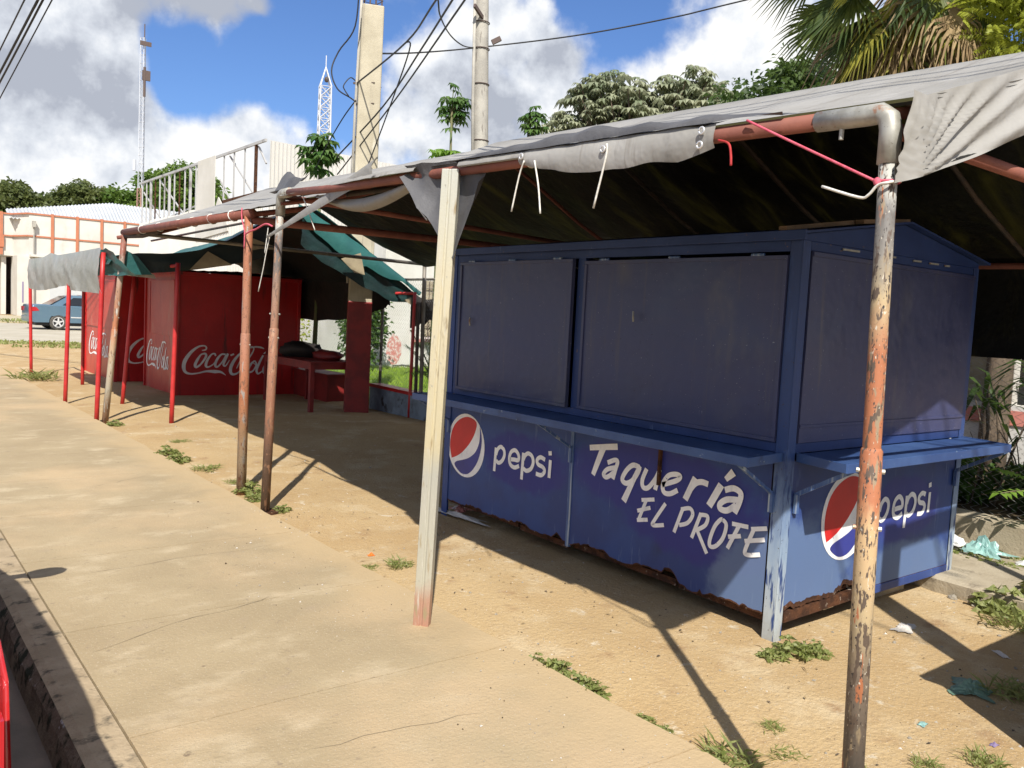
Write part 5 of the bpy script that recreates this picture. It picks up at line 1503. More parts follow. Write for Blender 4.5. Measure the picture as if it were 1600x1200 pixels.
MB().box(9.25, 9.33, 66.0, 66.018, 0.9, 2.3).build('notice', 'litter_purple', bl)
m = MB()
n = 130
bot = [Vector((8.6 + 15.4 * i / n, 67.0, 6.5)) for i in range(n + 1)]
topl = []
for i in range(n + 1):
    t = i / n
    x = 10.0 + 17.0 * t
    z = 8.15 + (9.55 - 8.15) * min(1, t / 0.46) if t < 0.46 else 9.55 - 0.35 * (t - 0.46)
    topl.append(Vector((x, 80, z)))
m.grid([[p + Vector((0, 0, 0.09 * (i % 2))) for i, p in enumerate(bot)], [p + Vector((0, 0, 0.09 * (i % 2))) for i, p in enumerate(topl)]])
m.build('corrugated_roof', 'roof_sheet', bl)
m = MB()
m.tube([(9.9, 65.8, 0), (9.9, 65.8, 6.2)], 0.05, 6)
m.box(9.8, 10.0, 65.6, 65.9, 6.0, 6.4)
tag(m.build('lamp_post', 'pole_grey'), 'thin grey post standing against the white building corner', 'post')

# ---------------------------------------------------------------- market hall with bare steel frame
hall = thing('market_hall', 'white sheet-clad hall with bare steel frame along its upper side', 'building', (13.5, 34, 0))
HX, HY, HZ = 10.97, 27.92, 7.03
def corrugated(name, p, q, z0f, z1f, pitch, depth, parent, mat):
    p, q = Vector(p), Vector(q)
    L_ = (q - p).length
    d = (q - p).normalized()
    nrm = Vector((-d.y, d.x, 0))
    n = int(L_ / pitch)
    lo, hi = [], []
    for i in range(n):
        for f, o in ((0, 0), (0.62, 0), (0.72, 1), (0.90, 1)):
            c = p + d * ((i + f) * pitch) + nrm * (o * depth)
            lo.append((c.x, c.y, z0f((i + f) / n)))
            hi.append((c.x, c.y, z1f((i + f) / n)))
    return MB().grid([lo, hi]).build(name, mat, parent)
corrugated('end_cladding', (HX + 9.5, HY, 0), (HX, HY, 0), lambda t: 0.0, lambda t: 6.86 + 0.19 * t, 0.14, 0.035, hall, 'white_sheet')
corrugated('side_cladding', (HX, HY + 0.1, 0), (HX, 43.4, 0), lambda t: 0.0, lambda t: 5.25 - 0.1 * t + 0.10 * nz(t * 9, 2), 0.16, 0.03, hall, 'white_sheet')
m = MB()
pts = [(HX - 0.06, 32.75, 5.0), (HX - 0.06, 32.75, 6.3), (HX - 0.06, 32.75, 7.08), (HX - 0.06, 34.75, 7.08), (HX - 0.06, 34.9, 5.0), (HX - 0.06, 34.9, 4.0), (HX - 0.06, 31.2, 4.2), (HX - 0.06, 31.6, 5.0), (HX - 0.06, 32.3, 5.5)]
m.prism(pts, (0.03, 0, 0))
m.build('white_panel', 'wall_white', hall)
MB().bar((HX, HY - 0.02, HZ), (HX, 43.5, HZ - 0.02), 0.07, 0.09).build('top_chord', 'frame_steel', hall)
MB().bar((HX + 0.02, HY, 5.35), (HX + 0.02, 32.6, 5.30), 0.05, 0.12).build('bottom_chord', 'rust', hall)
yv = HY + 0.9
i = 0
while yv < 43.4:
    if not 32.4 < yv < 34.9:
        w = 0.09 if i % 4 == 0 else 0.05
        MB().bar((HX + 0.02, yv, 4.9), (HX + 0.02, yv, HZ - 0.045), w, w, up=(0, 1, 0)).build('upright', 'frame_steel' if i % 5 else 'rust', hall)
    yv += 1.05 if yv < 32 else 0.72
    i += 1
for a, b in (((HX + 0.1, 31.6, 6.95), (HX + 0.1, 29.2, 5.4)), ((HX + 0.1, 28.8, 6.95), (HX + 0.1, 28.1, 6.3)), ((HX + 0.1, 32.6, 6.2), (HX + 0.1, 31.4, 5.3)),
             ((HX + 0.1, 40.5, 6.9), (HX + 0.1, 37.0, 5.2)), ((HX + 0.1, 43.2, 6.6), (HX + 0.1, 39.5, 4.8)), ((HX + 0.6, 43.0, 5.2), (HX + 0.6, 35.2, 5.7)), ((HX + 0.6, 38.0, 4.9), (HX + 0.6, 35.2, 5.2))):
    MB().bar(a, b, 0.05, 0.05).build('diagonal', 'frame_steel', hall)
corrugated('rear_cladding', (HX + 6.0, HY + 0.5, 0), (HX + 6.0, 43.4, 0), lambda t: 0.0, lambda t: 6.6, 0.2, 0.03, hall, 'white_sheet')
MB().box(HX + 0.1, HX + 5.9, 28.0, 43.3, 4.6, 4.66).build('roof_deck', 'roof_sheet', hall)

# ---------------------------------------------------------------- white house behind the fence, and the porch wall at right
h = thing('white_house', 'stained white house wall with barred window behind the chain-link fence', 'house', (15.5, 23, 0))
MB().box(11.65, 20.0, 20.8, 21.0, 0.0, 4.0).build('wall', 'wall_stained', h)
MB().box(11.65, 11.85, 21.01, 27.0, 0.0, 4.0).build('wall', 'wall_stained', h)
MB().box(11.60, 20.05, 20.70, 20.799, 3.86, 4.05).build('cornice', 'wall_stained', h)
MB().box(12.6, 15.5, 20.66, 20.798, 0.76, 0.85).build('window_ledge', 'faded_red', h)
w = MB().box(12.88, 14.3, 20.76, 20.797, 0.95, 2.5).build('window', 'concrete', h)
for i in range(12):
    MB().bar((12.94 + i * 0.12, 20.73, 0.96), (12.94 + i * 0.12, 20.73, 2.49), 0.018, 0.018, up=(0, 1, 0)).build('bar', 'rebar', w)
for i in range(4):
    MB().bar((12.9, 20.71, 1.2 + i * 0.36), (14.28, 20.71, 1.2 + i * 0.36), 0.018, 0.018).build('bar', 'rebar', w)
m = MB()
n = 26
m.add([(12.02 + (0.24 + 0.04 * nz(i * 0.9, 2)) * math.cos(2 * math.pi * i / n), 20.795, 0.52 + (0.42 + 0.06 * nz(i * 0.8, 4)) * math.sin(2 * math.pi * i / n)) for i in range(n)], [tuple(range(n))])
m.build('painted_mark', 'faded_red', h)
MB().box(13.0, 20.0, 19.2, 19.4, 0.0, 0.55).build('garden_wall', 'wall_stained', h)
MB().box(13.0, 20.0, 19.15, 19.45, 0.551, 0.62).build('wall_cap', 'faded_red', h)
h2 = thing('porch_house', 'house with shaded porch and pink-striped white wall behind the right fence', 'house', (12, 4, 0))
MB().box(10.0, 10.15, -3, 11, 0.0, 0.70).build('porch_wall', 'wall_stained', h2)
MB().box(9.98, 10.17, -3, 11, 0.701, 0.86).build('stripe', 'pink_trim', h2)
MB().box(9.99, 10.16, -3, 11, 0.861, 0.92).build('wall_cap', 'wall_stained', h2)
for y in (0.5, 4.0, 7.5):
    MB().box(10.0, 10.14, y - 0.07, y + 0.07, 0.921, 2.6).build('porch_post', 'wall_white', h2)
MB().box(12.5, 12.7, -3, 11, 0.0, 2.6).build('inner_wall', 'concrete', h2)
MB().box(12.44, 12.499, 2.6, 4.6, 0.9, 2.1).build('window', 'dark_inside', h2)
MB().box(9.5, 14, -3.2, 11.2, 2.62, 2.74).build('porch_roof', 'concrete', h2)
MB().bar((10.07, 4.05, 1.15), (10.07, 0.5, 1.15), 0.03, 0.03).build('rail', 'wall_white', h2)

# ---------------------------------------------------------------- low wall and chain-link fence
lw = thing('low_wall', 'low concrete retaining wall with blue-grey paint and red edge at its far end', 'wall', (6.85, 7, 0))
def lwz(y):
    return 0.245 + 0.0132 * (y - 2.7)
m = MB()
ys_ = [-4 + 0.4 * i for i in range(34)]
m.grid([[(6.78 + 0.012 * nz(y * 2, 1), y, -0.08) for y in ys_], [(6.78 + 0.012 * nz(y * 2, 3), y, lwz(y) + 0.012 * nz(y * 3, 2)) for y in ys_], [(6.95, y, lwz(y) + 0.02) for y in ys_], [(6.97, y, 0.0) for y in ys_]])
m.build('wall_face', 'concrete', lw)
MB().prism([(6.772, 9.3, -0.06), (6.772, 12.45, -0.06), (6.772, 12.45, lwz(12.45)), (6.772, 9.3, lwz(9.3) + 0.003)], (0.2, 0, 0)).build('painted_face', 'wall_blue', lw)
MB().prism([(6.765, 9.9, lwz(9.9) - 0.03), (6.765, 12.46, lwz(12.46) - 0.03), (6.765, 12.46, lwz(12.46) + 0.022), (6.765, 9.9, lwz(9.9) + 0.022)], (0.22, 0, 0)).build('red_edge', 'red_paint', lw)
fence = thing('chain_link_fence', 'sagging chain-link fence on thin posts behind the low wall', 'fence', (7.15, 12, 0))
FXX = 7.15
for y in (0.5, 2.45, 5.0, 7.6, 10.2, 12.8, 15.4, 18.0, 20.5, 23.0, 25.5):
    MB().tube([(FXX, y, 0), (FXX, y, 2.16)], 0.026, 8).build('fence_post', 'rust' if y in (2.45,) else 'grey_tube', fence, smooth=True)
MB().tube([(FXX, 0.5, 2.12), (FXX, 25.5, 2.12)], 0.02, 8).build('top_rail', 'grey_tube', fence, smooth=True)
def mesh_run(y0, y1, cell, name):
    m = MB()
    r = 0.0032
    def wire(pts):
        base_i = len(m.v)
        for p in pts:
            for a in (0, 2.09, 4.19):
                m.v.append((p[0] + r * math.cos(a), p[1] + r * math.sin(a), p[2]))
        for i in range(len(pts) - 1):
            for k in range(3):
                a, b = base_i + i * 3 + k, base_i + i * 3 + (k + 1) % 3
                m.f.append((a, b, b + 3, a + 3))
                m.m.append(0)
    n = int((y1 - y0) / cell)
    nzs = int(2.0 / (cell * 0.5))
    for i in range(n):
        s = 1
        pts = []
        for j in range(nzs + 1):
            y = y0 + (i + 0.5 + 0.5 * s) * cell
            z = 0.12 + j * cell * 0.5
            pts.append((FXX - 0.03 + 0.05 * nz(y * 0.7, z * 0.8) + 0.003 * s, y + 0.02 * nz(y, z), z + 0.02 * nz(y * 1.1, 4)))
            s = -s
        wire(pts)
    m.build(name, 'chain_wire', fence, kind='stuff')
mesh_run(1.5, 5.0, 0.07, 'wire_mesh')
mesh_run(8.6, 25.5, 0.07, 'wire_mesh')

# ---------------------------------------------------------------- cars
def arc(cx, cz, r, a0, a1, n):
    return [(cx + r * math.cos(a0 + (a1 - a0) * i / n), cz + r * math.sin(a0 + (a1 - a0) * i / n)) for i in range(n + 1)]
def make_car(name, label, paint, L, W, prof_top, belt, cabin, wheels, loc, rotz, s=1.0, lamps=True):
    """local x: rear to front, y: left positive, z up"""
    t = thing(name, label, 'car', loc, rotz, world=False)
    t.scale = (s, s, s)
    wr_ = 0.31
    ar = wr_ + 0.055
    low = [(0.06, 0.30)]
    low += arc(wheels[0], wr_, ar, math.pi, 0, 12)
    low += arc(wheels[1], wr_, ar, math.pi, 0, 12)
    low += [(L - 0.05, 0.28)]
    low = [(x, max(z, 0.20)) for x, z in low]
    out = low + prof_top[::-1]
    cx, cz = L / 2, 0.6
    def inset(p, k):
        return (p[0] + (k if p[0] < cx else -k) * (1 if abs(p[0] - cx) > L * 0.42 else 0.15), p[1] + (-k if p[1] > cz else 0.15 * k))
    lay = [(-W / 2 + 0.0, 0.06), (-W / 2 + 0.035, 0.02), (-W / 2 + 0.10, 0.0), (W / 2 - 0.10, 0.0), (W / 2 - 0.035, 0.02), (W / 2, 0.06)]
    m = MB()
    n = len(out)
    for y, k in lay:
        m.v += [(inset(p, k)[0], y, inset(p, k)[1]) for p in out]
    for i in range(len(lay) - 1):
        for j in range(n):
            a, b = i * n + j, i * n + (j + 1) % n
            m.f.append((a, b, b + n, a + n))
            m.m.append(0)
    m.f.append(tuple(range(n)))
    m.f.append(tuple(reversed(range((len(lay) - 1) * n, len(lay) * n))))
    m.m += [0, 0]
    body = m.build('body', paint, t, smooth=True, bevel=0.03)
    body.modifiers['bevel'].segments = 3
    body.modifiers['bevel'].harden_normals = True
    # cabin: four corners at the belt, four at the roof, with a crowned roof
    xb0, xr0, xr1, xb1, zb, zr = cabin
    wb, wt = W / 2 - 0.07, W / 2 - 0.23
    c = MB()
    rows = []
    prof = [(xb0, zb, wb), (xr0 - 0.08, zr - 0.05, wt + 0.02), (xr0 + 0.12, zr, wt), ((xr0 + xr1) / 2, zr + 0.02, wt), (xr1 - 0.1, zr - 0.01, wt), (xr1 + 0.08, zr - 0.06, wt + 0.02), (xb1, zb, wb)]
    for x, z, w in prof:
        rows.append([(x, -wb, zb - 0.02), (x, -w, z), (x, -w * 0.6, z + 0.02), (x, w * 0.6, z + 0.02), (x, w, z), (x, wb, zb - 0.02)])
    c.grid(rows)
    cab = c.build('cabin', paint, t, smooth=False)
    # glass
    gl = MB()
    for sgn in (-1, 1):
        y0, y1 = sgn * (wb + 0.006), sgn * (wt + 0.022)
        xm = (xr0 + xr1) / 2 + 0.05
        zt = zr - 0.09
        k = (zt - zb) / (zr - zb)
        for xa, xb, xc, xd in ((xb0 + 0.42, xm - 0.04, xm - 0.04, xr0 + 0.14), (xm + 0.04, xb1 - 0.34, xr1 - 0.06, xm + 0.04)):
            q = [(xa, y0, zb + 0.03), (xb, y0, zb + 0.03), (xc, y0 + (y1 - y0) * k, zt), (xd, y0 + (y1 - y0) * k, zt)]
            g_ = MB().add(q, [(0, 1, 2, 3) if sgn < 0 else (3, 2, 1, 0)])
            g_.build('side_window', 'car_glass', cab)
    q = [(xb0 - 0.004, -wb + 0.10, zb + 0.02), (xb0 - 0.004, wb - 0.10, zb + 0.02), (xr0 - 0.10, wt - 0.04, zr - 0.045), (xr0 - 0.10, -wt + 0.04, zr - 0.045)]
    MB().add([(x - 0.012, y, z + 0.012) for x, y, z in q], [(0, 1, 2, 3)]).build('rear_window', 'car_glass', cab)
    q = [(xb1 + 0.016, -wb + 0.08, zb + 0.02), (xb1 + 0.016, wb - 0.08, zb + 0.02), (xr1 + 0.105, wt - 0.03, zr - 0.04), (xr1 + 0.105, -wt + 0.03, zr - 0.04)]
    MB().add([(x, y, z + 0.012) for x, y, z in q], [(3, 2, 1, 0)]).build('windscreen', 'car_glass', cab)
    # wheels
    for x in wheels:
        for sgn in (-1, 1):
            yo = sgn * (W / 2 - 0.005)
            yi = sgn * (W / 2 - 0.20)
            tm = MB()
            rows = []
            for r_, y in ((0.20, yo), (0.285, yo - sgn * 0.0), (0.31, yo - sgn * 0.02), (0.31, yi), (0.20, yi)):
                rows.append([(x + r_ * math.cos(2 * math.pi * k / 28), y, wr_ + r_ * math.sin(2 * math.pi * k / 28)) for k in range(29)])
            tm.grid(rows)
            wh = tm.build('wheel', 'tyre', t, smooth=True)
            rm = MB()
            rm.grid([[(x + r_ * math.cos(2 * math.pi * k / 28), y, wr_ + r_ * math.sin(2 * math.pi * k / 28)) for k in range(29)] for r_, y in ((0.205, yo + sgn * 0.004), (0.180, yo + sgn * 0.002), (0.175, yo - sgn * 0.03))])
            for k in range(5):
                a = 2 * math.pi * k / 5 + 0.3
                rm.bar((x, yo - sgn * 0.008, wr_), (x + 0.185 * math.cos(a), yo - sgn * 0.008, wr_ + 0.185 * math.sin(a)), 0.075, 0.02, up=(0, 1, 0), w2=0.05)
            rm.tube([(x, yo - sgn * 0.02, wr_), (x, yo + sgn * 0.006, wr_)], 0.04, 12)
            rm.build('rim', 'alloy', wh)
            dk = MB()
            dk.add([(x + 0.178 * math.cos(2 * math.pi * k / 28), yo - sgn * 0.045, wr_ + 0.178 * math.sin(2 * math.pi * k / 28)) for k in range(28)], [tuple(range(28))])
            dk.build('brake_disc', 'car_trim', wh)
    # lamps, mirrors, trim, handles
    for sgn in (-1, 1):
        tl = MB()
        zt = belt[0] - 0.08
        tl.prism([(-0.012, sgn * (W / 2 - 0.34), zt - 0.16), (-0.012, sgn * (W / 2 - 0.02), zt - 0.16), (-0.012, sgn * (W / 2 - 0.02), zt), (-0.012, sgn * (W / 2 - 0.34), zt)], (0.05, 0, 0))
        if paint == 'car_blue': tl.prism([(0.0, sgn * (W / 2 + 0.004), zt - 0.17), (0.30, sgn * (W / 2 + 0.004), zt - 0.13), (0.20, sgn * (W / 2 + 0.004), zt), (0.03, sgn * (W / 2 + 0.004), zt + 0.01)], (0, -sgn * 0.05, 0))
        tl.build('tail_lamp', 'tail_lamp', t)
        hl = MB()
        hl.prism([(L - 0.03, sgn * (W / 2 - 0.40), belt[1] - 0.20), (L - 0.03, sgn * (W / 2 - 0.06), belt[1] - 0.20), (L - 0.03, sgn * (W / 2 - 0.06), belt[1] - 0.05), (L - 0.03, sgn * (W / 2 - 0.40), belt[1] - 0.07)], (0.04, 0, 0))
        hl.build('headlight', 'lamp_clear', t)
        mi = MB()
        xm = xb1 - 0.42
        mi.ball((xm, sgn * (W / 2 + 0.12), zb + 0.07), 0.065, 0.115, 0.075, 12, 8)
        mi.bar((xm + 0.02, sgn * (W / 2 - 0.08), zb + 0.03), (xm + 0.01, sgn * (W / 2 + 0.06), zb + 0.05), 0.05, 0.04)
        mi.build('door_mirror', paint, t, smooth=True)
        tr = MB()
        tr.bar((wheels[0] + 0.45, sgn * (W / 2 + 0.004), 0.52), (wheels[1] - 0.45, sgn * (W / 2 + 0.004), 0.52), 0.016, 0.045)
        tr.build('side_moulding', 'car_trim' if paint != 'car_blue' else 'alloy', t)
        for x in ((xb0 + 1.05), (xb0 + xb1) / 2 + 0.5):
            MB().bar((x, sgn * (W / 2 + 0.008), zb - 0.10), (x + 0.16, sgn * (W / 2 + 0.008), zb - 0.10), 0.02, 0.03).build('door_handle', paint, t)
    MB().box(-0.02, 0.10, -W / 2 + 0.08, W / 2 - 0.08, 0.30, 0.52).build('rear_bumper', paint, t, bevel=0.02)
    MB().box(L - 0.10, L + 0.02, -W / 2 + 0.08, W / 2 - 0.08, 0.26, 0.50).build('front_bumper', paint, t, bevel=0.02)
    MB().box(0.2, L - 0.2, -W / 2 + 0.12, W / 2 - 0.12, 0.17, 0.30).build('underbody', 'car_trim', t)
    return t
make_car('parked_car', 'blue-grey sedan parked across the street beyond the red posts', 'car_blue', 4.45, 1.70,
         [(0.0, 0.45), (0.0, 0.80), (0.05, 0.97), (0.25, 1.00), (0.95, 1.0), (3.1, 0.97), (3.7, 0.90), (4.30, 0.76), (4.42, 0.60), (4.45, 0.42)],
         (0.96, 0.78), (0.72, 1.42, 2.55, 3.35, 0.97, 1.40), (0.98, 3.60), (6.12, 42.6, 0.012), rad(3), 1.10)
make_car('parked_car', 'glossy red hatchback parked at the kerb, cut off by the left edge', 'car_red', 4.02, 1.68,
         [(0.0, 0.45), (0.0, 0.80), (0.04, 0.96), (0.15, 1.0), (0.8, 1.0), (2.7, 0.97), (3.4, 0.90), (3.90, 0.74), (4.0, 0.60), (4.02, 0.42)],
         (0.95, 0.78), (0.16, 0.55, 2.20, 3.10, 0.97, 1.44), (0.72, 3.20), (-0.575, 1.96, -0.15), rad(90), 1.0)
# ---------------------------------------------------------------- vegetation
def rv(r=R):
    while True:
        v = Vector((r.uniform(-1, 1), r.uniform(-1, 1), r.uniform(-1, 1)))
        if 0.05 < v.length < 1:
            return v.normalized()
def leaf(m, p, d, L_, W_, droop=0.2, mat=0, up=None):
    p, d = Vector(p), Vector(d).normalized()
    u = Vector((0, 0, 1)) if up is None else up
    s = d.cross(u)
    s = s.normalized() if s.length > 1e-3 else Vector((1, 0, 0))
    mid = p + d * (L_ * 0.45) + Vector((0, 0, 0.08 * L_ * (1 - droop)))
    tip = p + d * L_ - Vector((0, 0, droop * L_))
    m.add([p, mid - s * (W_ / 2), mid + s * (W_ / 2), tip], [(0, 1, 2), (1, 3, 2)], mat)
def crown(m, c, rx, ry, rz, clumps, per, L_, W_, r, spread=0.22, mat=0, nmat=1, bottom=-0.7, droop=0.25):
    c = Vector(c)
    for i in range(clumps):
        d = rv(r)
        if d.z < bottom:
            d.z = -d.z
        q = r.random() ** 0.38
        q *= 0.82 + 0.3 * noise.noise(d * 1.9 + c * 0.31)
        cc = c + Vector((d.x * rx, d.y * ry, d.z * rz)) * q
        sz = spread * r.uniform(0.5, 1.35)
        mt = mat + (r.randrange(nmat) if nmat > 1 else 0)
        for k in range(per):
            o = rv(r)
            leaf(m, cc + Vector((o.x * rx, o.y * ry, o.z * rz * 0.7)) * (sz * r.random() ** 0.5), Vector((o.x, o.y, o.z * 0.5 - 0.1)), L_ * r.uniform(0.6, 1.2), W_ * r.uniform(0.7, 1.2), droop * r.uniform(0, 1.6), mt, rv(r))
def trunk(t, x, y, z1, r0, r1, limbs, r, z0=0.0, mat='bark', lean=(0, 0)):
    m = MB()
    n = 7
    pts = [(x + lean[0] * i / n + 0.06 * z1 * 0.15 * nz(i * 0.7, x), y + lean[1] * i / n + 0.06 * z1 * 0.15 * nz(i * 0.7, y, 3), z0 + (z1 - z0) * i / n) for i in range(n + 1)]
    m.tube(pts, [r0 + (r1 - r0) * i / n for i in range(n + 1)], 9)
    for k in range(limbs):
        j = r.randint(3, n)
        a = r.uniform(0, 6.28)
        L_ = (z1 - z0) * r.uniform(0.25, 0.5)
        p = Vector(pts[j])
        q = p + Vector((math.cos(a) * L_ * 0.8, math.sin(a) * L_ * 0.8, L_ * 0.65))
        m.tube([p, p.lerp(q, 0.5) + Vector((0, 0, -0.06 * L_)), q], [r1 * 0.9, r1 * 0.6, r1 * 0.25], 6)
    return m.build('trunk', mat, t, smooth=True)
def tree(name, label, x, y, zc, rx, ry, rz, clumps, per, L_, W_, mat, seed, spread=0.2, z1=None, group=None, r0=0.35):
    t = thing(name, label, 'tree', (x, y, 0), group=group)
    r = random.Random(seed)
    trunk(t, x, y, z1 or zc, r0, r0 * 0.45, 7, r)
    m = MB()
    crown(m, (x, y, zc), rx, ry, rz, clumps, per, L_, W_, r, spread)
    m.build('crown', mat, t)
    return t
FT = 'trees beyond the white building'
tree('broadleaf_tree', 'rounded dull green tree at the far left above the white roof', 13.5, 109, 9.5, 6.5, 5, 4.6, 620, 22, 0.62, 0.40, 'leaf_far', 11, 0.15, group=FT)
tree('broadleaf_tree', 'low rounded tree partly hidden left of the dark tree above the white roof', 17.2, 112, 9.0, 5, 4, 4.3, 420, 22, 0.62, 0.4, 'leaf_far_green', 18, 0.17, group=FT)
tree('broadleaf_tree', 'darkest and tallest spreading tree above the middle of the white roof', 20.8, 108.5, 10.2, 5.4, 5, 4.6, 620, 22, 0.55, 0.36, 'leaf_far', 12, 0.14, group=FT)
tree('broadleaf_tree', 'bright green tree just left of the radio mast', 25.0, 107, 10.0, 4.3, 4, 4.6, 520, 22, 0.6, 0.4, 'leaf_far_green', 13, 0.16, group=FT)
tree('broadleaf_tree', 'tall green tree behind the bare steel frame right of the mast', 31.0, 105.7, 12.6, 6.2, 5, 5.4, 660, 22, 0.62, 0.40, 'leaf_far_green', 14, 0.15, group=FT)
tree('broadleaf_tree', 'small far tree seen through the steel frame', 40.5, 104, 7.5, 6, 4, 4.6, 380, 18, 0.62, 0.40, 'leaf_far', 15, 0.18, group=FT)
tree('broadleaf_tree', 'dark leafy tree left of the palm at the right', 16.3, 11.4, 6.0, 1.9, 1.9, 1.75, 340, 16, 0.20, 0.10, 'leaf_dark', 16, 0.2, r0=0.18)
tree('broadleaf_tree', 'dark low tree behind the palm skirt', 13.0, 7.2, 4.4, 1.8, 1.8, 1.5, 300, 16, 0.17, 0.09, 'leaf_dark', 17, 0.2, r0=0.15)
def cec_leaf(m, p, r_, rr, mat=0):
    """peltate leaf: drooping lobes round the stalk tip"""
    ax = Vector((rr.uniform(-0.35, 0.35), rr.uniform(-0.35, 0.35), 1)).normalized()
    s = ax.orthogonal().normalized()
    u = ax.cross(s)
    n = 9
    for k in range(n):
        a = 2 * math.pi * (k + rr.uniform(-0.2, 0.2)) / n
        d = s * math.cos(a) + u * math.sin(a)
        L_ = r_ * rr.uniform(0.75, 1.1)
        side = ax.cross(d)
        p1 = p + d * (L_ * 0.55) - Vector((0, 0, L_ * 0.10))
        p2 = p + d * (L_ * 0.90) - Vector((0, 0, L_ * 0.55))
        w = L_ * 0.19
        m.add([p, p1 - side * w, p1 + side * w, p2], [(0, 1, 2), (1, 3, 2)], mat)
def cecropia(label, x, y, z0, z1, pts, rleaf, seed, mat, group, r0=0.05):
    t = thing('cecropia_tree', label, 'tree', (x, y, 0), group=group)
    r = random.Random(seed)
    m = MB()
    m.tube([(x, y, z0), (x + 0.05, y, z0 + (z1 - z0) * 0.5), (x, y, z1)], [r0, r0 * 0.8, r0 * 0.5], 8)
    cm = MB()
    for p in pts:
        p = Vector(p)
        b = Vector((x, y, min(z1, p.z - 0.1)))
        m.tube([b, b.lerp(p, 0.6) + Vector((0, 0, 0.03)), p], [r0 * 0.3, r0 * 0.22, r0 * 0.12], 5)
        cec_leaf(cm, p, rleaf * r.uniform(0.8, 1.15), r)
    m.build('trunk', 'stem', t, smooth=True)
    cm.build('crown', mat, t)
    return t
def cec_pts(c, rx, ry, rz, n, seed):
    r = random.Random(seed)
    out = []
    for i in range(n):
        d = rv(r)
        q = r.random() ** 0.4
        out.append((c[0] + d.x * rx * q, c[1] + d.y * ry * q, c[2] + d.z * rz * q))
    return out
SG = 'large-leaved saplings above the canopies'
cecropia('large-leaved sapling in front of the white hall cladding left of the concrete pole', 6.72, 14.55, 0.0, 4.4, cec_pts((6.70, 14.53, 4.38), 0.30, 0.30, 0.42, 40, 5), 0.24, 21, 'leaf_sapling', SG)
cecropia('large-leaved sapling hugging the left side of the grey pole', 10.85, 16.6, 0.0, 6.2, cec_pts((11.02, 16.7, 6.32), 0.28, 0.3, 0.55, 34, 6), 0.24, 22, 'leaf_sapling', SG)
cecropia('small light green sapling low at the left foot of the grey pole', 10.75, 16.9, 0.0, 5.0, cec_pts((10.9, 16.8, 5.25), 0.45, 0.4, 0.18, 14, 7), 0.25, 23, 'leaf_bright', SG)
cecropia('single slim sapling standing alone right of the grey pole', 13.6, 17.25, 0.0, 6.5, cec_pts((13.72, 17.2, 6.55), 0.28, 0.28, 0.42, 30, 8), 0.24, 24, 'leaf_sapling', SG)
big = thing('cecropia_tree', 'broad pale-leaved tree with two domed crowns behind the kiosk canopy', 'tree', (18.6, 18.2, 0))
r = random.Random(31)
m = MB()
m.tube([(18.6, 18.2, 0), (18.5, 18.2, 3), (18.6, 18.1, 5.4)], [0.22, 0.18, 0.13], 9)
tips = []
for c, rx, ry, rz_, n in (((17.85, 18.8, 7.4), 1.45, 1.5, 1.55, 380), ((19.45, 17.1, 7.4), 1.5, 1.5, 1.62, 400), ((18.7, 18.0, 7.0), 2.0, 1.9, 1.35, 220), ((20.6, 16.1, 7.0), 1.1, 1.1, 1.15, 150), ((16.95, 19.7, 6.8), 0.95, 0.95, 0.95, 110)):
    for i in range(n):
        d = rv(r)
        if d.z < -0.4:
            d.z *= -1
        q = 0.45 + 0.6 * r.random() ** 0.7
        tips.append(Vector((c[0] + d.x * rx * q, c[1] + d.y * ry * q, c[2] + d.z * rz_ * q)))
for i, p in enumerate(tips):
    if i % 6 == 0:
        b = Vector((18.6 + (p.x - 18.6) * 0.25, 18.1 + (p.y - 18.1) * 0.25, 5.2))
        m.tube([b, b.lerp(p, 0.6) - Vector((0, 0, 0.15)), p], [0.06, 0.035, 0.015], 5)
m.build('trunk', 'bark', big, smooth=True)
cm = MB()
for p in tips:
    cec_leaf(cm, p, 0.30 * r.uniform(0.6, 1.25), r)
cm.build('crown', 'leaf_cecropia', big)
# fan palm with a skirt of dead fronds
def fan(m, p, axis, L_, r, n=26, mat=0, openg=2.6, droop=0.35):
    """a fan leaf: blades spread round the stalk direction"""
    axis = Vector(axis).normalized()
    s = axis.cross(Vector((0, 0, 1)))
    s = s.normalized() if s.length > 0.05 else Vector((1, 0, 0))
    nrm = s.cross(axis).normalized()
    tw = r.uniform(-0.6, 0.6)
    s = (s * math.cos(tw) + nrm * math.sin(tw)).normalized()
    nrm = s.cross(axis).normalized()
    for k in range(n):
        a = openg * ((k + 0.5) / n - 0.5) + r.uniform(-0.03, 0.03)
        d = (axis * math.cos(a) + s * math.sin(a)).normalized()
        side = nrm.cross(d).normalized()
        ll = L_ * (0.72 + 0.28 * math.cos(a * 0.8)) * r.uniform(0.88, 1.06)
        w = 0.020 * L_ + 0.008
        p1 = p + d * (ll * 0.35)
        p2 = p + d * (ll * 0.72) - Vector((0, 0, droop * ll * 0.12))
        p3 = p + d * (ll * 0.97) - Vector((0, 0, droop * ll * (0.45 + 0.35 * r.random())))
        up_ = nrm * (0.012 * (1 if k % 2 else -1))
        m.add([p, p1 - side * w + up_, p1 + side * w - up_, p2 - side * w * 0.6, p2 + side * w * 0.6, p3], [(0, 1, 2), (1, 3, 4, 2), (3, 5, 4)], mat)
palm = thing('fan_palm', 'fan palm with golden and dead hanging fronds behind the canopy at upper right', 'palm tree', (8.95, 4.75, 0))
r = random.Random(41)
m = MB()
m.tube([(8.95, 4.75, 0.1), (8.95, 4.73, 2.5), (8.93, 4.70, 4.6), (8.93, 4.70, 5.85)], [0.24, 0.21, 0.20, 0.17], 12)
m.build('trunk', 'bark', palm, smooth=True)
crown_c = Vector((8.93, 4.70, 5.72))
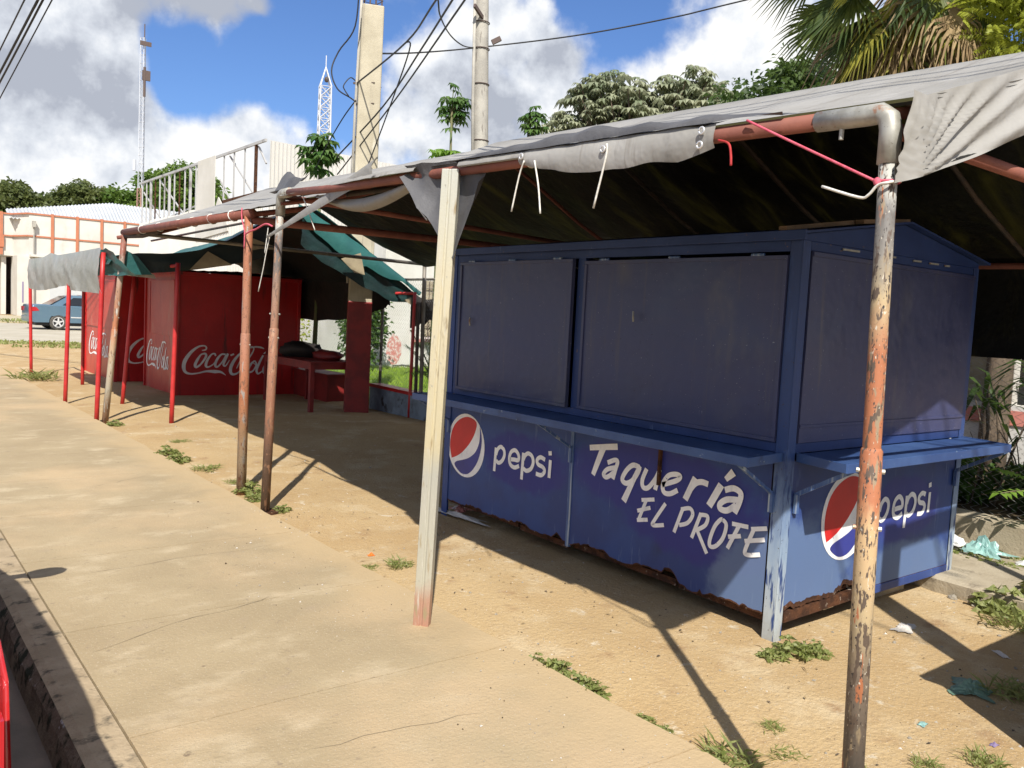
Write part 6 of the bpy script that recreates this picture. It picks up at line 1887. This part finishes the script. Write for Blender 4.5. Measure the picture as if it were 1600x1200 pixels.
st = MB()
fr = [MB(), MB(), MB()]
def frond(az, el, reach, L_, mi, n=28, droop=0.35, zo=0.0):
    d = Vector((math.cos(az) * math.cos(el), math.sin(az) * math.cos(el), math.sin(el)))
    b = crown_c + Vector((math.cos(az) * 0.14, math.sin(az) * 0.14, zo))
    e_ = b + d * reach - Vector((0, 0, 0.12 * reach))
    st.tube([b, b.lerp(e_, 0.5) + Vector((0, 0, 0.05)), e_], [0.022, 0.016, 0.010], 5)
    dd = (e_ - b).normalized() - Vector((0, 0, 0.25))
    fan(fr[mi], e_, dd, L_ * (0.88 if mi == 0 else 1.0), r, n, 0, r.uniform(2.2, 2.9), droop * (0.6 if mi == 0 else 1.0))
# azimuth: pi = towards the street, pi/2 = away along the street
for az, el, re, L_, mi, zo in ((2.30, -0.10, 0.95, 0.95, 0, 0), (2.55, -0.55, 0.75, 0.95, 0, -0.1), (2.0, 0.25, 0.9, 0.9, 0, 0), (2.75, 0.30, 0.8, 0.9, 0, 0), (1.7, -0.35, 0.9, 0.9, 0, -0.1),
                           (3.3, -0.05, 0.6, 0.75, 1, -0.05), (2.95, -0.30, 0.65, 0.8, 1, -0.1), (3.6, -0.35, 0.7, 0.85, 0, 0), (4.3, -0.15, 0.9, 0.9, 0, 0), (5.0, 0.2, 0.9, 0.9, 0, 0),
                           (0.4, 0.1, 0.9, 0.9, 0, 0), (1.1, 0.3, 0.9, 0.9, 0, 0), (5.8, -0.2, 0.9, 0.9, 0, 0), (2.5, 0.9, 0.8, 0.9, 0, 0.1), (4.0, 0.9, 0.8, 0.9, 0, 0.1), (0.8, 1.0, 0.8, 0.9, 0, 0.1), (3.1, 0.5, 0.85, 0.9, 0, 0.05),
                           (2.45, -0.75, 0.7, 0.9, 0, -0.25), (2.15, -0.9, 0.7, 0.85, 0, -0.3)):
    frond(az, el, re, L_, mi, zo=zo)
for i in range(84):
    az = r.uniform(0, 6.28) if i > 60 else r.uniform(1.5, 4.6)
    frond(az, r.uniform(-1.40, -0.75), r.uniform(0.30, 0.85), r.uniform(0.55, 1.0), (2, 2, 0, 2, 1, 0)[i % 6], 20, 0.6, r.uniform(-1.1, -0.1))
st.build('leaf_stalks', 'palm_dead', palm, smooth=True)
fr[0].build('green_fronds', 'palm_green', palm)
fr[1].build('golden_fronds', 'palm_gold', palm)
fr[2].build('dead_fronds', 'palm_dead', palm)
# feathery yellow-green tree at the right edge
ft = thing('feathery_tree', 'feathery yellow-green tree beside the palm at the right edge', 'tree', (9.9, 4.1, 0))
r = random.Random(51)
trunk(ft, 9.9, 4.05, 5.0, 0.16, 0.07, 8, r)
m = MB()
for i in range(1000):
    d = rv(r)
    if d.z < -0.75:
        d.z *= -1
    q = 0.25 + 0.8 * r.random() ** 0.6
    c = Vector((9.60 + d.x * 1.05 * q, 4.02 + d.y * 0.85 * q, 4.85 + d.z * 1.10 * q))
    ax = Vector((d.x + r.uniform(-0.5, 0.5), d.y + r.uniform(-0.5, 0.5), r.uniform(-0.5, 0.25))).normalized()
    L_ = r.uniform(0.28, 0.5)
    s = ax.cross(rv(r)).normalized()
    for k in range(11):
        t_ = k / 10
        b = c + ax * (L_ * t_) - Vector((0, 0, 0.10 * L_ * t_ * t_))
        for sg in (-1, 1):
            leaf(m, b, (s * sg + ax * 0.5), 0.11 * (1 - 0.5 * t_), 0.026, 0.15, 0, rv(r))
m.build('crown', 'leaf_yellow', ft)
# hedge bush and scrub on the lawn
def bush(name, label, c, rx, ry, rz_, clumps, per, L_, W_, mat, seed, cat='bush'):
    t = thing(name, label, cat, (c[0], c[1], 0))
    r = random.Random(seed)
    m = MB()
    for i in range(6):
        a = r.uniform(0, 6.28)
        m.tube([(c[0], c[1], 0), (c[0] + rx * 0.5 * math.cos(a), c[1] + ry * 0.5 * math.sin(a), c[2] + rz_ * 0.2)], [0.02, 0.008], 5)
    m.build('stems', 'bark', t)
    m = MB()
    crown(m, c, rx, ry, rz_, clumps, per, L_, W_, r, 0.25, bottom=-1.1)
    m.build('foliage', mat, t)
    return t
bush('hedge_bush', 'dense dark green bush left of the stained white house', (10.55, 19.9, 1.15), 0.75, 0.6, 1.15, 260, 16, 0.13, 0.085, 'leaf_hedge', 61)
bush('scrub', 'yellowish sunlit shrub seen under the black cloth behind the table', (9.4, 23.6, 1.0), 1.5, 0.8, 1.25, 170, 12, 0.15, 0.08, 'leaf_yellow', 62, 'shrub')
# spiky young palm plant on the low wall
def arching(t, c, n, L_, r, mat, zmin=0.1, leaflets=16, wl=0.22):
    m = MB()
    sm = MB()
    for i in range(n):
        a = 2 * math.pi * i / n + r.uniform(-0.3, 0.3)
        el = r.uniform(0.5, 1.25)
        ll = L_ * r.uniform(0.75, 1.15)
        d = Vector((math.cos(a) * math.cos(el), math.sin(a) * math.cos(el), math.sin(el)))
        pts = [Vector(c) + d * (ll * k / 6) - Vector((0, 0, 0.42 * ll * (k / 6) ** 2.2 * math.cos(el))) for k in range(7)]
        sm.tube(pts, [0.012, 0.010, 0.008, 0.007, 0.005, 0.004, 0.002], 5)
        s = d.cross(Vector((0, 0, 1))).normalized()
        for k in range(leaflets):
            t_ = 0.25 + 0.75 * k / (leaflets - 1)
            j = min(5, int(t_ * 6))
            p = pts[j].lerp(pts[j + 1], t_ * 6 - j)
            ax = (pts[j + 1] - pts[j]).normalized()
            for sg in (-1, 1):
                leaf(m, p, s * sg * 0.8 + ax * 0.8, wl * (1.1 - 0.5 * abs(t_ - 0.5)), 0.022, 0.25)
    sm.build('stalks', 'stem', t, smooth=True)
    m.build('fronds', mat, t)
pp = thing('young_palm', 'young feather palm in front of the stained white wall', 'plant', (7.45, 11.5, 0.35))
arching(pp, (7.45, 11.5, 0.45), 15, 1.15, random.Random(71), 'leaf_hedge')
MB().tube([(7.45, 11.5, 0.2), (7.45, 11.5, 0.5)], [0.12, 0.08], 8).build('stump', 'bark', pp)
# shrubs behind the kiosk at right
sh1 = thing('strap_leaf_plant', 'dark strap-leaved plant in the shade behind the low wall at right', 'plant', (7.75, 3.1, 0.3))
r = random.Random(81)
m, sm = MB(), MB()
for sx0, sy0, h_ in ((7.62, 3.22, 1.05), (7.9, 2.95, 1.25), (8.05, 3.3, 0.9), (7.55, 2.75, 0.75)):
    sm.tube([(sx0, sy0, 0.2), (sx0 + 0.04, sy0 - 0.05, 0.2 + h_ * 0.6), (sx0 + 0.02, sy0, 0.2 + h_)], [0.025, 0.02, 0.014], 6)
    for i in range(17):
        a = r.uniform(0, 6.28)
        el = r.uniform(-0.3, 1.2)
        d = Vector((math.cos(a) * math.cos(el), math.sin(a) * math.cos(el), math.sin(el)))
        leaf(m, (sx0 + 0.02, sy0, 0.2 + h_ * r.uniform(0.72, 1.0)), d, r.uniform(0.35, 0.6), 0.05, r.uniform(0.1, 0.55))
sm.build('stems', 'bark', sh1, smooth=True)
m.build('leaves', 'leaf_dark', sh1)
bush('shade_shrub', 'dark tangled shrub low behind the wall right of the blue kiosk', (8.0, 2.5, 0.45), 0.8, 0.75, 0.28, 120, 12, 0.13, 0.06, 'leaf_dark', 82, 'shrub')
bush('shade_shrub', 'mid green shrub close behind the blue kiosk corner', (7.5, 3.45, 0.42), 0.5, 0.5, 0.28, 90, 12, 0.10, 0.055, 'leaf_hedge', 83, 'shrub')
pn = thing('pinnate_plant', 'bright sunlit plant with paired oval leaves over the low wall', 'plant', (7.0, 2.35, 0.25))
r = random.Random(84)
m, sm = MB(), MB()
for (bx, by, bz), (tx, ty, tz) in (((7.15, 2.45, 0.3), (6.62, 2.62, 0.50)), ((7.15, 2.40, 0.3), (6.62, 2.36, 0.58)), ((7.2, 2.3, 0.3), (6.7, 2.18, 0.66)), ((7.15, 2.2, 0.3), (6.65, 2.05, 0.50)), ((7.2, 2.5, 0.3), (6.95, 2.75, 0.62)),
                                  ((7.2, 2.35, 0.3), (6.85, 2.30, 0.80)), ((7.15, 2.1, 0.3), (6.7, 1.9, 0.7))):
    b, e_ = Vector((bx, by, bz)), Vector((tx, ty, tz))
    mid = b.lerp(e_, 0.5) + Vector((0, 0, 0.10))
    pts = smooth_pts([b, mid, e_], 5)
    sm.tube(pts, 0.004, 5)
    for k in range(3, len(pts)):
        ax = (pts[min(k + 1, len(pts) - 1)] - pts[k - 1]).normalized()
        s = ax.cross(Vector((0, 0, 1))).normalized()
        for sg in (-1, 1):
            leaf(m, pts[k], s * sg + ax * 0.35, 0.10 * r.uniform(0.8, 1.15), 0.048, 0.25)
    leaf(m, pts[-1], ax, 0.11, 0.05, 0.3)
sm.build('stems', 'stem', pn, smooth=True)
m.build('leaves', 'leaf_bright', pn)
# bare twigs tangled in the fence
tw_ = thing('twig_tangle', 'bare dark twigs tangled at the fence near the right edge', 'branches', (7.6, 2.35, 0.3))
r = random.Random(85)
for i in range(22):
    p = Vector((r.uniform(7.3, 8.2), r.uniform(2.2, 3.2), 0.25))
    q = p + Vector((r.uniform(-0.3, 0.3), r.uniform(-0.4, 0.4), r.uniform(0.5, 1.05)))
    m = MB()
    m.tube(smooth_pts([p, p.lerp(q, 0.5) + Vector((r.uniform(-.12, .12), r.uniform(-.12, .12), 0.03)), q], 4), [0.010 - 0.0009 * k for k in range(9)], 5)
    m.build('twig', 'bark', tw_, smooth=True)
# lawn grass
r = random.Random(91)
m = MB()
for i in range(9000):
    x, y = r.uniform(7.25, 13.5), 12.5 + 9.0 * r.random()
    a = r.uniform(0, 6.28)
    h_ = r.uniform(0.06, 0.17)
    leaf(m, (x, y, 0.015), (math.cos(a) * 0.45, math.sin(a) * 0.45, 1), h_, 0.016, 0.15, 0, Vector((math.sin(a), -math.cos(a), 0.3)))
tag(m.build('lawn_grass', 'leaf_lawn', kind='stuff'), 'bright short lawn grass behind the fence', 'grass')
def grass_strip(label, xs, ys_, n, h0, h1, mat, seed, clump=1.0, z=0.0):
    r = random.Random(seed)
    m = MB()
    for i in range(n):
        x, y = r.uniform(*xs), r.uniform(*ys_)
        if noise.noise(Vector((x * 0.5 * clump, y * 0.8 * clump, seed))) < -0.05:
            continue
        a = r.uniform(0, 6.28)
        leaf(m, (x, y, z), (math.cos(a) * 0.7, math.sin(a) * 0.7, 1), r.uniform(h0, h1), 0.07, 0.2, 0, rv(r))
    return tag(m.build('verge_grass', mat, kind='stuff'), label, 'grass')
grass_strip('sparse grass verge on the near side of the cross street', (1.0, 12.0), (28.3, 31.2), 2600, 0.08, 0.22, 'leaf_grass', 92, 1, -0.03)
grass_strip('grass verge before the white building', (2.0, 20.0), (49.6, 52.5), 2200, 0.10, 0.35, 'leaf_grass', 93, 0.7, 0.02)
m = MB()
r = random.Random(94)
for i in range(1500):
    x, y = r.uniform(6.1, 6.76), r.uniform(1.2, 3.6)
    if noise.noise(Vector((x * 3, y * 3, 2))) < -0.15:
        continue
    a = r.uniform(0, 6.28)
    leaf(m, (x, y, 0.05 - 0.1 * (x - 6.4)), (math.cos(a), math.sin(a), 0.8), r.uniform(0.03, 0.09), 0.022, 0.2, 0, rv(r))
tag(m.build('verge_grass', 'leaf_grass', kind='stuff'), 'weedy grass strip between concrete ledge and low wall', 'grass')

# weeds in the yard: one mesh per kind, copied about
def make_tuft(kind, seed):
    r = random.Random(seed)
    m = MB()
    if kind == 'grass':
        for i in range(120):
            a, q = r.uniform(0, 6.28), r.random() ** 0.6
            p = (0.5 * q * math.cos(a) + 0.04 * r.uniform(-1, 1), 0.5 * q * math.sin(a), 0)
            b = r.uniform(0, 6.28)
            leaf(m, p, (math.cos(b) * 0.8, math.sin(b) * 0.8, r.uniform(0.3, 1.0)), r.uniform(0.25, 0.6), 0.045, r.uniform(0, 0.4), 0, rv(r))
    else:
        for i in range(46):
            a, q = r.uniform(0, 6.28), r.random() ** 0.6
            p = Vector((0.45 * q * math.cos(a), 0.45 * q * math.sin(a), r.uniform(0.03, 0.50) * (1.15 - q)))
            for k in range(4):
                b = r.uniform(0, 6.28)
                leaf(m, p, (math.cos(b), math.sin(b), r.uniform(-0.1, 0.6)), r.uniform(0.13, 0.26), 0.10, 0.2, 0, rv(r))
    for i in range(16):
        a, q = r.uniform(0, 6.28), r.random()
        b = r.uniform(0, 6.28)
        leaf(m, (0.6 * q * math.cos(a), 0.6 * q * math.sin(a), 0.0), (math.cos(b), math.sin(b), r.uniform(0.05, 0.5)), r.uniform(0.2, 0.5), 0.03, 0.1, 1, rv(r))
    return m.mesh(kind + '_weed', ['leaf_grass', 'palm_dead'], False)
TUFT = [make_tuft('grass', 1), make_tuft('grass', 2), make_tuft('leafy', 3), make_tuft('leafy', 4)]
def weed(x, y, s, k, label, name='weed', z=None, sz=1.0, ry=None, mat=None):
    o = bpy.data.objects.new(name, TUFT[k])
    COL.objects.link(o)
    o.location = (x, y, (yardz(x, y) if z is None else z) - 0.005)
    o.scale = (s, s * (ry or 1), s * sz)
    o.rotation_euler = (0, 0, R.uniform(0, 6.28) if ry is None else 0)
    tag(o, label, 'weed', 'weeds in the yard')
    return o
weed(2.76, 17.9, 0.7, 0, 'grass tuft at the foot of the farthest red post')
weed(2.66, 11.55, 0.22, 2, 'tiny weed at the foot of the leaning far brown post')
weed(2.62, 9.15, 0.26, 2, 'leafy weed at the sidewalk edge, farther of two close together')
weed(2.62, 8.75, 0.26, 3, 'leafy weed at the sidewalk edge, nearer of two close together')
weed(2.75, 8.25, 0.28, 0, 'low grass patch right of the two close weeds', sz=0.4)
weed(2.98, 9.9, 0.20, 1, 'small flat weed out in the sunlit dirt before the red kiosks', sz=0.4)
weed(2.72, 7.05, 0.28, 2, 'leafy weed round the foot of the orange-brown post')
weed(2.66, 6.78, 0.20, 3, 'small leafy weed just in front of the orange-brown post')
weed(2.70, 6.32, 0.16, 3, 'little green sprig beside the base plate of the second post')
weed(2.80, 7.55, 0.22, 1, 'flat grass scrap behind the orange-brown post', sz=0.4)
weed(2.76, 4.62, 0.17, 0, 'small grass tuft left of the prop on the bare dirt')
weed(2.60, 4.70, 0.12, 1, 'wisp of grass next to the small tuft left of the prop', sz=0.5)
weed(2.565, 2.99, 0.13, 2, 'single seedling first in the row of weeds along the sidewalk edge')
weed(2.57, 2.84, 0.17, 3, 'second leafy weed in the row along the sidewalk edge right of the prop', sz=1.2)
weed(2.57, 2.70, 0.15, 2, 'third weed in the row along the sidewalk edge', sz=1.1)
weed(2.57, 2.60, 0.16, 3, 'last leafy weed in the row along the sidewalk edge', sz=1.1)
weed(2.58, 2.30, 0.13, 2, 'low weed at the sidewalk edge beyond the row', sz=0.7)
weed(2.59, 2.20, 0.09, 3, 'tiny sprig at the sidewalk edge below the low weed')
weed(3.70, 2.36, 0.22, 2, 'dense leafy weed round the front leg of the blue kiosk')
weed(3.82, 2.32, 0.18, 3, 'leafy weed on the right beside the blue kiosk front leg')
weed(3.58, 2.40, 0.13, 2, 'leafy weed on the left beside the blue kiosk front leg')
weed(2.62, 1.90, 0.22, 0, 'grass tuft at the bottom edge left of the near post')
weed(2.98, 1.96, 0.10, 1, 'small grass patch beside the diagonal post shadow', sz=0.6)
weed(2.85, 1.80, 0.12, 0, 'grass patch between the bottom tuft and the near post', sz=0.5)
weed(2.95, 1.55, 0.10, 1, 'thin grass just right of the near post bottom', sz=0.6)
weed(5.45, 2.10, 0.34, 2, 'large leafy weed clump beside the concrete ledge at right', sz=1.2)
weed(5.65, 1.92, 0.36, 3, 'leafy clump at the right edge by the ledge', sz=1.3, z=0.05)
weed(5.25, 1.92, 0.34, 0, 'spiky grass under the leafy clump at the right edge')
weed(4.20, 1.50, 0.26, 0, 'dark grass tuft at the right edge in shadow')
weed(3.42, 1.32, 0.14, 1, 'long grass blades at the bottom right corner', sz=1.3)
weed(3.20, 1.42, 0.12, 0, 'short grass blades right of the near post at the bottom', sz=1.1)

# ---------------------------------------------------------------- litter and small stones
def rag(name, label, c, w, l, h_, mat, seed, rot=0.0, cat='litter'):
    m = MB()
    n = 14
    rows = []
    for i in range(n + 1):
        row = []
        for j in range(n + 1):
            u, v = i / n - 0.5, j / n - 0.5
            k = 1 + 0.5 * nz(u * 3 + seed, v * 3) + 0.3 * nz(u * 8, v * 8, seed)
            x, y = u * w * k, v * l * k
            z = h_ * max(0, (0.55 - math.hypot(u, v)) * 1.6) * (0.5 + 0.9 * abs(nz(u * 6, v * 6, seed + 2))) + 0.004
            row.append((c[0] + x * math.cos(rot) - y * math.sin(rot), c[1] + x * math.sin(rot) + y * math.cos(rot), c[2] + z))
        rows.append(row)
    m.grid(rows)
    return tag(m.build(name, mat, smooth=False), label, cat)
rag('plastic_bag', 'crumpled green plastic bag lying in the shadow at lower right', (4.10, 1.67, yardz(4.1, 1.67)), 0.20, 0.15, 0.07, 'bag_green', 1, 0.5, 'bag')
rag('paper_scrap', 'flat dirty white paper scrap near the kiosk side', (4.62, 2.25, yardz(4.62, 2.25)), 0.15, 0.09, 0.02, 'paper', 2, 0.2, 'paper')
rag('paper_scrap', 'pale paper strip in the shade by the right edge weeds', (4.70, 1.78, yardz(4.7, 1.78)), 0.12, 0.04, 0.02, 'paper', 3, 0.9, 'paper')
rag('plastic_scrap', 'purple plastic scrap near the bottom right shadow edge', (3.62, 1.365, yardz(3.62, 1.365)), 0.035, 0.025, 0.02, 'litter_purple', 4)
rag('plastic_scrap', 'tiny teal wrapper on the dirt right of the near post', (3.55, 1.62, yardz(3.55, 1.62)), 0.05, 0.03, 0.015, 'bag_teal', 12)
rag('plastic_scrap', 'small orange scrap on the dirt left of the prop', (2.75, 4.95, yardz(2.75, 4.95)), 0.04, 0.04, 0.03, 'litter_orange', 5)
rag('plastic_bag', 'white plastic bag against the low wall right of the blue kiosk', (6.60, 2.98, 0.06), 0.26, 0.30, 0.20, 'bag_white', 6, 0, 'bag')
rag('plastic_bag', 'teal plastic bag on the grass before the low wall', (6.52, 2.66, 0.06), 0.22, 0.30, 0.16, 'bag_teal', 7, 0, 'bag')
rag('plastic_bag', 'small white bag scrap at the right edge before the low wall', (6.45, 2.33, 0.06), 0.12, 0.14, 0.09, 'bag_white', 8, 0, 'bag')
rag('plank_scrap', 'pale splintered board under the left end of the blue kiosk', (3.82, 5.50, 0.0), 0.10, 0.62, 0.03, 'paper', 9, 0.1, 'board')
rag('cloth_scrap', 'red and white cloth scrap under the left end of the blue kiosk', (3.95, 5.62, 0.01), 0.16, 0.2, 0.10, 'faded_red', 10, 0, 'cloth')
r = random.Random(99)
SM = []
for k in range(4):
    q = MB()
    q.ball((0, 0, 0.35), 1, 0.8, 0.6, 8, 5, 0, 0.5, k * 3.1)
    SM.append(q.mesh('pebble', 'stone', False))
def pebble(x, y, s, label):
    o = bpy.data.objects.new('pebble', SM[r.randrange(4)])
    COL.objects.link(o)
    o.location = (x, y, yardz(x, y) - s * 0.1)
    o.scale = (s, s * r.uniform(0.7, 1.2), s)
    o.rotation_euler = (0, 0, r.uniform(0, 6.28))
    tag(o, label, 'pebble', 'pebbles and crumbs on the dirt')
for i in range(26):
    pebble(r.uniform(3.9, 5.4), r.uniform(1.3, 2.45), r.uniform(0.005, 0.014), 'pebble or crumb of rubble on the dirt beside the kiosk side wall')
for i in range(30):
    pebble(r.uniform(2.65, 3.7), r.uniform(1.5, 6.2), r.uniform(0.004, 0.010), 'small pebble on the dirt in front of the blue kiosk')
for i in range(26):
    pebble(r.uniform(3.0, 5.8), r.uniform(6.6, 12), r.uniform(0.006, 0.016), 'small pebble on the shaded dirt before the red table')
for x, y, s, w in ((3.85, 2.38, 0.03, 'biggest rubble chunk behind the leafy weed at the kiosk front leg'), (3.92, 2.35, 0.022, 'smaller rubble chunk right of the kiosk front leg'), (3.74, 2.47, 0.025, 'rubble chunk touching the kiosk front leg'),
                   (5.42, 2.36, 0.03, 'rubble chunk at the middle of the concrete ledge foot'), (5.40, 2.22, 0.026, 'rubble chunk by the leafy clump at the ledge foot'), (5.52, 2.44, 0.03, 'rubble chunk where the ledge meets the kiosk corner')):
    pebble(x, y, s, w)
# loose grit and dry leaf bits over the dirt and the sidewalk edge
r = random.Random(123)
m = MB()
for i in range(5200):
    x, y = (r.uniform(2.45, 5.6), r.uniform(0.9, 6.5)) if i < 3600 else (r.uniform(2.5, 6.5), r.uniform(6.5, 14))
    if i % 9 == 0:
        x, y = r.uniform(1.7, 2.6), r.uniform(1.2, 7.0)
    if KX + 0.1 < x < KX1 and KY0 + 0.1 < y < KY1 or noise.noise(Vector((x * 1.3, y * 1.3, 9))) < -0.12:
        continue
    s_ = r.uniform(0.0015, 0.0055) * (1.0 if r.random() < 0.93 else 2.0)
    z = (yardz(x, y) if x > 2.56 else 0.002)
    a = r.uniform(0, 6.28)
    q = [(x + s_ * math.cos(a + k * 2.09) * r.uniform(0.6, 1.2), y + s_ * math.sin(a + k * 2.09) * r.uniform(0.6, 1.2), z) for k in range(3)] + [(x, y, z + s_ * r.uniform(0.5, 1.0))]
    m.add(q, [(0, 1, 3), (1, 2, 3), (2, 0, 3)], r.choice((0, 0, 1, 2)))
tag(m.build('grit', ['stone', 'soil', 'paper'], kind='stuff'), 'loose grit and crumbs scattered over the dirt', 'grit')
m = MB()
for i in range(260):
    x, y = r.uniform(2.5, 5.5), r.uniform(1.1, 6.4)
    if KX - 0.02 < x < KX1 and KY0 < y < KY1:
        continue
    a = r.uniform(0, 6.28)
    leaf(m, (x, y, (yardz(x, y) if x > 2.56 else 0) + 0.006), (math.cos(a), math.sin(a), 0.05), r.uniform(0.012, 0.035), r.uniform(0.006, 0.014), 0.02, r.choice((0, 1)))
tag(m.build('dry_leaf_litter', ['palm_dead', 'bark'], kind='stuff'), 'dry leaf bits lying on the dirt', 'leaf litter')
block = MB().box(4.95, 5.32, 2.62, 2.80, -0.03, 0.10).build('support_block', 'concrete', bevel=0.006)
tag(block, 'concrete block propping the blue kiosk floor on the right side', 'block')

# ---------------------------------------------------------------- the next stall, just past the right edge of the view
ns = thing('market_stall', 'weathered open stall with counter and pipe frame just past the blue kiosk', 'stall', (4.4, 0.2, 0))
MB().box(3.50, 5.25, -0.75, 1.06, 0.93, 0.975).build('counter_top', 'plank', ns, bevel=0.004)
MB().box(3.54, 5.21, 1.00, 1.03, 0.05, 0.929).build('front_board', 'blue_paint', ns)
MB().box(3.54, 3.57, -0.70, 0.999, 0.05, 0.929).build('side_board', 'blue_paint', ns)
MB().box(5.18, 5.21, -0.70, 0.999, 0.05, 0.929).build('side_board', 'blue_paint', ns)
for x, y in ((3.62, -0.65), (5.12, -0.65), (5.12, 0.92)):
    MB().bar((x, y, -0.04), (x, y, 2.45), 0.06, 0.06, up=(0, 1, 0)).build('post', 'plank', ns)
MB().bar((3.78, 0.78, -0.04), (3.78, 0.78, 2.5), 0.13, 0.13, up=(0, 1, 0)).build('post', 'plank', ns)
MB().bar((3.72, 0.78, 2.47), (5.18, 0.86, 2.47), 0.07, 0.07).build('top_beam', 'plank', ns)
MB().bar((3.62, -0.65, 2.47), (5.12, -0.65, 2.47), 0.07, 0.07).build('top_beam', 'plank', ns)
